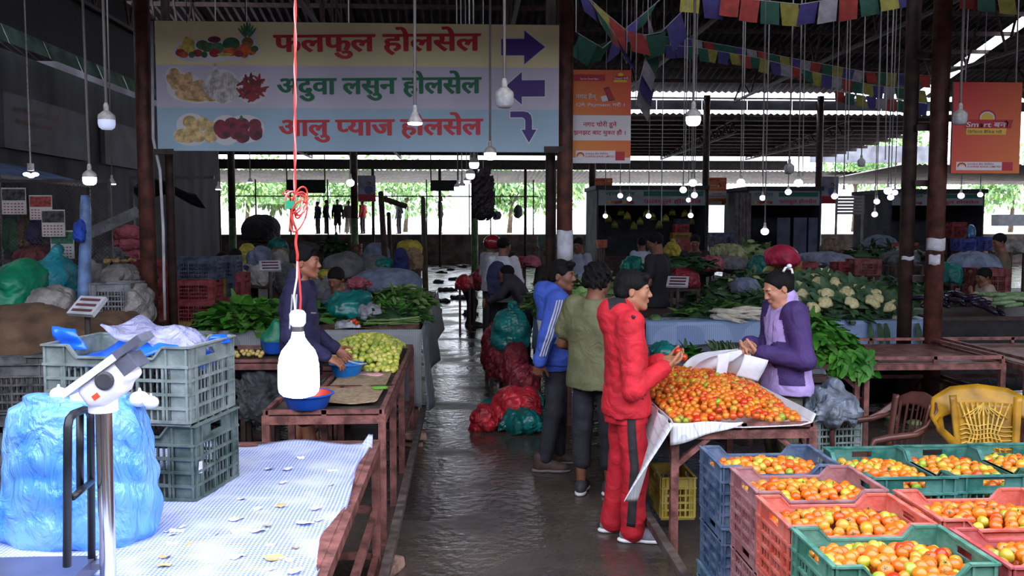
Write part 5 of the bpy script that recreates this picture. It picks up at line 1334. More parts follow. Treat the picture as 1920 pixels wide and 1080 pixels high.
gb = SDF(.014); gb.ell((0, 0, .06), (.10, .08, .12)); gb.cap((0, 0, .1), (.03, 0, .22), .06, .03, .05); gb.noise = waves(.012, 22, 3, 5, True)
greenp = M('green_bag_plastic', (16, 128, 92), .35, 0, .15, 8, bump=.3, bs=20); tealp = M('teal_bag_plastic', (18, 112, 108), .3, 0, .2, 6, bump=.35, bs=16, spec=.6)
o = gb.build('plastic_bag', greenp, None, G(512, 655, .87)); tag(o, 'green plastic bag sitting in the small blue basin', 'bag')
s = SDF(.008); s.ell((0, 0, .01), (.11, .06, .014)); s.noise = waves(.006, 30, 6, 5, True); o = s.build('clear_packet', M('packet_pinkish', (206, 150, 156), .3, 0, .3, 16), None, G(690, 706, .832)); tag(o, 'small clear packet with red bits beside the blue basin', 'packet')
# money in the seller's hand
b_, q_ = SELLER; Rb = Matrix.Rotation(-PI / 2 - .02, 3, 'Z'); wp = Vector(b_.location) + Rb @ (q_['wr'] + Vector((-.02, .13, -.04)))
o = MB().grid(lambda s, t: wp + Vector((.02 + .13 * s, .05 * (t - .5), .02 - .012 * math.sin(3 * s) - .02 * s)), 6, 2).build('banknote', M('banknote', (186, 184, 196), .7, 0, .15, 40)); tag(o, 'pale folded banknotes held by the seller in the navy jacket', 'money'); mo = o.modifiers.new('t', 'SOLIDIFY'); mo.thickness = .003
s = SDF(.006); s.ell((0, 0, 0), (.05, .03, .01)); s.noise = waves(.006, 40, 6, 4); o = s.build('leaf_scrap', M('leaf_scrap', (92, 150, 50), .6), None, G(713, 727, .862)); tag(o, 'single green leaf lying on the burlap mat', 'leaf')
# ---- tomato table
TT = table('brown steel tomato table under a white woven cloth, right of the aisle', 1.2, 2.01, 5.13, 6.78, .79, rim=.035, braces=True, rails=False)
def cl2(s, t):
    x = 1.17 + .85 * s; y = 5.1 + 1.7 * t
    return (x, y, .808 + .012 * math.sin(6 * x + 4 * y) * .5 + (.045 if s > .985 or s < .015 else 0) + .02 * max(0, (s - .9) / .1))
drape('woven_cloth', 'white woven cloth lining the top of the tomato table', cl2, 40, 50, whitetarp, 'cloth')
def side1(s, t):   # hanging side of the cloth along the aisle, gathered to a point near the front leg
    y = 5.02 + 1.75 * s; d = t * (.40 + .10 * s + .10 * math.sin(5 * s))
    return (1.165 - .03 * math.sin(19 * s + 2 * t) * t - .27 * t * (1 - s) ** 1.6 - .012 * math.sin(40 * s), y - .12 * t * (1 - s), .84 - d)
drape('woven_cloth', 'hanging white woven cloth on the aisle side of the tomato table', side1, 44, 20, whitetarp, 'cloth')
def side2(s, t):
    return (1.16 + .42 * s, 5.08 - .02 * math.sin(9 * s) - .015 * t, .845 - t * .13 * (1 - s) ** .8 - .004)
drape('woven_cloth', 'folded white cloth corner over the front edge of the tomato table', side2, 20, 6, whitetarp, 'cloth')
# tomatoes
tcol = [(222, 74, 26), (230, 98, 28), (214, 48, 26), (226, 122, 40), (196, 166, 62), (232, 110, 36), (216, 140, 58), (158, 160, 60)]
tcol = [tuple(int(x * .93) for x in c) for c in tcol]
tm = [M('tomato_%d' % i, c, .22, 0, .0, 7, spec=.55, rgb2=tuple(min(255, int(x * (1.0, 1.12, .9)[k] + (0, 14, 0)[k])) for k, x in enumerate(c))) for i, c in enumerate(tcol)]
calm = M('calyx_green', (70, 96, 44), .7, 0, .1, 30)
def tom_mesh(m, r=.029, seed=0, hi=True):
    rg = random.Random(seed); e = rg.uniform(.82, .98)
    return MB().ell((0, 0, 0), (r, r * rg.uniform(.93, 1.02), r * e), 18 if hi else 10, 12 if hi else 7, warp=lambda q, th, ph: q * (1 + .025 * math.cos(5 * ph) * math.sin(th) - .14 * max(0, math.cos(th)) ** 14)).mesh('tomato', m, True)
T_ME = [tom_mesh(m, .0225 + .0018 * (i % 3), i) for i, m in enumerate(tm)]
mb = MB(); mb.cyl((0, 0, .017), (0, 0, .025), .0025, n=6)
for i in range(5):
    a = 2 * PI * i / 5; mb.add([(0, 0, .0185), (.006 * math.cos(a - .3), .006 * math.sin(a - .3), .0215), (.012 * math.cos(a), .012 * math.sin(a), .0205), (.006 * math.cos(a + .3), .006 * math.sin(a + .3), .0215)], [(0, 1, 2, 3)])
CAL = mb.mesh('calyx', calm)
WT = [2.4, 7, .6, 6, 2.6, 7, 5, 1.2]
def tomato(p, rg, label, group, wts=WT):
    i = rg.choices(range(8), wts)[0]; o = ob('tomato', T_ME[i], None, p)
    o.rotation_euler = (rg.uniform(-1.4, 1.4), rg.uniform(-1.4, 1.4), rg.uniform(0, 6)); k = rg.uniform(.9, 1.15); o.scale = (k, k, k)
    if rg.random() < .4: ob('calyx', CAL, o)
    return tag(o, label, 'tomato', group)
STUFF = []   # (position, colour index, size)
def fill_crate(c, rz, zrim, rg, label, group, n, L=.54, Wd=.37, deep=.075, wts=WT, indiv=True, mound=.035):
    R = Matrix.Rotation(rz, 3, 'Z'); a, b = L / 2 - .03, Wd / 2 - .03
    hz = lambda x, y: zrim - deep + mound * (1 - (x / a) ** 2 * .7 - (y / b) ** 2 * .7) + rg.uniform(-.008, .008)
    for (x, y, z) in pile(n, lambda rg: (rg.uniform(-a, a), rg.uniform(-b, b)), hz, .0215, rg, tries=12000):
        p = Vector((c[0], c[1], 0)) + R @ Vector((x, y, 0)); p.z = z
        if indiv: tomato(p, rg, label, group, wts)
        else: STUFF.append((p, rg.choices(range(8), wts)[0], rg.uniform(.9, 1.12)))
    for i in range(60):
        p = Vector((c[0], c[1], 0)) + R @ Vector((rg.uniform(-a, a), rg.uniform(-b, b), 0)); p.z = zrim - deep - .045; STUFF.append((p, rg.choices(range(8), wts)[0], 1.05))
cg = plast('green', (52, 124, 100)); csal = plast('salmon', (222, 92, 74)); cpk = plast('dusty_pink', (164, 100, 104)); cbl = plast('slate_blue', (60, 84, 122)); cdg = plast('teal_green', (28, 104, 92)); cvb = plast('violet_blue', (44, 54, 160)); cred = plast('brick_red', (186, 58, 58))
rg = random.Random(21)
H_ = .29
def stack(u0, v0, u1, v1, names, label_top, fill_label, group, n, z=.87, rz=0.0, wts=WT, indiv=True, below=(), turn=False):
    # front rim corners in the photo give the position at rim height
    a = G(u0, v0, z); b = G(u1, v1, z); c = (a + b) / 2 + Vector((0, .27 if turn else .185, 0)); rz = PI / 2 if turn else rz
    c.z = z - H_; crate(label_top, c, rz, names[0])
    for i, (m, lab) in enumerate(below):
        crate(lab, (c.x + .006 * (-1) ** i, c.y + .008 * (i - 1), z - H_ - (i + 1) * H_ * 1.0), rz + .01 * (-1) ** i, m)
    fill_crate((c.x, c.y), rz, z, rg, fill_label, group, n, wts=wts, indiv=indiv)
    return c
GREENISH = [2, 6.5, .5, 6, 3, 7, 4, 2.2]
stack(1556, 1066, 1876, 1052, [cg], 'green crate of tomatoes nearest the camera', 'tomato in the nearest green crate', 'tomatoes in the nearest green crate', 110, wts=GREENISH,
      below=[(cg, 'green crate directly under the nearest tomato crate'), (cdg, 'floor-level crate of the nearest crate stack')])
stack(1474, 990, 1758, 978, [csal], 'bright salmon crate of tomatoes behind the nearest green one', 'tomato in the bright salmon crate behind the nearest green one', 'tomatoes in the salmon crate', 95,
      below=[(csal, 'salmon crate beneath the bright salmon tomato crate'), (cvb, 'bottom crate beneath the salmon ones')])
stack(1417, 924, 1664, 916, [cpk], 'dusty pink crate of tomatoes between the salmon and slate blue ones', 'tomato in the dusty pink crate', 'tomatoes in the dusty pink crate', 95, indiv=False,
      below=[(cpk, 'dusty pink crate beneath the pink tomato crate'), (cvb, 'violet-blue crate at the bottom under the dusty pink ones')])
stack(1352, 876, 1572, 869, [cbl], 'slate blue crate of tomatoes closest to the tomato table', 'tomato in the slate blue crate', 'tomatoes in the slate blue crate', 95, indiv=False,
      below=[(cbl, 'slate blue crate second in its stack'), (plast('blue_teal', (64, 104, 132)), 'blue-teal crate at the bottom of the slate blue stack')])
stack(1893, 1068, 2200, 1052, [cred], 'brick red crate of tomatoes cut by the frame beside the nearest green one', 'tomato in the brick red crate at the frame edge', 'tomatoes in the brick red crate', 60, wts=GREENISH, z=.86,
      below=[(cred, 'brick red crate beneath the one cut by the frame')])
stack(1752, 978, 2040, 965, [csal], 'orange-red crate of tomatoes beside the bright salmon one', 'tomato in the orange-red crate right of the salmon one', 'tomatoes in the orange-red crate', 95,
      below=[(cred, 'red crate beneath the orange-red tomato crate')])
stack(1643, 897, 1787, 893, [cdg], 'teal green crate of tomatoes right beside the slate blue one', 'x', 'x', 95, z=.87, indiv=False, turn=True, below=[(cdg, 'crate under the teal green one beside the slate blue')])
stack(1797, 893, 1932, 889, [cdg], 'middle teal green crate of tomatoes in the far row', 'x', 'x', 95, z=.87, indiv=False, turn=True, below=[(cdg, 'crate under the middle teal green one')])
stack(1946, 889, 2080, 884, [cdg], 'teal green crate of tomatoes cut by the frame in front of the yellow chair', 'x', 'x', 80, z=.87, indiv=False, turn=True, below=[(cdg, 'crate under the teal green one cut by the frame')])
# heap on the table
hz = lambda x, y: .835 + max(0.0, .115 * (1 - (abs(x - 1.60) / .42) ** 2.4 - (abs(y - 5.98) / .88) ** 2.4)) ** 1.0 + rg.uniform(-.006, .006)
for (x, y, z) in pile(1500, lambda r_: (r_.uniform(1.22, 1.96), r_.uniform(5.16, 6.72)), hz, .0218, rg, tries=60000): STUFF.append((Vector((x, y, z)), rg.choices(range(8), [4, 9, 2.5, 6, 1.2, 8, 3, 1])[0], rg.uniform(.8, 1.2)))
s = SDF(.02); s.ell((1.60, 5.98, .77), (.28, .62, .11))
V, Fq = s.mesh()
mb = MB(); mb.np(V, Fq, 1)
lo = [tom_mesh(m, .0235, i, False) for i, m in enumerate(tm)]
vv = [[Vector(v.co) for v in me.vertices] for me in lo]; ff = [[tuple(p.vertices) for p in me.polygons] for me in lo]
for p, i, k in STUFF:
    Rr = Euler((rg.uniform(-1.5, 1.5), rg.uniform(-1.5, 1.5), rg.uniform(0, 6))).to_matrix()
    mb.add([Rr @ (v * k) + p for v in vv[i]], ff[i], i)
    if rg.random() < .3: mb.add([Rr @ (Vector(v.co) * k) + p for v in CAL.vertices], [tuple(f.vertices) for f in CAL.polygons], 8)
o = mb.build('tomatoes', tm + [calm], None, True); tag(o, 'tomatoes heaped on the white-clothed table and filling the smaller-looking crates behind', 'tomatoes', None, 'stuff')
# tomatoes held in the hands
b_, q_ = REDMAN; Rb = Matrix.Rotation(-PI / 2 - .05, 3, 'Z')
for lab, off in (('red tomato held in the upper hand of the red tracksuit', (-.035, .325, 1.178)), ('red tomato held lower between the hands of the red tracksuit', (.03, .345, 1.15))):
    o = ob('tomato', T_ME[2], None, Vector(b_.location) + Rb @ Vector(off)); tag(o, lab, 'tomato')
AUTO = []
# ================================================================== STALLS AND BACKGROUND
def add_leaf(mb, p, d, n, L, Wd, curl=.5, mi=0, seg=3):
    d = d.normalized(); n = (n - d * n.dot(d)); n = n.normalized() if n.length > 1e-4 else Vector((0, 0, 1)); s = d.cross(n)
    vs = []; fs = []
    for i in range(seg + 1):
        t = i / seg; w = Wd * math.sin(PI * (.12 + .80 * t)) ** .8 * .5
        c = p + d * (L * t) - n * (curl * L * t * t * .5)
        vs += [c - s * w + n * w * .35, c, c + s * w + n * w * .35]
    for i in range(seg):
        a = 3 * i; fs += [(a, a + 1, a + 4, a + 3), (a + 1, a + 2, a + 5, a + 4)]
    mb.add(vs, fs, mi)
def leaf_m(n, c, c2): return M('leaf_' + n, c, .5, 0, 0, 5, rgb2=c2, spec=.35)
lf_spin = leaf_m('spinach', (44, 110, 30), (84, 150, 50)); lf_let = leaf_m('lettuce', (62, 110, 44), (98, 146, 66)); lf_dark = leaf_m('dark', (36, 66, 42), (62, 96, 58)); lf_pale = leaf_m('pale', (116, 144, 90), (160, 176, 124)); lf_caul = leaf_m('cauliflower', (44, 76, 50), (88, 118, 84))
def leafpile(name, label, cat, c, d, n, L, Wd, mats, seed, curl=.5, up=.5, core=True, kind='stuff'):
    rg = random.Random(seed); mb = MB(); c = Vector(c)
    for i in range(n):
        a = rg.uniform(0, 2 * PI); q = math.sqrt(rg.random()); x, y = d[0] * q * math.cos(a), d[1] * q * math.sin(a)
        z = d[2] * (1 - q * q) * rg.uniform(.6, 1.0)
        dr = Vector((math.cos(a) * q + rg.uniform(-.8, .8), math.sin(a) * q + rg.uniform(-.8, .8), rg.uniform(-.3, 1) * up)); nn = Vector((rg.uniform(-.5, .5), rg.uniform(-.5, .5), 1))
        add_leaf(mb, c + Vector((x, y, z)), dr, nn, L * rg.uniform(.6, 1.2), Wd * rg.uniform(.7, 1.2), curl * rg.uniform(.3, 1.5), rg.randrange(len(mats)))
    if core: mb.ell(c + Vector((0, 0, d[2] * .1)), (d[0] * .9, d[1] * .9, d[2] * .75), 16, 8, 0)
    o = mb.build(name, mats, None, True); return tag(o, label, cat, None, kind)
def lump(name, label, cat, u0, u1, v0, v1, Y, mat, seed=1, dp=None, amp=.02, fr=9, h=None, tie=False, flat=.6, extra=None):
    a = P(u0, v0, Y); b = P(u1, v1, Y); cx, w, z0, z1 = (a.x + b.x) / 2, (b.x - a.x) / 2, b.z, a.z; hh = (z1 - z0); dp = dp or min(w, .35)
    s = SDF(h or max(.012, min(w, hh) / 14)); rg = random.Random(seed * 31 + int(u0))
    s.ell((0, 0, hh * .45), (w, dp, hh * .55), None, .05)
    for i in range(4):
        s.ell((rg.uniform(-.5, .5) * w, rg.uniform(-.4, .2) * dp, hh * rg.uniform(.2, .6)), (w * rg.uniform(.35, .6), dp * .6, hh * rg.uniform(.25, .42)), None, .08 * min(1, w * 2))
    if flat: s.ell((0, 0, hh * .12), (w * .98, dp * .98, hh * .2), None, .06)
    if tie: s.cap((0, 0, hh * .85), (w * .1, 0, hh * 1.12), w * .16, w * .26, .06)
    ff_ = fr / max(.3, min(1.2, w * 2.2)); s.noise = nsum(waves(amp * .8, ff_ * .8, seed, 3, True, (1, 1, .7)), waves(amp * .3, ff_ * 2.6, seed + 1, 4, True))
    o = s.build(name, mat, None, (cx, Y + dp * .3, z0)); AUTO.append((cx - w, cx + w, Y - dp * .7, Y + dp * 1.3, z0, z1, name)); return tag(o, label, cat)
def cratepx(label, u0, u1, v0, v1, Y, mat, Wd=.38, rz=0.0, group=None):
    a = P(u0, v0, Y); b = P(u1, v1, Y)
    AUTO.append((a.x, b.x, Y, Y + Wd, b.z, a.z, 'crate'))
    return crate(label, ((a.x + b.x) / 2, Y + Wd / 2, b.z), rz, mat, round(b.x - a.x, 3), Wd, round(a.z - b.z, 3) * .985, dip=False)

def fab(n, c, rough=.8, **k): return M('fabric_' + n, c, rough, 0, .2, 6, bump=.7, bs=6, dist=1.8, bd=.07, **k)
f_white, f_grey, f_bgrey, f_tarp, f_brown = fab('sack_white', (150, 146, 143)), fab('tarp_grey', (112, 112, 116)), fab('tarp_bluegrey', (116, 128, 152)), fab('tarp_dark', (78, 82, 86)), fab('sack_brown', (132, 108, 82))
f_yel, f_red, f_pink, f_teal, f_navy = fab('net_yellow', (186, 172, 66)), fab('bag_red', (176, 40, 52), .45), fab('net_pink', (168, 84, 100)), fab('bag_teal', (14, 116, 108), .35), fab('bag_navy', (40, 50, 110))
redbag = M('red_bag_plastic', (196, 40, 54), .28, 0, .25, 7, bump=.8, bs=9, dist=2.0, bd=.05, spec=.6); drkred = M('dark_red_bag', (132, 34, 46), .35, 0, .25, 7, bump=.8, bs=9, dist=2.0, bd=.05)
# ---- long grey-cloth stall on the left of the aisle
table('long stall table under grey woven cloth on the left of the aisle', -2.75, -.5, 8.78, 14.0, .93, rim=0, rails=False, topm=dkrust)
drape('woven_cloth', 'grey woven cloth hanging over the front of the leafy greens stall', lambda s, t: (-2.8 + 2.36 * s, 8.70 - .02 * math.sin(22 * s) * t, .965 - t * (.30 + .45 * s * s + .03 * math.sin(9 * s))), 40, 10, greytarp, 'cloth')
drape('woven_cloth', 'grey woven cloth hanging down the aisle side of the leafy greens stall', lambda s, t: (-.44 + .05 * math.sin(16 * s) * t + .06 * t, 8.70 + 5.2 * s, .965 - t * (.80 - .25 * s + .05 * math.sin(13 * s))), 60, 12, greytarp, 'cloth')
soil = M('soil_brown', (104, 76, 62), .9, 0, .3, 14, bump=.6, bs=30)
o = MB().grid(lambda s, t: (-2.0 + 1.52 * s, 8.75 + .5 * t, .95 + .03 * math.sin(13 * s + 3 * t) * math.sin(9 * t + 2 * s)), 24, 8).build('burlap_sheet', soil, None, True); tag(o, 'strip of brown sacking along the front edge of the leafy greens stall', 'cloth')
leafpile('leafy_greens', 'broad-leaved bright green vegetables at the crate end of the grey-cloth stall', 'greens', (-2.18, 9.05, .95), (.42, .3, .26), 460, .19, .11, [lf_let, lf_spin, lf_let], 1)
leafpile('leafy_greens', 'bunch of greens right behind the seller in the navy jacket', 'greens', (-1.72, 9.3, .95), (.3, .3, .22), 140, .22, .12, [lf_let, lf_dark], 2)
leafpile('herb_bunches', 'dark green herb bunches along the aisle edge of the grey-cloth stall', 'greens', (-.85, 9.75, .95), (.42, .65, .18), 900, .11, .035, [lf_dark, lf_let, lf_spin], 3)
leafpile('lettuce_heap', 'paler lettuces further along the aisle edge of the grey-cloth stall', 'greens', (-.80, 11.2, .95), (.36, .6, .26), 420, .14, .09, [lf_let, lf_pale], 4)
leafpile('herb_bunches', 'low dark herbs between the teal bag and the red tomatoes', 'greens', (-1.25, 9.5, .95), (.3, .3, .1), 160, .12, .05, [lf_dark, lf_dark], 14)
mb = MB(); rg = random.Random(8)
for i in range(40):
    p = Vector((-.98 + rg.uniform(-.06, .06), 9.15 + rg.uniform(-.08, .1), .965 + rg.uniform(0, .05))); mb.tube([p, p + Vector((.22, .02, .0)), p + Vector((.46, rg.uniform(-.05, .05), rg.uniform(-.01, .03)))], [.007, .006, .004], 5, i % 2)
tag(mb.build('spring_onions', [lf_pale, lf_let], None, True), 'bundle of spring onions lying at the aisle corner of the grey-cloth stall', 'spring onions')
tb = SDF(.014); tb.loft([(0, .20, .15, 0, 0), (.1, .235, .18, 0, 0), (.22, .20, .16, .0, 0), (.30, .12, .10, .02, 0)], .03); tb.cap((.1, 0, .26), (.2, 0, .27), .06, .05, .05); tb.noise = nsum(waves(.02, 14, 2, 6, True), waves(.008, 34, 4, 5, True))
o = tb.build('plastic_bag', tealp, None, G(650, 604, .955)); tag(o, 'large teal plastic bag beside the seated person on the grey-cloth stall', 'bag')
lump('clear_bag', 'clear plastic bag of greens just behind the spring onions', 'bag', 667, 712, 572, 594, 9.35, M('film_grey', (150, 150, 160), .25, 0, .2, 12, bump=.4, bs=24), 3)
lump('clear_bag', 'crumpled clear plastic beside the loose tomatoes', 'bag', 634, 668, 602, 615, 8.95, M('film_pale', (176, 180, 186), .3, 0, .2, 14, bump=.4, bs=30), 5)
for i, (u, v) in enumerate(((657, 604), (664, 601), (669, 605))): tag(ob('tomato', T_ME[2], None, P(u, v, 8.95)), 'red tomato in the tiny group next to the clear plastic on the greens stall', 'tomato', 'loose tomatoes on the greens stall')
# sacks and bundles behind
table('low dark trading platform under the sacks behind the greens stall', -6.4, -1.0, 14.5, 21, .72, rim=0, rails=False, m=dkrust)
lump('tarp_bundle', 'folded dark grey tarpaulin lying beyond the teal bag, nearest fold', 'tarp bundle', 604, 682, 474, 522, 14.9, f_grey, 2, .5)
lump('tarp_bundle', 'flat grey tarpaulin heap beside the aisle pole', 'tarp bundle', 662, 742, 482, 520, 15.3, f_grey, 3, .5)
lump('tarp_bundle', 'blue-grey tarpaulin spread behind the pale lettuces', 'tarp bundle', 662, 790, 505, 548, 13.4, f_bgrey, 4, .5)
lump('tarp_bundle', 'grey sheet hanging behind the seated person', 'tarp bundle', 592, 640, 520, 606, 10.3, f_grey, 5, .15)
lump('tarp_bundle', 'blue-grey tarpaulin mound under the timber pole', 'tarp bundle', 683, 730, 456, 490, 18, f_bgrey, 6)
lump('plastic_bag', 'flat green plastic bag beside the navy bag behind the lettuces', 'bag', 702, 738, 486, 500, 15.1, f_teal, 7)
lump('plastic_bag', 'navy bag standing beside the timber pole behind the lettuces', 'bag', 738, 764, 466, 516, 15, f_navy, 8)
lump('mesh_sack', 'tan sack with a red patch near the aisle behind the lettuces', 'sack', 760, 792, 465, 505, 15.4, fab('sack_tan', (150, 126, 96)), 9)
lump('mesh_sack', 'yellow sack on top of the goods near the aisle', 'sack', 745, 790, 451, 474, 16.5, f_yel, 10)
lump('mesh_sack', 'upright yellow net sack behind the pale round sacks', 'sack', 444, 482, 457, 506, 15.8, f_yel, 11)
lump('sack', 'blue-grey sack lying on the pale round sacks', 'sack', 462, 512, 464, 502, 15.2, f_bgrey, 12)
lump('sack', 'crumpled white plastic sack beside the blue-grey sack', 'sack', 508, 540, 470, 506, 14.9, f_white, 13)
lump('sack', 'pale round sack nearest the blue crates', 'sack', 438, 474, 496, 536, 13.5, f_white, 14, .3)
lump('sack', 'pale round sack with a red mark beside the scale post', 'sack', 462, 520, 498, 534, 13.2, f_white, 15, .35)
lump('sack', 'dark grey sack just left of the seller’s back', 'sack', 516, 552, 494, 545, 13, f_tarp, 16)
lump('sack', 'grey-green bundle on a heap far behind the seller’s head', 'sack', 503, 536, 447, 470, 20, f_teal, 17)
lump('sack', 'brown sack beneath the grey-green bundle', 'sack', 500, 545, 466, 486, 19, f_brown, 18)
lump('mesh_sack', 'yellow net sacks glimpsed past the seller’s face', 'sack', 600, 630, 506, 520, 13.8, f_yel, 19)
lump('sack', 'pink and white plastic heap on the blue-grey tarpaulin', 'sack', 650, 690, 522, 536, 12.2, f_pink, 20)
cratepx('red crate far back beside the timber pole', 650, 676, 458, 476, 22, plast('far_red', (128, 48, 46)))
leafpile('leafy_greens', 'dark leaves far behind, next to the red crate', 'greens', P(627, 476, 22), (.32, .3, .35), 80, .3, .12, [lf_dark], 41)
o = MB().bb(-.16, .16, 0, .2, 0, .52).build('carton', M('carton_cream', (186, 170, 120), .8, 0, .1, 10), None, P(808, 506, 15.2)); o.rotation_euler = (0, -.08, .4); tag(o, 'cream carton with small holes standing at the aisle corner', 'carton')
def scale_post(label, u, v0, v1, Y, s_=1.0, rz=.3):
    t = thing('weighing_scale', label, 'scale', P(u, v1, Y), rz); h = P(u, v0, Y).z - P(u, v1, Y).z
    MB().cyl((0, 0, -.3), (0, 0, h), .022, n=10).build('pole', steel, t)
    Rr = Euler((.75, 0, 0)).to_matrix(); MB().box((0, 0, h + .04), (.26 * s_, .17 * s_, .03), 0, Rr).build('display_head', M('scale_grey', (186, 186, 194), .4), t)
    mb = MB()
    for k in (-.05, 0, .05): mb.box(Vector((0, 0, h + .04)) + Rr @ Vector((0, k, .017)), (.2 * s_, .022, .004), 0, Rr)
    mb.build('display_strip', M('scale_dark_red', (92, 44, 52), .3), t)
    return t
scale_post('small weighing scale on a post among the pale round sacks', 508, 505, 585, 11.5)
table('low steel stand beneath the tall red and blue crate stack', -4.6, -2.75, 10.7, 11.3, .62, rim=0, m=dkrust)
rc = plast('deep_red', (150, 34, 40)); bc2 = plast('steel_navy', (52, 64, 92)); yc = plast('ochre', (160, 130, 40))
for lab, u0, u1, v0, v1, m in (('deep red crate at the top of the column hidden by the sign post', 245, 312, 486, 526, rc), ('deep red crate in the middle behind the sign post', 245, 312, 526, 565, rc), ('deep red crate lower down behind the sign post', 246, 312, 565, 603, rc),
                            ('navy crate on top of the red stack right of the post', 324, 406, 482, 524, bc2), ('upper deep red crate under the navy one', 324, 402, 524, 563, rc), ('lower deep red crate under the navy one', 324, 402, 563, 603, rc), ('ochre yellow crate at the foot of the red stack', 332, 402, 603, 632, yc)):
    cratepx(lab, u0, u1, v0, v1, 10.8, m)
for lab, u0, u1, v0, v1, m in (('navy crate end standing beside the top navy crate', 412, 440, 480, 520, bc2), ('ochre crate end beside the upper red crate', 408, 424, 522, 556, yc), ('blue crate end next to the ochre one', 425, 440, 520, 556, bc2), ('red crate end below the ochre one', 408, 440, 556, 598, rc), ('red crate end at the far corner of the stack', 441, 456, 512, 570, rc)):
    cratepx(lab, u0, u1, v0, v1, 11.4, m)
# ---- side stall at the far left
table('brown table edge under the burlap-covered goods in the dark side stall', -4.6, -2.5, 6.7, 8.3, .86, rim=.04, m=dkrust, rails=[.3])
bs_ = SDF(.018); bs_.box((0, 0, .17), (.75, .45, .17), .13, None, .05); bs_.ell((-.1, -.1, .28), (.5, .35, .16), None, .1); bs_.ell((.45, 0, .2), (.35, .4, .16), None, .1); bs_.noise = nsum(waves(.03, 6, 3, 5, True), waves(.008, 22, 5, 5, True))
o = bs_.build('burlap_cover', M('burlap_brown', (94, 72, 54), .95, 0, .25, 5, bump=.4, bs=90), None, (-3.45, 7.35, .87)); tag(o, 'big brown burlap cover thrown over goods behind the blue-sheeted crates', 'cover')
scale_post('red-faced weighing display on a short post in front of the burlap cover', 166, 585, 640, 6.6, 1.0, -.5)
lump('plastic_bag', 'green plastic sack with dark print at the edge of the side stall', 'bag', -12, 78, 488, 586, 8.6, M('green_sack', (24, 140, 100), .4, 0, .15, 7, bump=.3, bs=14), 21, .35)
lump('plastic_bag', 'teal plastic sack tied at the top behind the green sack', 'bag', 62, 132, 482, 570, 9.0, M('teal_sack', (40, 146, 160), .4, 0, .15, 7, bump=.3, bs=14), 22, .35, tie=True)
o = lump('sack', 'white woven sack leaning on the green sack', 'sack', 48, 132, 538, 590, 8.0, f_white, 23, .2)
cratepx('light grey crate on the burlap cover beside the red-faced display', 168, 244, 531, 586, 8.2, plast('light_grey', (122, 124, 130)), .36)
lump('sack', 'crumpled white sack slumped next to the light grey crate', 'sack', 238, 276, 536, 606, 8.3, f_white, 24, .25)
lump('sack', 'open white sack of ginger beside the red crate column', 'sack', 196, 246, 497, 532, 9.6, f_white, 25, .3)
gin = M('ginger', (176, 146, 92), .7, 0, .2, 20)
gp = P(221, 496, 9.6); rg = random.Random(4)
for i in range(16):
    mb = MB(); k = .022
    mb.ell((0, 0, 0), (k * 1.5, k * .8, k * .8), 8, 6).ell((k, k * .6, .004), (k * .9, k * .6, k * .6), 8, 6).ell((-k * .6, -k * .7, 0), (k * .7, k * .6, k * .6), 8, 6)
    o = mb.build('ginger_root', gin, None, True, gp + Vector((rg.uniform(-.14, .14), rg.uniform(-.08, .14), .02 + .03 * rg.random()))); o.rotation_euler = (0, 0, rg.uniform(0, 6)); tag(o, 'knobbly ginger root in the open white sack', 'ginger', 'ginger in the open sack')
lump('sack', 'white sack behind the blue wrapped pole', 'sack', 168, 198, 482, 530, 9.8, f_white, 26, .3)
lump('sack', 'grey plastic heap above the ginger sack', 'sack', 184, 216, 464, 490, 10.2, f_grey, 27, .3)
for lab, u0, u1, v0, v1 in (('pink net sack at the top of the pink stack', 216, 258, 424, 446), ('pink net sack in the middle of the pink stack', 212, 262, 443, 463), ('pink net sack at the bottom of the pink stack', 214, 264, 461, 484), ('darker pink net sack at the back of the pink stack', 248, 276, 436, 482)):
    lump('mesh_sack', lab, 'sack', u0, u1, v0, v1, 11.5 if u0 < 240 else 11.9, f_pink, 28 + u0 % 7, .3)
pw = [Vector((P(158, 545, 8.9).x, 8.9, 0)), P(158, 545, 8.9), P(159, 500, 8.9), P(160, 440, 8.9), P(160, 390, 8.9), P(159, 366, 8.9)]
tag(MB().tube(pw, [.062, .062, .058, .05, .05, .035], 12).build('wrapped_pole', M('blue_film_pole', (116, 146, 196), .4, 0, .2, 8, bump=.5, bs=14), None, True), 'pole wrapped in pale blue plastic in the side stall', 'pole')
lump('cloth_bundle', 'small bright blue cloth tied to the wrapped pole', 'cloth', 139, 156, 416, 444, 8.8, fab('blue_bright', (50, 86, 196)), 31, .05)
o = MB().box((0, 0, 0), (.62, .02, .11)).build('grey_board', f_grey, None, False, P(207, 420, 9.4)); o.rotation_euler = (0, -.42, 0); tag(o, 'grey board slanting from the wrapped pole to the pink stack', 'board')
cream = M('calendar_paper', (196, 192, 188), .8, 0, .05, 10); red_pr = M('calendar_print', (142, 64, 60), .8, 0, .3, 30); gr_pr = M('calendar_green', (60, 110, 84), .8, 0, .2, 30); dk_pr = M('calendar_photo', (66, 62, 66), .8, 0, .5, 20)
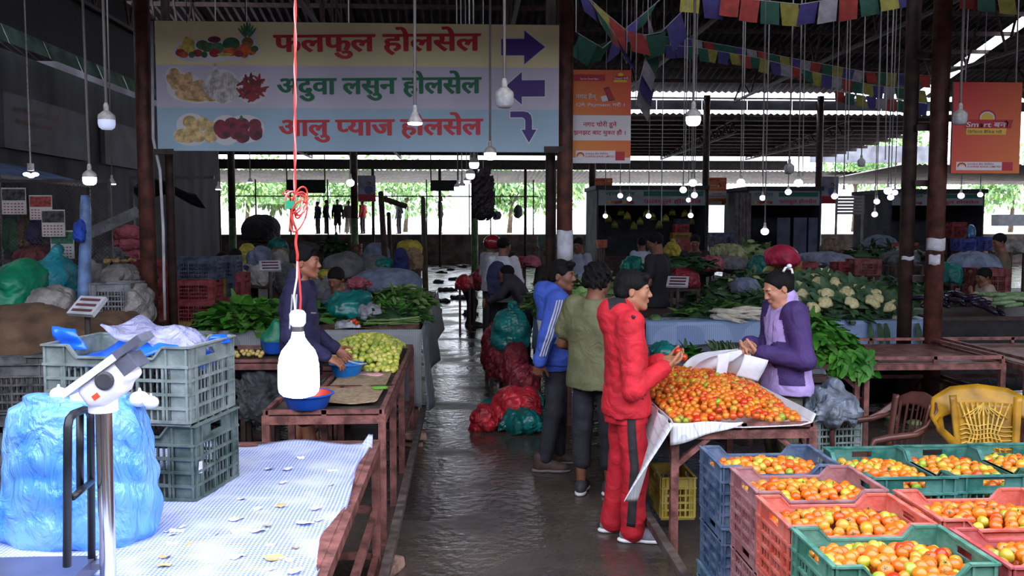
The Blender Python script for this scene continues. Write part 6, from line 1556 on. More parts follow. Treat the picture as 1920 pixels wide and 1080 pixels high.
def calendar(label, u0, u1, v0, v1, Y, kind):
    a = P(u0, v1, Y); b = P(u1, v0, Y); t = thing('wall_calendar', label, 'calendar', ((a.x + b.x) / 2, Y, (a.z + b.z) / 2)); w, h = (b.x - a.x) / 2, (b.z - a.z) / 2
    MB().bb(-w, w, 0, .006, -h, h).build('paper', cream, t)
    mb = MB().bb(-w * .94, w * .94, -.003, 0, h * .05, h * .9).build('picture', {0: dk_pr, 1: red_pr, 2: gr_pr}[kind], t)
    mb = MB()
    for r_ in range(4):
        for c in range(6): mb.bb(-w * .85 + c * w * .29, -w * .85 + c * w * .29 + w * .16, -.002, 0, -h * .9 + r_ * h * .22, -h * .9 + r_ * h * .22 + h * .08)
    mb.build('date_grid', red_pr if kind != 2 else gr_pr, t)
calendar('faded wall calendar nearest the frame edge in the side stall', 4, 48, 352, 402, 9.6, 0)
calendar('wall calendar with a reddish picture behind the brightest one', 56, 97, 366, 412, 9.5, 1)
calendar('brightest wall calendar with a building photo in the side stall', 79, 121, 393, 444, 9.3, 0)
calendar('green and white wall calendar lowest on the wire mesh', 96, 138, 432, 485, 9.35, 2)
t = thing('wire_mesh_screen', 'chain-link wire screen behind the calendars of the side stall', 'screen'); mb = MB(); a = P(-10, 490, 9.7); b = P(205, 340, 9.7)
n = 30; wd = b.x - a.x; hh = b.z - a.z
for i in range(-14, 30):
    for s_ in (-1, 1):
        x0 = a.x + wd * i / n * 1.0; pts = []
        for q in (0, 1):
            x = x0 + (hh * q if s_ > 0 else hh * (1 - q)); pts.append(Vector((x, 9.7, a.z + hh * q)))
        # clip to the frame
        p, r_ = pts; d = r_ - p; t0, t1 = 0.0, 1.0
        for lo_, hi_ in (((a.x - p.x) / d.x, (b.x - p.x) / d.x),): t0 = max(t0, min(lo_, hi_)); t1 = min(t1, max(lo_, hi_))
        if t1 > t0: mb.bar(p + d * t0, p + d * t1, .004)
mb.build('wire_lattice', steel, t); MB().bar((a.x, 9.7, a.z), (b.x, 9.7, a.z), .03).bar((b.x, 9.7, a.z - 1.1), (b.x, 9.7, b.z), .03).bar((a.x, 9.7, b.z), (b.x, 9.7, b.z), .03).build('frame', steel, t)
for lab, u0, u1, v0, v1, m, sd in (('dim green net bag hanging at the frame edge of the side stall', 5, 40, 408, 465, fab('dimgreen', (60, 110, 84)), 3), ('dim purple bag hanging beside the green net bag', 50, 76, 412, 452, fab('dimpurple', (74, 64, 120)), 4), ('brown bag hanging between the dim net bags', 36, 56, 404, 456, f_brown, 5)):
    lump('hanging_bag', lab, 'bag', u0, u1, v0, v1, 9.9, m, sd, .12, tie=True)
lump('sack', 'dark red heap under the hanging bags', 'sack', 30, 100, 462, 495, 9.8, fab('dimred', (110, 56, 60)), 6, .3)
lump('sack', 'yellow goods in a red tub behind the teal sack', 'sack', 126, 152, 500, 520, 9.6, f_yel, 7, .2)
basin('red tub standing behind the teal sack', P(144, 528, 9.6), .14, .14, M('tub_red', (170, 36, 40), .4), M('tub_red', (170, 36, 40), .4), 'tub')
o = MB().grid(lambda s, t: Vector((-7.0 + 1.0 * t, 9.6 + 5.2 * s, 2.86 - .25 * t + .03 * math.sin(9 * s))), 12, 4).build('awning_sheet', M('awning_blue', (120, 140, 190), .5, 0, .2, 3), None, True); tag(o, 'pale blue plastic awning along the front of the dark side stall', 'awning'); mo = o.modifiers.new('t', 'SOLIDIFY'); mo.thickness = .004
MBs = MB().bb(-7.0, -6.0, 9.55, 9.62, 0, 2.5).bb(-6.05, -6.0, 9.62, 15, 2.3, 2.45)
struct('trim_stall_frame', MB().bar((-6.0, 9.6, 0), (-6.0, 9.6, 2.6), .05).bar((-6.0, 12, 0), (-6.0, 12, 2.6), .05).bar((-6.0, 14.8, 0), (-6.0, 14.8, 2.6), .05).bar((-6, 9.6, 2.58), (-6, 14.8, 2.58), .05).bar((-4.5, 12.5, 0), (-4.5, 12.5, 2.6), .05).bar((-4.5, 12.5, 2.6), (-3.4, 12.5, 2.6), .04), steel)
o = MB().grid(lambda s, t: Vector((-4.7 + .9 * s, 13 + .5 * t, 2.55 - .2 * t + .08 * math.sin(5 * s) - .15 * abs(s - .5))), 8, 4).build('hanging_tarp', f_tarp, None, True); tag(o, 'dark grey tarp flap hanging from the stall frame beside the small disc lamp', 'tarp'); mo = o.modifiers.new('t', 'SOLIDIFY'); mo.thickness = .006
# dark crates stacked low at the left edge
dkc = plast('charcoal', (52, 52, 56))
for lab, u, Y, z, rz in (('charcoal crate on top of the stack under the brown table edge', 30, 5.6, .87, .05), ('charcoal crate second in the stack under the brown table edge', 30, 5.6, .58, .05), ('charcoal crate third in the stack under the brown table edge', 30, 5.6, .29, .03), ('charcoal crate beside the top of that stack', 150, 5.9, .87, -.08), ('charcoal crate under its neighbour in the inner stack', 150, 5.9, .58, -.06),
                         ('charcoal crate at the frame edge, left of the blue bag', -20, 4.7, .58, .1), ('charcoal crate below it at the frame edge', -20, 4.7, .29, .08), ('charcoal crate lowest at the frame edge', -20, 4.7, 0, .1)):
    crate(lab, (P(u, 500, Y).x, Y, z), rz, dkc, .54, .37, .285, dip=False)
crate('charcoal crate on the floor at the bottom of the inner stack', (P(150, 500, 5.9).x, 5.9, .29), -.06, dkc, .54, .37, .285, dip=False); crate('charcoal crate beneath the inner stack on the wet floor', (P(150, 500, 5.9).x, 5.9, 0), -.06, dkc, .54, .37, .285, dip=False); crate('charcoal crate on the floor under the brown table stack', (P(30, 500, 5.6).x, 5.6, 0), .05, dkc, .54, .37, .285, dip=False)
lump('tarp_bundle', 'dark grey sheet hanging below the small onion table', 'tarp bundle', 446, 524, 683, 775, 7.7, f_tarp, 40, .15, .03)
# ---- bags on the aisle floor
def fl(name, label, u0, u1, v0, v1, Y, m, sd, tie=False, dp=None, amp=.025): return lump(name, label, 'bag', u0, u1, v0, v1, Y, m, sd, dp, amp, 10, None, tie)
fl('plastic_bag', 'big crumpled bright red bag in the pile on the wet aisle floor', 926, 1012, 728, 788, 8.75, redbag, 1, dp=.24)
fl('plastic_bag', 'smaller red bag at the aisle end of the floor pile', 886, 932, 764, 804, 8.6, redbag, 2, dp=.16)
fl('plastic_bag', 'flat teal bag at the front of the floor pile', 942, 1014, 772, 804, 8.45, tealp, 3, dp=.14)
fl('plastic_bag', 'teal bag peeping out behind the smaller red bag', 904, 930, 752, 786, 8.95, tealp, 4, dp=.12)
fl('plastic_bag', 'teal bag behind the big red bag beside the jeans', 985, 1018, 734, 780, 9.0, tealp, 5, dp=.12)
fl('plastic_bag', 'upright dark red bag behind the floor pile', 958, 1010, 690, 742, 9.6, drkred, 6, dp=.2)
fl('plastic_bag', 'dark red bag with greens in the middle of the bag row', 940, 992, 646, 715, 10.2, drkred, 7, dp=.25)
fl('plastic_bag', 'tall teal bag standing on the dark red bags', 924, 992, 582, 650, 10.6, tealp, 8, True, .22)
fl('plastic_bag', 'dark red bag at the aisle edge beneath the teal bag', 905, 948, 610, 690, 11.0, drkred, 9, dp=.22)
fl('plastic_bag', 'maroon bag behind the dark red bags along the aisle', 914, 960, 640, 705, 10.7, drkred, 10, dp=.2)
fl('plastic_bag', 'red bag by the bending person far down the aisle', 857, 886, 516, 540, 16.5, redbag, 11, dp=.2)
fl('plastic_bag', 'second red bag by the bending person far down the aisle', 884, 912, 508, 538, 17, drkred, 12, dp=.2)
litm = M('wet_litter', (40, 38, 36), .5, 0, .3, 10)
for i, (u, v, r_) in enumerate(((826, 566, .14), (838, 545, .18), (822, 530, .1), (852, 525, .12), (880, 590, .1), (828, 512, .14), (846, 507, .1), (866, 560, .16), (870, 500, .2), (815, 585, .1))):
    s = SDF(.03); s.ell((0, 0, .02), (r_ * 1.6, r_, .05)); s.noise = waves(.03, 14, i, 5, True)
    o = s.build('wet_litter', litm, None, G(u, v, 0)); tag(o, 'dark clump of trampled waste on the wet aisle', 'litter', 'clumps of waste on the aisle')
# ---- stalls between the men and the columns
table('stall table of mixed greens behind the blue jacket', .95, 2.4, 9.4, 12.6, .85, rim=0, rails=False, m=dkrust)
drape('woven_cloth', 'pale blue cloth hanging at the aisle side of the mixed greens stall', lambda s, t: (.93 - .03 * t + .02 * math.sin(20 * s), 9.4 + 3.2 * s, .90 - .6 * t), 30, 8, bluetarp, 'cloth')
leafpile('leafy_greens', 'tangled pale greens heaped behind the blue jacket', 'greens', (1.25, 11.6, .88), (.5, .9, .42), 800, .14, .06, [lf_let, lf_pale, lf_dark], 5)
leafpile('leafy_greens', 'greens farther back beside the person leaning over them', 'greens', (2.0, 13.6, .88), (.8, .8, .3), 200, .22, .1, [lf_pale, lf_dark], 6)
cabm = M('cabbage', (132, 168, 98), .5, 0, .2, 8, bump=.3, bs=10); cab_me = MB().ell((0, 0, 0), (.085, .085, .075), 16, 12, warp=lambda q, th, ph: q * (1 + .05 * math.sin(3 * ph + 4 * th))).mesh('cabbage', cabm, True)
for i, (u, v, Y) in enumerate(((1066, 568, 9.0), (1084, 572, 8.95), (1098, 562, 9.1), (1076, 556, 9.15), (1090, 552, 9.2), (1104, 574, 8.9), (1070, 580, 8.9), (1058, 576, 9.1), (1112, 560, 9.2))):
    o = ob('cabbage', cab_me, None, P(u, v, Y)); o.rotation_euler = (i, i * 2, 0); tag(o, 'pale green cabbage heaped between the blue jacket and the olive shirt', 'cabbage', 'cabbages behind the men')
table('small stand carrying the heap of cabbages behind the men', 1.0, 1.5, 8.75, 9.35, 1.02, rim=0, rails=False, m=dkrust)
# ---- grey tarp table behind the tomato table
table('table under a grey tarpaulin right behind the tomato table', 1.35, 2.9, 7.1, 8.75, .76, rim=0, rails=False, m=dkrust)
drape('grey_tarp', 'wrinkled grey tarpaulin covering the table behind the tomatoes', lambda s, t: (1.3 + 1.62 * s, 7.05 + 1.75 * t, .785 + .02 * math.sin(9 * s + 7 * t) * math.sin(11 * t - 4 * s) - .25 * max(0, .08 - t) / .08), 44, 36, fab('tarp_slate', (104, 108, 116), .55), 'tarp')
lump('plastic_bag', 'flat teal bag on the grey tarpaulin beyond the held tomatoes', 'bag', 1228, 1262, 645, 666, 7.9, tealp, 6, .12)
leafpile('herb_bunches', 'small bunch of dark herbs on the grey tarpaulin', 'greens', G(1285, 668, .80), (.14, .14, .06), 90, .12, .04, [lf_spin, lf_dark], 7)
mb = MB(); rg = random.Random(9)
for i in range(60):
    p = G(1362, 672, .82) + Vector((rg.uniform(-.1, .1), rg.uniform(-.05, .05), 0)); e = p + Vector((rg.uniform(-.06, .10) - .0, .22, .08 + rg.random() * .05)); mb.tube([p, p.lerp(e, .5) + Vector((0, 0, .02)), e], [.004, .006, .005], 5, 0 if i % 3 else 1)
tag(mb.build('spring_onions', [lf_dark, lf_pale], None, True), 'bundle of spring onions standing on the grey tarpaulin beside the white bag', 'spring onions')
drape('added_dark_sheet', 'added dark sheet below the blue-grey skirt of the cauliflower stall', lambda s, t: (1.9 + 2.98 * s, 9.40 - .01 * math.sin(30 * s), .80 - .74 * t), 40, 4, fab('reflection_block_dark', (36, 34, 38)), 'cloth')  # added sheet that darkens the space under the stall and cuts floor reflections
# white bag opened by the woman
wb = M('white_bag_cloth', (232, 232, 242), .6, 0, .05, 10, bump=.25, bs=18)
hand = Vector((1.93, 6.20, 1.12))
def bagfn(off, tw, bulge):
    def fn(s, t):
        top_ = hand + Vector((-.05 + .10 * s, off * .35 + .02, -.02 - .04 * abs(s - .5))); base = Vector((1.52 + .48 * s, 6.36 + off, .90 - .02 * s))
        p = top_.lerp(base, t); k = math.sin(PI * min(1, t * 1.05))
        p.y += bulge * k + .035 * math.sin(3.2 * PI * s + tw) * k; p.x -= .05 * k * (1 - s); p.z += .03 * k * (1 - s) + .012 * math.sin(9 * s + 4 * t)
        return p
    return fn
t = thing('white_bag', 'white woven shopping bag being opened by the lilac jacket', 'bag')
for nm, off, tw, bu in (('front_side', -.04, 0, -.05), ('back_side', .12, 2, .03)):
    o = MB().grid(bagfn(off, tw, bu), 20, 16).build(nm, wb, t, True); mo = o.modifiers.new('t', 'SOLIDIFY'); mo.thickness = .003
def flapfn(x0, x1, dx, dz, yo, w):
    return lambda s, q: hand + Vector((x0 + (x1 - x0) * s + dx * q, yo - .02 * math.sin(3 * q + s), -.03 - dz * q + w * s))
for nm, fn in (('handle', flapfn(-.22, -.14, -.02, .20, -.12, .01)), ('front_flap', flapfn(-.04, .12, -.06, .15, -.15, -.04))):
    o = MB().grid(fn, 8, 10).build(nm, wb, t, True); mo = o.modifiers.new('t', 'SOLIDIFY'); mo.thickness = .004
# ---- blue-skirted vegetable stall
TB = (1.9, 4.88, 9.35, 11.2)
table('long vegetable stall with a blue-grey woven skirt behind the lilac jacket', TB[0], TB[1], TB[2], TB[3], .92, rim=0, rails=[.3], m=dkrust)
drape('woven_skirt', 'blue-grey woven cloth skirt hanging along the front of the cauliflower stall', lambda s, t: (1.86 + 3.06 * s, 9.31 - .015 * math.sin(30 * s) * t - .01 * math.sin(9 * s), .955 - t * (.29 + .02 * math.sin(11 * s))), 70, 8, bluetarp, 'cloth')
drape('woven_skirt', 'blue-grey woven cloth folded over the top edge of the cauliflower stall', lambda s, t: (1.86 + 3.06 * s, 9.31 + .35 * t, .956 + .012 * math.sin(14 * s) * t), 50, 5, bluetarp, 'cloth')
radm = M('radish_white', (214, 206, 192), .5, 0, .1, 12); rad_me = MB().tube([(0, 0, 0), (.02, 0, 0), (.12, 0, .004), (.22, 0, 0), (.30, 0, -.004), (.34, 0, 0)], [.008, .024, .027, .022, .010, .003], 10).mesh('radish', radm, True)
rgr = random.Random(31)
for i in range(34):
    x = rgr.uniform(2.62, 3.0); k = i % 3
    o = ob('radish', rad_me, None, (x - .02, 9.42 + .32 * rgr.random(), .975 + .032 * k + .01)); o.rotation_euler = (0, rgr.uniform(-.1, .2), rgr.uniform(-1.2, -.5)); tag(o, 'long white radish in the heap at the middle of the blue-skirted stall', 'radish', 'white radishes on the blue-skirted stall')
leafpile('radish_leaves', 'dark leaves lying behind the white radishes', 'greens', (2.85, 9.95, .95), (.5, .4, .14), 160, .2, .07, [lf_dark, lf_let], 9)
gourdm = M('gourd_green', (70, 104, 60), .5, 0, .3, 10); 
for lab, u, v, a_, b_ in (('round dark green gourd at the near end of the blue-skirted stall', 1228, 601, .075, .07), ('green cucumber beside the round gourd', 1262, 603, .09, .035), ('second green cucumber along the stall edge', 1282, 602, .11, .033), ('pale gourd half hidden near the tracksuit collar', 1247, 604, .05, .035)):
    o = MB().ell((0, 0, 0), (a_, b_, b_), 14, 10).build('gourd', gourdm, None, True, P(u, v, 9.5)); o.rotation_euler = (0, 0, .2); tag(o, lab, 'gourd')
curdm = M('cauliflower_curd', (222, 212, 160), .8, 0, .12, 30, bump=.5, bs=60)
def curd(r, seed):
    s = SDF(.011); rg = random.Random(seed)
    for i in range(26):
        a = rg.uniform(0, 6.28); q = math.sqrt(rg.random()) * r * .8; s.ell((q * math.cos(a), q * math.sin(a), (r * .55) * (1 - (q / r) ** 2)), (r * .3,) * 3, None, .02)
    return s
CUR = []
for i in range(3):
    o = curd(.085, i).build('curd', curdm); CUR.append(o.data); bpy.data.objects.remove(o)
LVS = []
for i in range(3):
    mb = MB(); rg = random.Random(60 + i)
    for k in range(11):
        a = 2 * PI * k / 11 + rg.uniform(-.2, .2); add_leaf(mb, Vector((.05 * math.cos(a), .05 * math.sin(a), -.03)), Vector((math.cos(a), math.sin(a), rg.uniform(.3, 1.1))), Vector((-math.cos(a), -math.sin(a), 1)), rg.uniform(.12, .19), rg.uniform(.07, .10), .6, k % 2)
    LVS.append(mb.mesh('wrapper_leaves', [lf_caul, lf_pale if i == 9 else lf_caul], True))
hC = lambda x, y: .97 + max(0.0, .36 * (1 - ((x - 4.1) / .82) ** 2 - ((y - 10.2) / .95) ** 2))
rg = random.Random(77); cps = pile(46, lambda r_: (r_.uniform(3.45, 4.75), r_.uniform(9.42, 10.6)), hC, .082, rg)
for i, p in enumerate(cps):
    t = thing('cauliflower', 'cream cauliflower wrapped in dark leaves on the blue-skirted stall', 'cauliflower', p, rg.uniform(0, 6), 'cauliflowers heaped on the blue-skirted stall')
    t.rotation_euler = (rg.uniform(.1, 1.1), rg.uniform(-.5, .5), rg.uniform(-.6, .6))
    ob('curd', CUR[i % 3], t); ob('wrapper_leaves', LVS[i % 3], t)
leafpile('cauliflower_leaves', 'loose dark leaves between the cauliflowers on the blue-skirted stall', 'greens', (4.08, 10.25, .95), (.78, .9, .36), 700, .15, .07, [lf_caul, lf_dark, lf_caul], 10)
leafpile('leafy_greens', 'dark leafy heap just behind the lilac jacket on the blue-skirted stall', 'greens', (3.3, 10.3, .95), (.5, .5, .2), 170, .2, .1, [lf_dark, lf_caul], 11)
mb = MB(); rg = random.Random(12)
for u in (1630, 1648, 1660, 1720): p = P(u, 606, 9.28); add_leaf(mb, p, Vector((.1, -.15, -1)), Vector((0, -1, 0)), .24, .07, .1)
tag(mb.build('hanging_leaves', lf_dark, None, True), 'dark leaves trailing over the blue-grey skirt below the cauliflowers', 'leaves', None, 'stuff')
# ---- benches and spinach
table('brown bench carrying the bright spinach beside the lilac jacket', 2.72, 3.36, 7.6, 8.5, .78, braces=True, rails=False, rim=.03)
table('long empty brown bench on the right with double edge rails', 3.42, 4.62, 7.55, 8.8, .78, rim=.06, rails=[.45])
table('next brown bench running off at the frame edge', 4.75, 6.2, 7.4, 8.8, .78, rim=.06, rails=[.45])
leafpile('spinach', 'bright green spinach bunches spilling over the bench beside the lilac jacket', 'spinach', (3.12, 8.0, .80), (.38, .36, .34), 800, .17, .065, [lf_spin, lf_spin, lf_let], 13, .9, .3)
mb = MB(); rg = random.Random(14)
for i in range(150): p = Vector((3.30 + rg.uniform(-.14, .18), 7.55 + rg.uniform(-.02, .1), .9 - rg.random() * .15)); add_leaf(mb, p, Vector((rg.uniform(-.7, .9), rg.uniform(-.7, .1), rg.uniform(-1, -.3))), Vector((rg.uniform(-.8, .8), -1, rg.uniform(-.3, .9))), rg.uniform(.1, .18), rg.uniform(.04, .07), .5)
tag(mb.build('spinach_overhang', lf_spin, None, True), 'spinach leaves hanging down over the bench edge', 'spinach', None, 'stuff')
o = MB().ell((0, 0, 0), (.19, .19, .24), 16, 12).build('red_ball_bag', drkred, None, True, (3.4, 9.0, .25)); tag(o, 'round red bag under the benches', 'bag')
o = MB().ell((0, 0, 0), (.19, .19, .24), 16, 12).build('red_ball_bag', drkred, None, True, (4.75, 9.3, .25)); tag(o, 'round red bag under the farther end of the long bench', 'bag')
for lab, u, v in (('crushed pale green vegetable on the floor under the bench', 1671, 786), ('green leaf scrap on the floor beside the yellow chair', 1712, 796)):
    s = SDF(.012); s.ell((0, 0, .02), (.07, .05, .03)); s.noise = waves(.01, 30, 2, 4); o = s.build('leaf_scrap', lf_pale, None, G(u, v, 0)); tag(o, lab, 'leaf')
cratepx('pale grey-green crate under the clear plastic bag', 1517, 1612, 772, 846, 6.25, plast('pale_green_grey', (126, 142, 138)), .38, .1)
cratepx('lower crate beneath the pale grey-green one', 1517, 1612, 846, 940, 6.25, plast('pale_green_grey', (126, 142, 138)), .38, .1)
lump('clear_bag', 'big clear grey plastic bag stuffed on the pale grey-green crate', 'bag', 1512, 1608, 735, 785, 6.3, M('film_slate', (120, 130, 144), .3, 0, .3, 9, bump=.8, bs=8, dist=2.0, bd=.05, spec=.5, alpha=.85), 3, .2, .025, 10, None, True)
cratepx('yellow crate under the tomato table', 1240, 1302, 895, 972, 5.6, plast('yellow', (206, 180, 60)), .36)
lump('clear_bag', 'crumpled grey plastic on the floor by the tomato table rail', 'bag', 1188, 1226, 936, 972, 5.9, M('film_slate', (132, 142, 156), .2), 5, .1)
# ---- plastic chairs
def plastic_chair(label, loc, rz, m, ornate):
    t = thing('plastic_armchair', label, 'chair', loc, rz)
    s = SDF(.012); s.box((0, 0, .42), (.24, .23, .015), .012, None, .01); s.box((0, -.23, .40), (.22, .02, .03), .01, None, .02); s.build('seat', m, t)
    def back(s_, u):
        z = .44 + .42 * u; w = (.165 if ornate else .20) + .03 * u; x = (s_ - .5) * 2 * w; y = .23 + .07 * u - .10 * abs(s_ - .5) ** 2 * 4 * .6
        return Vector((x, y, z))
    bk = ob('backrest', None, t)
    mb = MB()
    for f in (0, .085, .915, 1): pass
    for a, b in ((0, .1), (.9, 1)): mb.grid(lambda s_, u: back(a + (b - a) * s_, u), 2, 14)
    mb.grid(lambda s_, u: back(s_, u * .08), 10, 1); o = mb.build('back_frame', m, bk, True); mo = o.modifiers.new('t', 'SOLIDIFY'); mo.thickness = .014
    br = [Vector(p) for p in ((-.285, .02, .655), (-.28, .17, .72), (-.235, .27, .82), (-.13, .315, .885), (0, .325, .905), (.13, .315, .885), (.235, .27, .82), (.28, .17, .72), (.285, .02, .655))]
    def brim(s_, u):
        k = s_ * 8; i = min(7, int(k)); p = br[i].lerp(br[i + 1], k - i); cu = math.sin(PI * s_); out = Vector((p.x * .5, .16, 0)).normalized()
        return p + (Vector((0, 0, -.15 if ornate else -.10)) * (u) + out * ((.10 if ornate else .045) * (1 - u))) * (.3 + .7 * cu)
    o = MB().grid(brim, 32, 5).build('top_rail', m, bk, True); mo = o.modifiers.new('t', 'SOLIDIFY'); mo.thickness = .018
    mb = MB()
    if ornate:
        for i in range(9):
            a = (i + .5) / 9; mb.tube([back(.1 + .8 * a, .06), back(.12 + .76 * (a * .6 + .2), .4), back(.1 + .8 * a, .88)], .006, 5)
            mb.tube([back(.5, .86), back(.12 + .76 * a, .60 + .1 * abs(a - .5))], .005, 5)
        for i in range(7): mb.tube([back(.1 + .8 * k / 8, .1 + .07 * i + .02 * math.sin(k * 1.6)) for k in range(9)], .0045, 5)
        o = MB().grid(lambda s_, u: back(.1 + .8 * s_, .08 + .8 * u) + Vector((0, .012, 0)), 12, 10).build('back_panel', m, bk, True); mo = o.modifiers.new('t', 'SOLIDIFY'); mo.thickness = .006
        mb.build('carved_pattern', M('chair_worn_pattern', (200, 164, 72), .5, 0, .2, 20), bk, True)
    else:
        for i in range(6): a = .16 + .68 * i / 5; mb.grid(lambda s_, u: back(a - .025 + .05 * s_, .06 + .84 * u), 1, 10)
        mb.build('back_slats', m, bk, True)
    for q in (-1, 1):
        o = MB().tube([(q * .25, .24, .70), (q * .285, .10, .655), (q * .285, -.12, .64), (q * .275, -.22, .62), (q * .27, -.25, .55), (q * .265, -.24, .42)], [.016, .024, .026, .024, .02, .018], 10).build('armrest', m, t, True)
        for y in (-.22, .22):
            MB().tube([(q * .22, y, .43), (q * .25, y * 1.12, 0)], [.026, .018], 8).build('leg', m, t, True)
    return t
yelp = M('chair_yellow', (164, 120, 26), .35, 0, .2, 8); brp = M('chair_brown', (92, 54, 46), .35, 0, .1, 8)
c = P(1850, 800, 5.55); plastic_chair('ornate yellow plastic armchair with its back to the long empty bench', (3.36, 5.5, 0), -.22, yelp, True)
bpy.data.objects['plastic_armchair'].scale = (1.12, 1.05, .98)
c = P(1690, 800, 5.75); plastic_chair('dark brown plastic armchair beside the clear bag on the crate', (c.x - .02, 6.0, 0), -1.45, brp, False)
bpy.data.objects['plastic_armchair.001'].scale = (.9, .9, .9)
# ---- right-hand dark stalls
f_reflection_block = fab('reflection_block_dark', (36, 34, 38))
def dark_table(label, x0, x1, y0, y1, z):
    drape('added_dark_sheet', 'added dark sheet below the ' + label.split(' ', 1)[1].replace('dark ', '').replace('stall table', 'table').replace('carrying', 'of').replace('vegetables between the scale and the', 'vegetables left of the').replace(' left of the right column pair', ' near the columns').replace('row on the middle right under the far stalls', 'row before the shops'), lambda s, t: (x0 - .02 + (x1 - x0 + .04) * s, y0 - .05 - .012 * math.sin(34 * s) * t, z - .04 - (z - .08) * t), 50, 6, f_reflection_block, 'cloth')  # sheet added under each table to stop bright reflections on the wet floor
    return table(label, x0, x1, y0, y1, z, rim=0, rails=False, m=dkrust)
dark_table('dark stall table carrying aubergines and pale cucumbers', 5.4, 9.2, 10.2, 11.4, .90)
cucm = M('cucumber_pale', (126, 156, 110), .45, 0, .2, 14); cuc_me = MB().tube([(-.14, 0, 0), (-.12, 0, .0), (-.05, 0, .004), (.05, 0, .004), (.12, 0, 0), (.14, 0, 0)], [.006, .022, .03, .03, .022, .006], 10).mesh('cucumber', cucm, True)
rg = random.Random(15)
for (x, y, z) in pile(30, lambda r_: (r_.uniform(6.35, 7.3), r_.uniform(10.35, 10.9)), lambda x, y: .94 + .17 * max(0, (1 - ((y - 10.75) / .5) ** 2)), .045, rg):
    o = ob('cucumber', cuc_me, None, (x, y, z)); o.rotation_euler = (0, rg.uniform(-.15, .15), rg.uniform(-.3, .5)); tag(o, 'pale green cucumber in the heap at the frame edge', 'cucumber', 'pale cucumbers on the dark stall')
aubm = M('aubergine', (40, 30, 52), .2, 0, .2, 8); aub_me = MB().tube([(-.11, 0, 0), (-.09, 0, 0), (0, 0, .003), (.07, 0, 0), (.1, 0, 0)], [.012, .026, .034, .03, .01], 10).mesh('aubergine', aubm, True)
for (x, y, z) in pile(34, lambda r_: (r_.uniform(5.5, 6.3), r_.uniform(10.3, 11.1)), lambda x, y: .94 + .18 * max(0, (1 - ((x - 5.9) / .5) ** 2 - ((y - 10.8) / .6) ** 2)), .045, rg):
    o = ob('aubergine', aub_me, None, (x, y, z)); o.rotation_euler = (0, rg.uniform(-.4, .4), rg.uniform(0, 6)); tag(o, 'dark glossy aubergine in the heap before the seated person', 'aubergine', 'aubergines on the dark stall')
cratepx('tall red crate beside the seated person in the pale shirt', 1834, 1892, 503, 556, 12.2, plast('tall_red', (120, 40, 40)))
lump('tarp_bundle', 'grey-blue tarpaulin bundle above the seated person', 'tarp bundle', 1790, 1876, 474, 512, 13, f_bgrey, 6, .4)
lump('plastic_bag', 'dim green sack behind the right column pair', 'bag', 1768, 1800, 494, 530, 12.6, f_teal, 7, .3)
lump('sack', 'pale sack behind the person with the cap', 'sack', 1880, 1915, 452, 472, 15, f_white, 8, .3)
dark_table('dark stall table of leafy vegetables between the scale and the cauliflowers', 3.2, 6.3, 12.2, 14.2, .80)
leafpile('leafy_greens', 'heap of pale leafy vegetables in the gloom behind the lilac jacket', 'greens', (4.0, 12.6, .82), (.85, .5, .48), 700, .17, .07, [lf_caul, lf_dark, lf_pale], 16)
leafpile('leafy_greens', 'dark leafy heap on the stall left of the right column pair', 'greens', (6.3, 13.0, .82), (1.0, .6, .34), 560, .17, .07, [lf_dark, lf_caul], 17)
lump('plastic_bag', 'crumpled grey plastic lying on the gloomy leafy heap', 'bag', 1376, 1424, 524, 546, 12.0, f_bgrey, 9, .2)
lump('plastic_bag', 'big dark red bag beside the small scale', 'bag', 1248, 1310, 500, 540, 12.4, drkred, 10, .3)
leafpile('leafy_greens', 'dark greens on top of the dark red bag', 'greens', P(1280, 500, 12.6), (.42, .3, .14), 110, .16, .07, [lf_dark], 18)
scale_post('small scale with a white display behind the red tracksuit', 1270, 535, 600, 11.0, 1.0, -.4)
lump('plastic_bag', 'teal mesh sack behind the tracksuit hair', 'bag', 1170, 1212, 481, 510, 11.8, f_teal, 11, .2)
lump('plastic_bag', 'bright blue plastic bag on the ground past the tracksuit', 'bag', 1314, 1354, 564, 586, 10.6, M('blue_bag2', (36, 92, 200), .35, 0, .15, 7, bump=.4, bs=18), 12, .2)
lump('cloth_bundle', 'grey cloth folded on the stall beside a pink one', 'cloth', 1336, 1412, 483, 506, 14.2, f_grey, 13, .4)
lump('cloth_bundle', 'dusty pink cloth at the end of the grey one', 'cloth', 1318, 1352, 481, 504, 14.0, f_pink, 14, .3)
lump('plastic_bag', 'teal bag standing next to the wooden crate', 'bag', 1410, 1440, 480, 512, 13.6, f_teal, 15, .25)
cratepx('ochre wooden-looking crate under the pink-red cover', 1442, 1502, 490, 526, 13.4, yc)
lump('cloth_bundle', 'pink-red plastic cover draped on the ochre crate', 'cloth', 1440, 1498, 461, 496, 13.4, M('pinkred_cover', (206, 48, 84), .45, 0, .15, 6, bump=.3, bs=12), 16, .3)
dark_table('dark stall table of red crates left of the right column pair', 6.2, 11.0, 15.2, 17.5, .70)
for i, (u0, u1) in enumerate(((1504, 1534), (1574, 1604))): cratepx(('dim red crate beside the ochre crate', 'dim red crate next to the larger red one')[i], u0, u1, 492, 524, 14.6, rc)
cratepx('larger red crate in the gloom left of the right column pair', 1604, 1652, 486, 516, 14.4, plast('far_red', (128, 48, 46)))
lump('tarp_bundle', 'smooth grey tarpaulin over goods before the right fruit shop', 'tarp bundle', 1624, 1682, 442, 474, 20, f_bgrey, 17, .4)
lump('tarp_bundle', 'long grey plastic cover left of the right column pair', 'tarp bundle', 1664, 1722, 472, 496, 16, f_tarp, 18, .4)
cratepx('dim red crate under the seated red shirt', 1680, 1722, 455, 480, 18.5, rc)
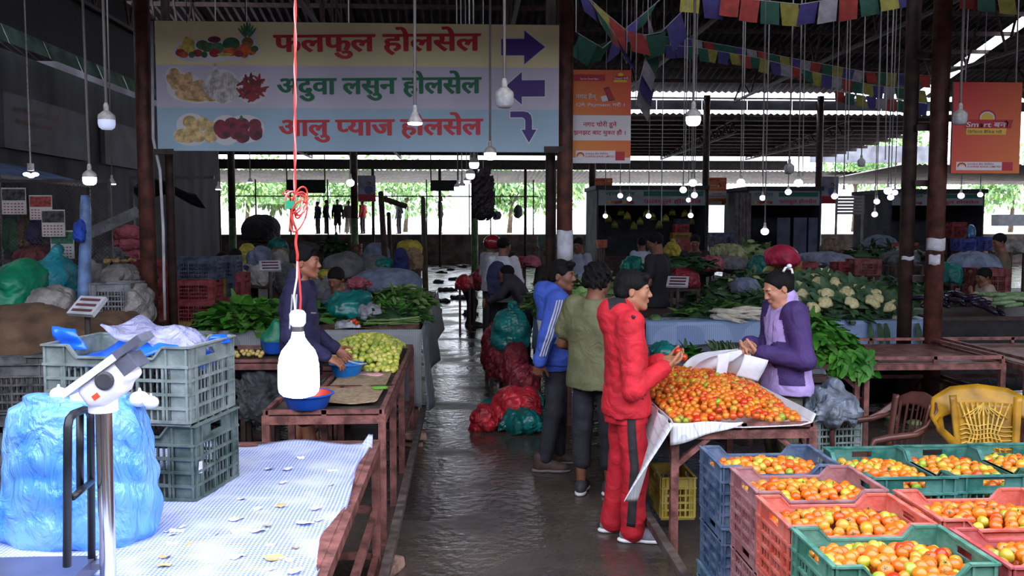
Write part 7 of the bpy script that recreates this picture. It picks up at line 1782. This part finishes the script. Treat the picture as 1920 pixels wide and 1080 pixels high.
lump('sack', 'pile of small blue and white packets on the dim stall', 'sack', 1500, 1600, 474, 496, 15.6, fab('packets', (124, 130, 152)), 19, .4)
for i, (u, v) in enumerate(((1546, 466), (1556, 462), (1566, 467), (1574, 463), (1562, 456), (1552, 455), (1580, 469))):
    o = MB().ell((0, 0, 0), (.1, .1, .1), 12, 8).build('coconut', M('coconut_tan', (120, 100, 84), .8, 0, .2, 10), None, True, P(u, v, 18)); tag(o, 'round tan fruit stacked on the dim stall before the shuttered shop', 'fruit', 'round tan fruit')
leafpile('leafy_greens', 'dim greens at the foot of the smooth grey tarpaulin', 'greens', P(1660, 482, 17.5), (1.1, .5, .2), 140, .24, .1, [lf_dark], 19)
lump('sack', 'pale cauliflower heap far behind the black jacket', 'vegetables', 1344, 1396, 462, 482, 16, fab('pale_veg', (168, 172, 128)), 20, .5, .05, 22)
leafpile('leafy_greens', 'pale greens beside the far cauliflower heap', 'greens', P(1416, 482, 16), (.45, .4, .28), 110, .18, .09, [lf_pale, lf_dark], 20)
lump('sack', 'yellow plastic sack near the white shirt', 'sack', 1248, 1276, 456, 484, 17, f_yel, 21, .3, tie=True)
cratepx('dim red crates behind the yellow sack', 1276, 1302, 448, 474, 19, rc)
for lab, u0, u1, v0, v1, Y, m in (('dim teal crate far behind the helmet', 1010, 1050, 444, 462, 19, plast('dim_teal', (40, 74, 66))), ('dim red crate between the helmet and the column', 962, 990, 482, 500, 14.5, rc), ('orange tub at the first fruit shop', 1122, 1138, 450, 464, 20, plast('tub_orange', (206, 96, 60))), ('navy crate stack beside the green-footed post', 1336, 1376, 436, 462, 20, bc2)):
    cratepx(lab, u0, u1, v0, v1, Y, m)
lump('sack', 'pink radishes in a red crate by the helmet', 'vegetables', 986, 1010, 482, 496, 14.2, f_pink, 22, .3)
lump('hanging_cloth', 'dark ragged cloth hanging from the roof under the sign', 'cloth', 893, 922, 318, 400, 13, fab('dark_rag', (52, 46, 54)), 23, .12, .05, 14)
tag(MB().tube([P(906, 322, 13), P(906, -120, 13)], .006, 5).build('electric_wire', cordm), 'cord holding the dark ragged cloth', 'cord')
lump('hanging_bag', 'grey plastic bag hanging in the bright far opening', 'bag', 925, 940, 396, 410, 44.3, f_grey, 24, .1); lump('hanging_bag', 'dark bag hanging in the bright far opening', 'bag', 964, 979, 384, 406, 44.3, f_tarp, 25, .1)
dark_table('dim table row on the middle right under the far stalls', 3.0, 9.5, 18, 21, .75)
for o in [o for o in bpy.data.objects if o.name.startswith('hanging_bag') and o.location.y > 40]:
    MB().tube([(0, 0, .2), (0, 0, 4.6 - o.location.z)], .008, 5).build('cord', cordm, o)
# ---- fruit shops
shopw = M('shop_dark_wall', (78, 80, 88), .8, 0, .2, 2)
def shop(label, u0, u1, vs0, vs1, Y, s0=None, text=True, depth=2.5, green='नविहल'):
    a = P(u0, 400, Y); b = P(u1, 400, Y); zt = P(u0, vs0, Y).z; zs = P(u0, vs1, Y).z
    t = thing('fruit_shop', label, 'shop', ((a.x + b.x) / 2, Y, 0)); w = (b.x - a.x) / 2
    MB().bb(-w, w, depth, depth + .1, 0, zt).bb(-w - .05, -w, 0, depth, 0, zt).bb(w, w + .05, 0, depth, 0, zt).build('shop_wall', shopw, t)
    MB().bb(-w - .1, w + .1, -.1, depth + .1, zt, zt + .12).build('shop_roof', M('shop_roof', (60, 62, 66), .7), t)
    MB().bb(-w, w, .2, .9, 0, 1.0).build('counter', dkrust, t)
    MB().bb(-w, w, .0, .06, zs, zt).build('sign_board', M('shop_sign', (166, 172, 182), .6, 0, .1, 2), t)
    s0 = s0 if s0 is not None else -w
    X = lambda u, v, d: Vector((s0 + (w - s0) * u, -d, zt - (zt - zs) * v))
    if text:
        mb = MB(); fit_text(mb, 'फलफुल होलसेल', X, .42, .55, .96, .95, 0, .02); mb.build('red_lettering', pred, t)
        mb = MB(); fit_text(mb, green, X, .06, .08, .34, .42, 0, .02); mb.poly([X(.42, .42, .004), X(.98, .42, .004), X(.98, .12, .004), X(.42, .12, .004)]); mb.build('green_lettering', M('shop_green', (40, 120, 110), .6, 0, 0), t)
        mb = MB(); 
        for k in range(7): disc(mb, X, .1 + .035 * k, .82 - .03 * (k % 2), .022, .10, 3 + k % 4, .004 + .0003 * k)
        mb.build('fruit_picture', FM, t)
    return t
shop('fruit wholesale shop with lit stalls beside the middle column', 1122, 1322, 355, 385, 27.5)
shop('shuttered fruit wholesale shop between two posters', 1404, 1536, 357, 385, 27.5)
shop('fruit wholesale shop partly hidden by the right column pair', 1672, 1842, 362, 385, 26)
fm_ = [M('fruit_%d' % i, c_, .45, 0, .15, 12) for i, c_ in enumerate(((206, 190, 70), (196, 60, 50), (150, 170, 70), (220, 140, 50)))]
rg = random.Random(40)
for i in range(14):
    u = 1140 + i * 12; p = P(u, 395 + rg.uniform(-6, 22), 28.6); mb = MB()
    for k in range(7): a = (k - 3) * .25; mb.tube([p, p + Vector((.10 * math.sin(a), -.03, -.12)), p + Vector((.16 * math.sin(a), -.02, -.24))], [.02, .035, .012], 6)
    tag(mb.build('banana_bunch', fm_[2 if i % 3 else 0], None, True), 'dim bunch of bananas hanging inside the first fruit shop', 'bananas', 'banana bunches in the first fruit shop')
for lab, u0, u1, v0, v1, m in (('red cool box on the counter of the first fruit shop', 1266, 1292, 420, 436, plast('cool_red', (196, 50, 60))), ('yellow crate under the red cool box', 1262, 1296, 436, 452, plast('shop_yellow', (196, 150, 60))), ('blue crate above the red cool box', 1268, 1294, 410, 420, bc2)):
    cratepx(lab, u0, u1, v0, v1, 26.5, m)
shut = M('shutter_blue_grey', (96, 100, 128), .6, 0, .15, 3)
for i, (u0, u1) in enumerate(((1457, 1482), (1488, 1513), (1516, 1534))):
    a = P(u0, 440, 27.3); b = P(u1, 408, 27.3); tag(MB().bb(a.x, b.x, 27.3, 27.35, 0, b.z).build('shutter_panel', shut), ('grey-blue panel nearest the dark doorway of the shuttered shop', 'middle grey-blue panel of the shuttered shop', 'last grey-blue panel of the shuttered shop')[i], 'panel')
a = P(1376, 450, 26.8); b = P(1408, 362, 26.8); tag(MB().grid(lambda s, t: (a.x + (b.x - a.x) * s, 26.8 + .05 * math.sin(30 * s), b.z * t), 24, 4).build('corrugated_panel', M('tin_pale', (150, 144, 146), .5, .2, .2, 6), None, False), 'weathered corrugated panel left of the shuttered shop', 'panel')
a = P(1568, 402, 27); b = P(1622, 366, 27); mb = MB()
for k in range(6): mb.bb(a.x, b.x, 27, 27.05, a.z + (b.z - a.z) * k / 6, a.z + (b.z - a.z) * (k + .8) / 6)
mb.bb(a.x, a.x + .06, 27.05, 27.1, 0, b.z).bb(b.x - .06, b.x, 27.05, 27.1, 0, b.z)
tag(mb.build('slatted_panel', M('slats_pale', (172, 168, 170), .5, 0, .1, 6)), 'pale slatted panel right of the second portrait poster', 'panel')
lump('water_jar', 'blue water jar standing bright before the far opening', 'jar', 1815, 1829, 421, 444, 22, M('jar_blue', (90, 160, 220), .2, 0, .1, 8, trans=.3), 30, .12, 0.001)
for lab, u0, u1, v0, v1, Y, m in (('violet crate low in the right stalls', 1800, 1830, 448, 470, 19, cvb), ('second violet crate low in the right stalls', 1834, 1862, 444, 468, 19.4, cvb), ('dim red crate stack beside the water jar', 1785, 1812, 416, 446, 22, rc)):
    cratepx(lab, u0, u1, v0, v1, Y, m)
a = P(1872, 424, 34); b = P(1960, 402, 34); tag(MB().bb(a.x, b.x, 34, 34.5, a.z, b.z).build('grey_board', M('board_grey', (84, 86, 90), .6)), 'dark grey board standing in the bright opening at the far right', 'board')
# ---- far end frames, timber and trees
mb = MB()
for u in (615, 700, 800, 880, 1000, 920, 545, 480, 430): p = P(u, 400, 44.5); mb.bar((p.x, 44.5, 1.4), (p.x, 44.5, 4.1), .06)
z = P(700, 368, 44.5).z; mb.bar((P(430, 368, 44.5).x, 44.5, z), (P(1010, 368, 44.5).x, 44.5, z), .06)
struct('trim_far_frame', mb, M('frame_green', (60, 84, 56), .6))
for lab, u0, u1, v0, v1 in (('dark board under the roof at the far end beyond the knotted flex', 537, 610, 337, 362), ('dark board under the roof at the far end above the tall figure', 807, 860, 338, 358)):
    a = P(u0, v1, 41); b = P(u1, v0, 41); tag(MB().bb(a.x, b.x, 41, 41.06, a.z, b.z).bb(a.x, a.x + .05, 41.02, 41.04, b.z, 5.25).bb(b.x - .05, b.x, 41.02, 41.04, b.z, 5.25).build('dark_board', M('board_green_dark', (44, 50, 48), .7)), lab, 'board')
timb = M('timber', (72, 56, 44), .85, 0, .25, 6)
for lab, a, b in (('leaning timber post beside the navy bag on the left stalls', (714, 362, 18), (730, 505, 15)), ('upright timber post with a cloth at the far aisle corner', (793, 372, 22), (800, 520, 15)), ('short timber post behind the leaning one', (729, 400, 24), (733, 475, 22)), ('timber arm sloping across the bright far opening', (714, 371, 18), (762, 387, 18.2))):
    tag(MB().tube([P(*a), Vector((P(*b).x, P(*b).y, 0)) if 'arm' not in lab else P(*b)], .055, 8).build('timber_post', timb, None, True), lab, 'post')
a = P(471, 412, 41); b = P(534, 383, 41); tag(MB().grid(lambda s, t: (a.x + (b.x - a.x) * s, 41 + .1 * math.sin(6 * s), a.z + (b.z - a.z) * t), 10, 4).build('orange_banner', M('banner_orange', (226, 104, 70), .7, 0, .1, 2, alpha=.72), None, True), 'orange-red banner sheet in the far opening left of the flex', 'banner')
lump('tarp_bundle', 'black tarpaulin mass below the orange banner', 'tarp bundle', 452, 520, 404, 450, 29, fab('black_tarp', (28, 28, 30)), 33, .8, .08, 6)
trk = M('bark', (96, 80, 64), .9, 0, .2, 6); tl1 = leaf_m('tree1', (110, 160, 84), (176, 206, 128)); tl2 = leaf_m('tree2', (100, 144, 96), (160, 194, 136))
def tree(label, u, Y, h, r, seed, zb=1.4):
    x = at(u, Y); t = thing('tree', label, 'tree', (x, Y, zb)); rg = random.Random(seed)
    MB().tube([(0, 0, 0), (.1, 0, h * .3), (0, .1, h * .7)], [.16, .12, .05], 8).tube([(.08, 0, h * .35), (.6, 0, h * .6)], [.08, .03], 6).tube([(.05, 0, h * .4), (-.6, .1, h * .65)], [.08, .03], 6).build('trunk', trk, t, True)
    mb = MB()
    cl = [(rg.uniform(-1, 1) * r * .7, rg.uniform(-.6, .6) * r, h * .62 + rg.uniform(-.45, .4) * r) for _ in range(9)]
    for i in range(1100):
        c = cl[i % 9]; d = Vector((rg.gauss(0, 1), rg.gauss(0, 1), rg.gauss(0, 1))).normalized(); p = Vector(c) + d * r * .5 * rg.random() ** .4
        add_leaf(mb, p, d + Vector((0, 0, -.3)), Vector((rg.uniform(-1, 1), rg.uniform(-1, 1), 1)), .34, .2, .4, rg.randrange(2), 2)
    mb.build('crown', [tl1, tl2], t, True)
tree('bushy tree beyond the platform behind the group of standing people', 650, 58, 5.0, 2.4, 1); tree('tree beyond the platform behind the person with a hand on the hip', 760, 60, 5.4, 2.6, 2); tree('small thin-trunked tree beyond the far opening right of the aisle', 955, 54, 4.2, 1.9, 3)
tree('tree showing beside the middle column in the far opening', 1035, 57, 4.6, 2.0, 4); tree('tree beyond the gap over the right fruit shop', 1690, 56, 7.6, 2.8, 5); tree('second tree beyond the gap beside the slatted panel', 1600, 60, 7.4, 2.4, 6); tree('tree in the bright opening at the far right', 1895, 56, 5.6, 2.4, 7); tree('tree behind the orange banner at the far end', 545, 62, 5.2, 2.4, 8); tree('tree at the outer end of the bright opening beyond the crates', 462, 57, 5.0, 2.0, 9)

for u, v, Y, w in ((1416, 482, 16, .4), (1660, 482, 17.5, 1.0), (627, 476, 22, .3), (1280, 500, 12.6, .3)):
    p = P(u, v, Y); AUTO.append((p.x - w, p.x + w, Y - .3, Y + .3, p.z, p.z + .2, 'greens'))
# ---- stands under goods that rest on furniture the photo hides
TABS = []
for o in bpy.data.objects:
    if o.name.startswith(('market_table',)) and o.parent is None:
        for ch in o.children:
            if ch.name.startswith('tabletop'):
                xs = [v.co for v in ch.data.vertices]; TABS.append((o.location.x + min(v.x for v in xs), o.location.x + max(v.x for v in xs), o.location.y + min(v.y for v in xs), o.location.y + max(v.y for v in xs), max(v.z for v in xs)))
def over(a, b, m=.05): return a[0] < b[1] - m and a[1] > b[0] + m and a[2] < b[3] - m and a[3] > b[2] + m
n_ = 0
for a in sorted(AUTO, key=lambda q: q[4]):
    if a[6].startswith(('hanging', 'cloth_b')) or a[4] < .12: continue
    if any(over(a, t) and abs(a[4] - t[4]) < .10 for t in TABS): continue
    if any(b is not a and over(a, b) and -.16 < a[4] - b[5] < .06 for b in AUTO): continue
    x0, x1, y0, y1, z = a[0] + .02, a[1] - .02, a[2] + .02, a[3] - .02, a[4]
    mb = MB().bb(x0, x1, y0, y1, z - .03, z)
    for x in (x0 + .03, x1 - .03):
        for y in (y0 + .03, y1 - .03): mb.bb(x - .02, x + .02, y - .02, y + .02, 0, z - .03)
    tag(mb.build('goods_stand', dkrust), 'dark low stand almost hidden beneath heaped market goods', 'stand', 'stands hidden beneath goods'); n_ += 1
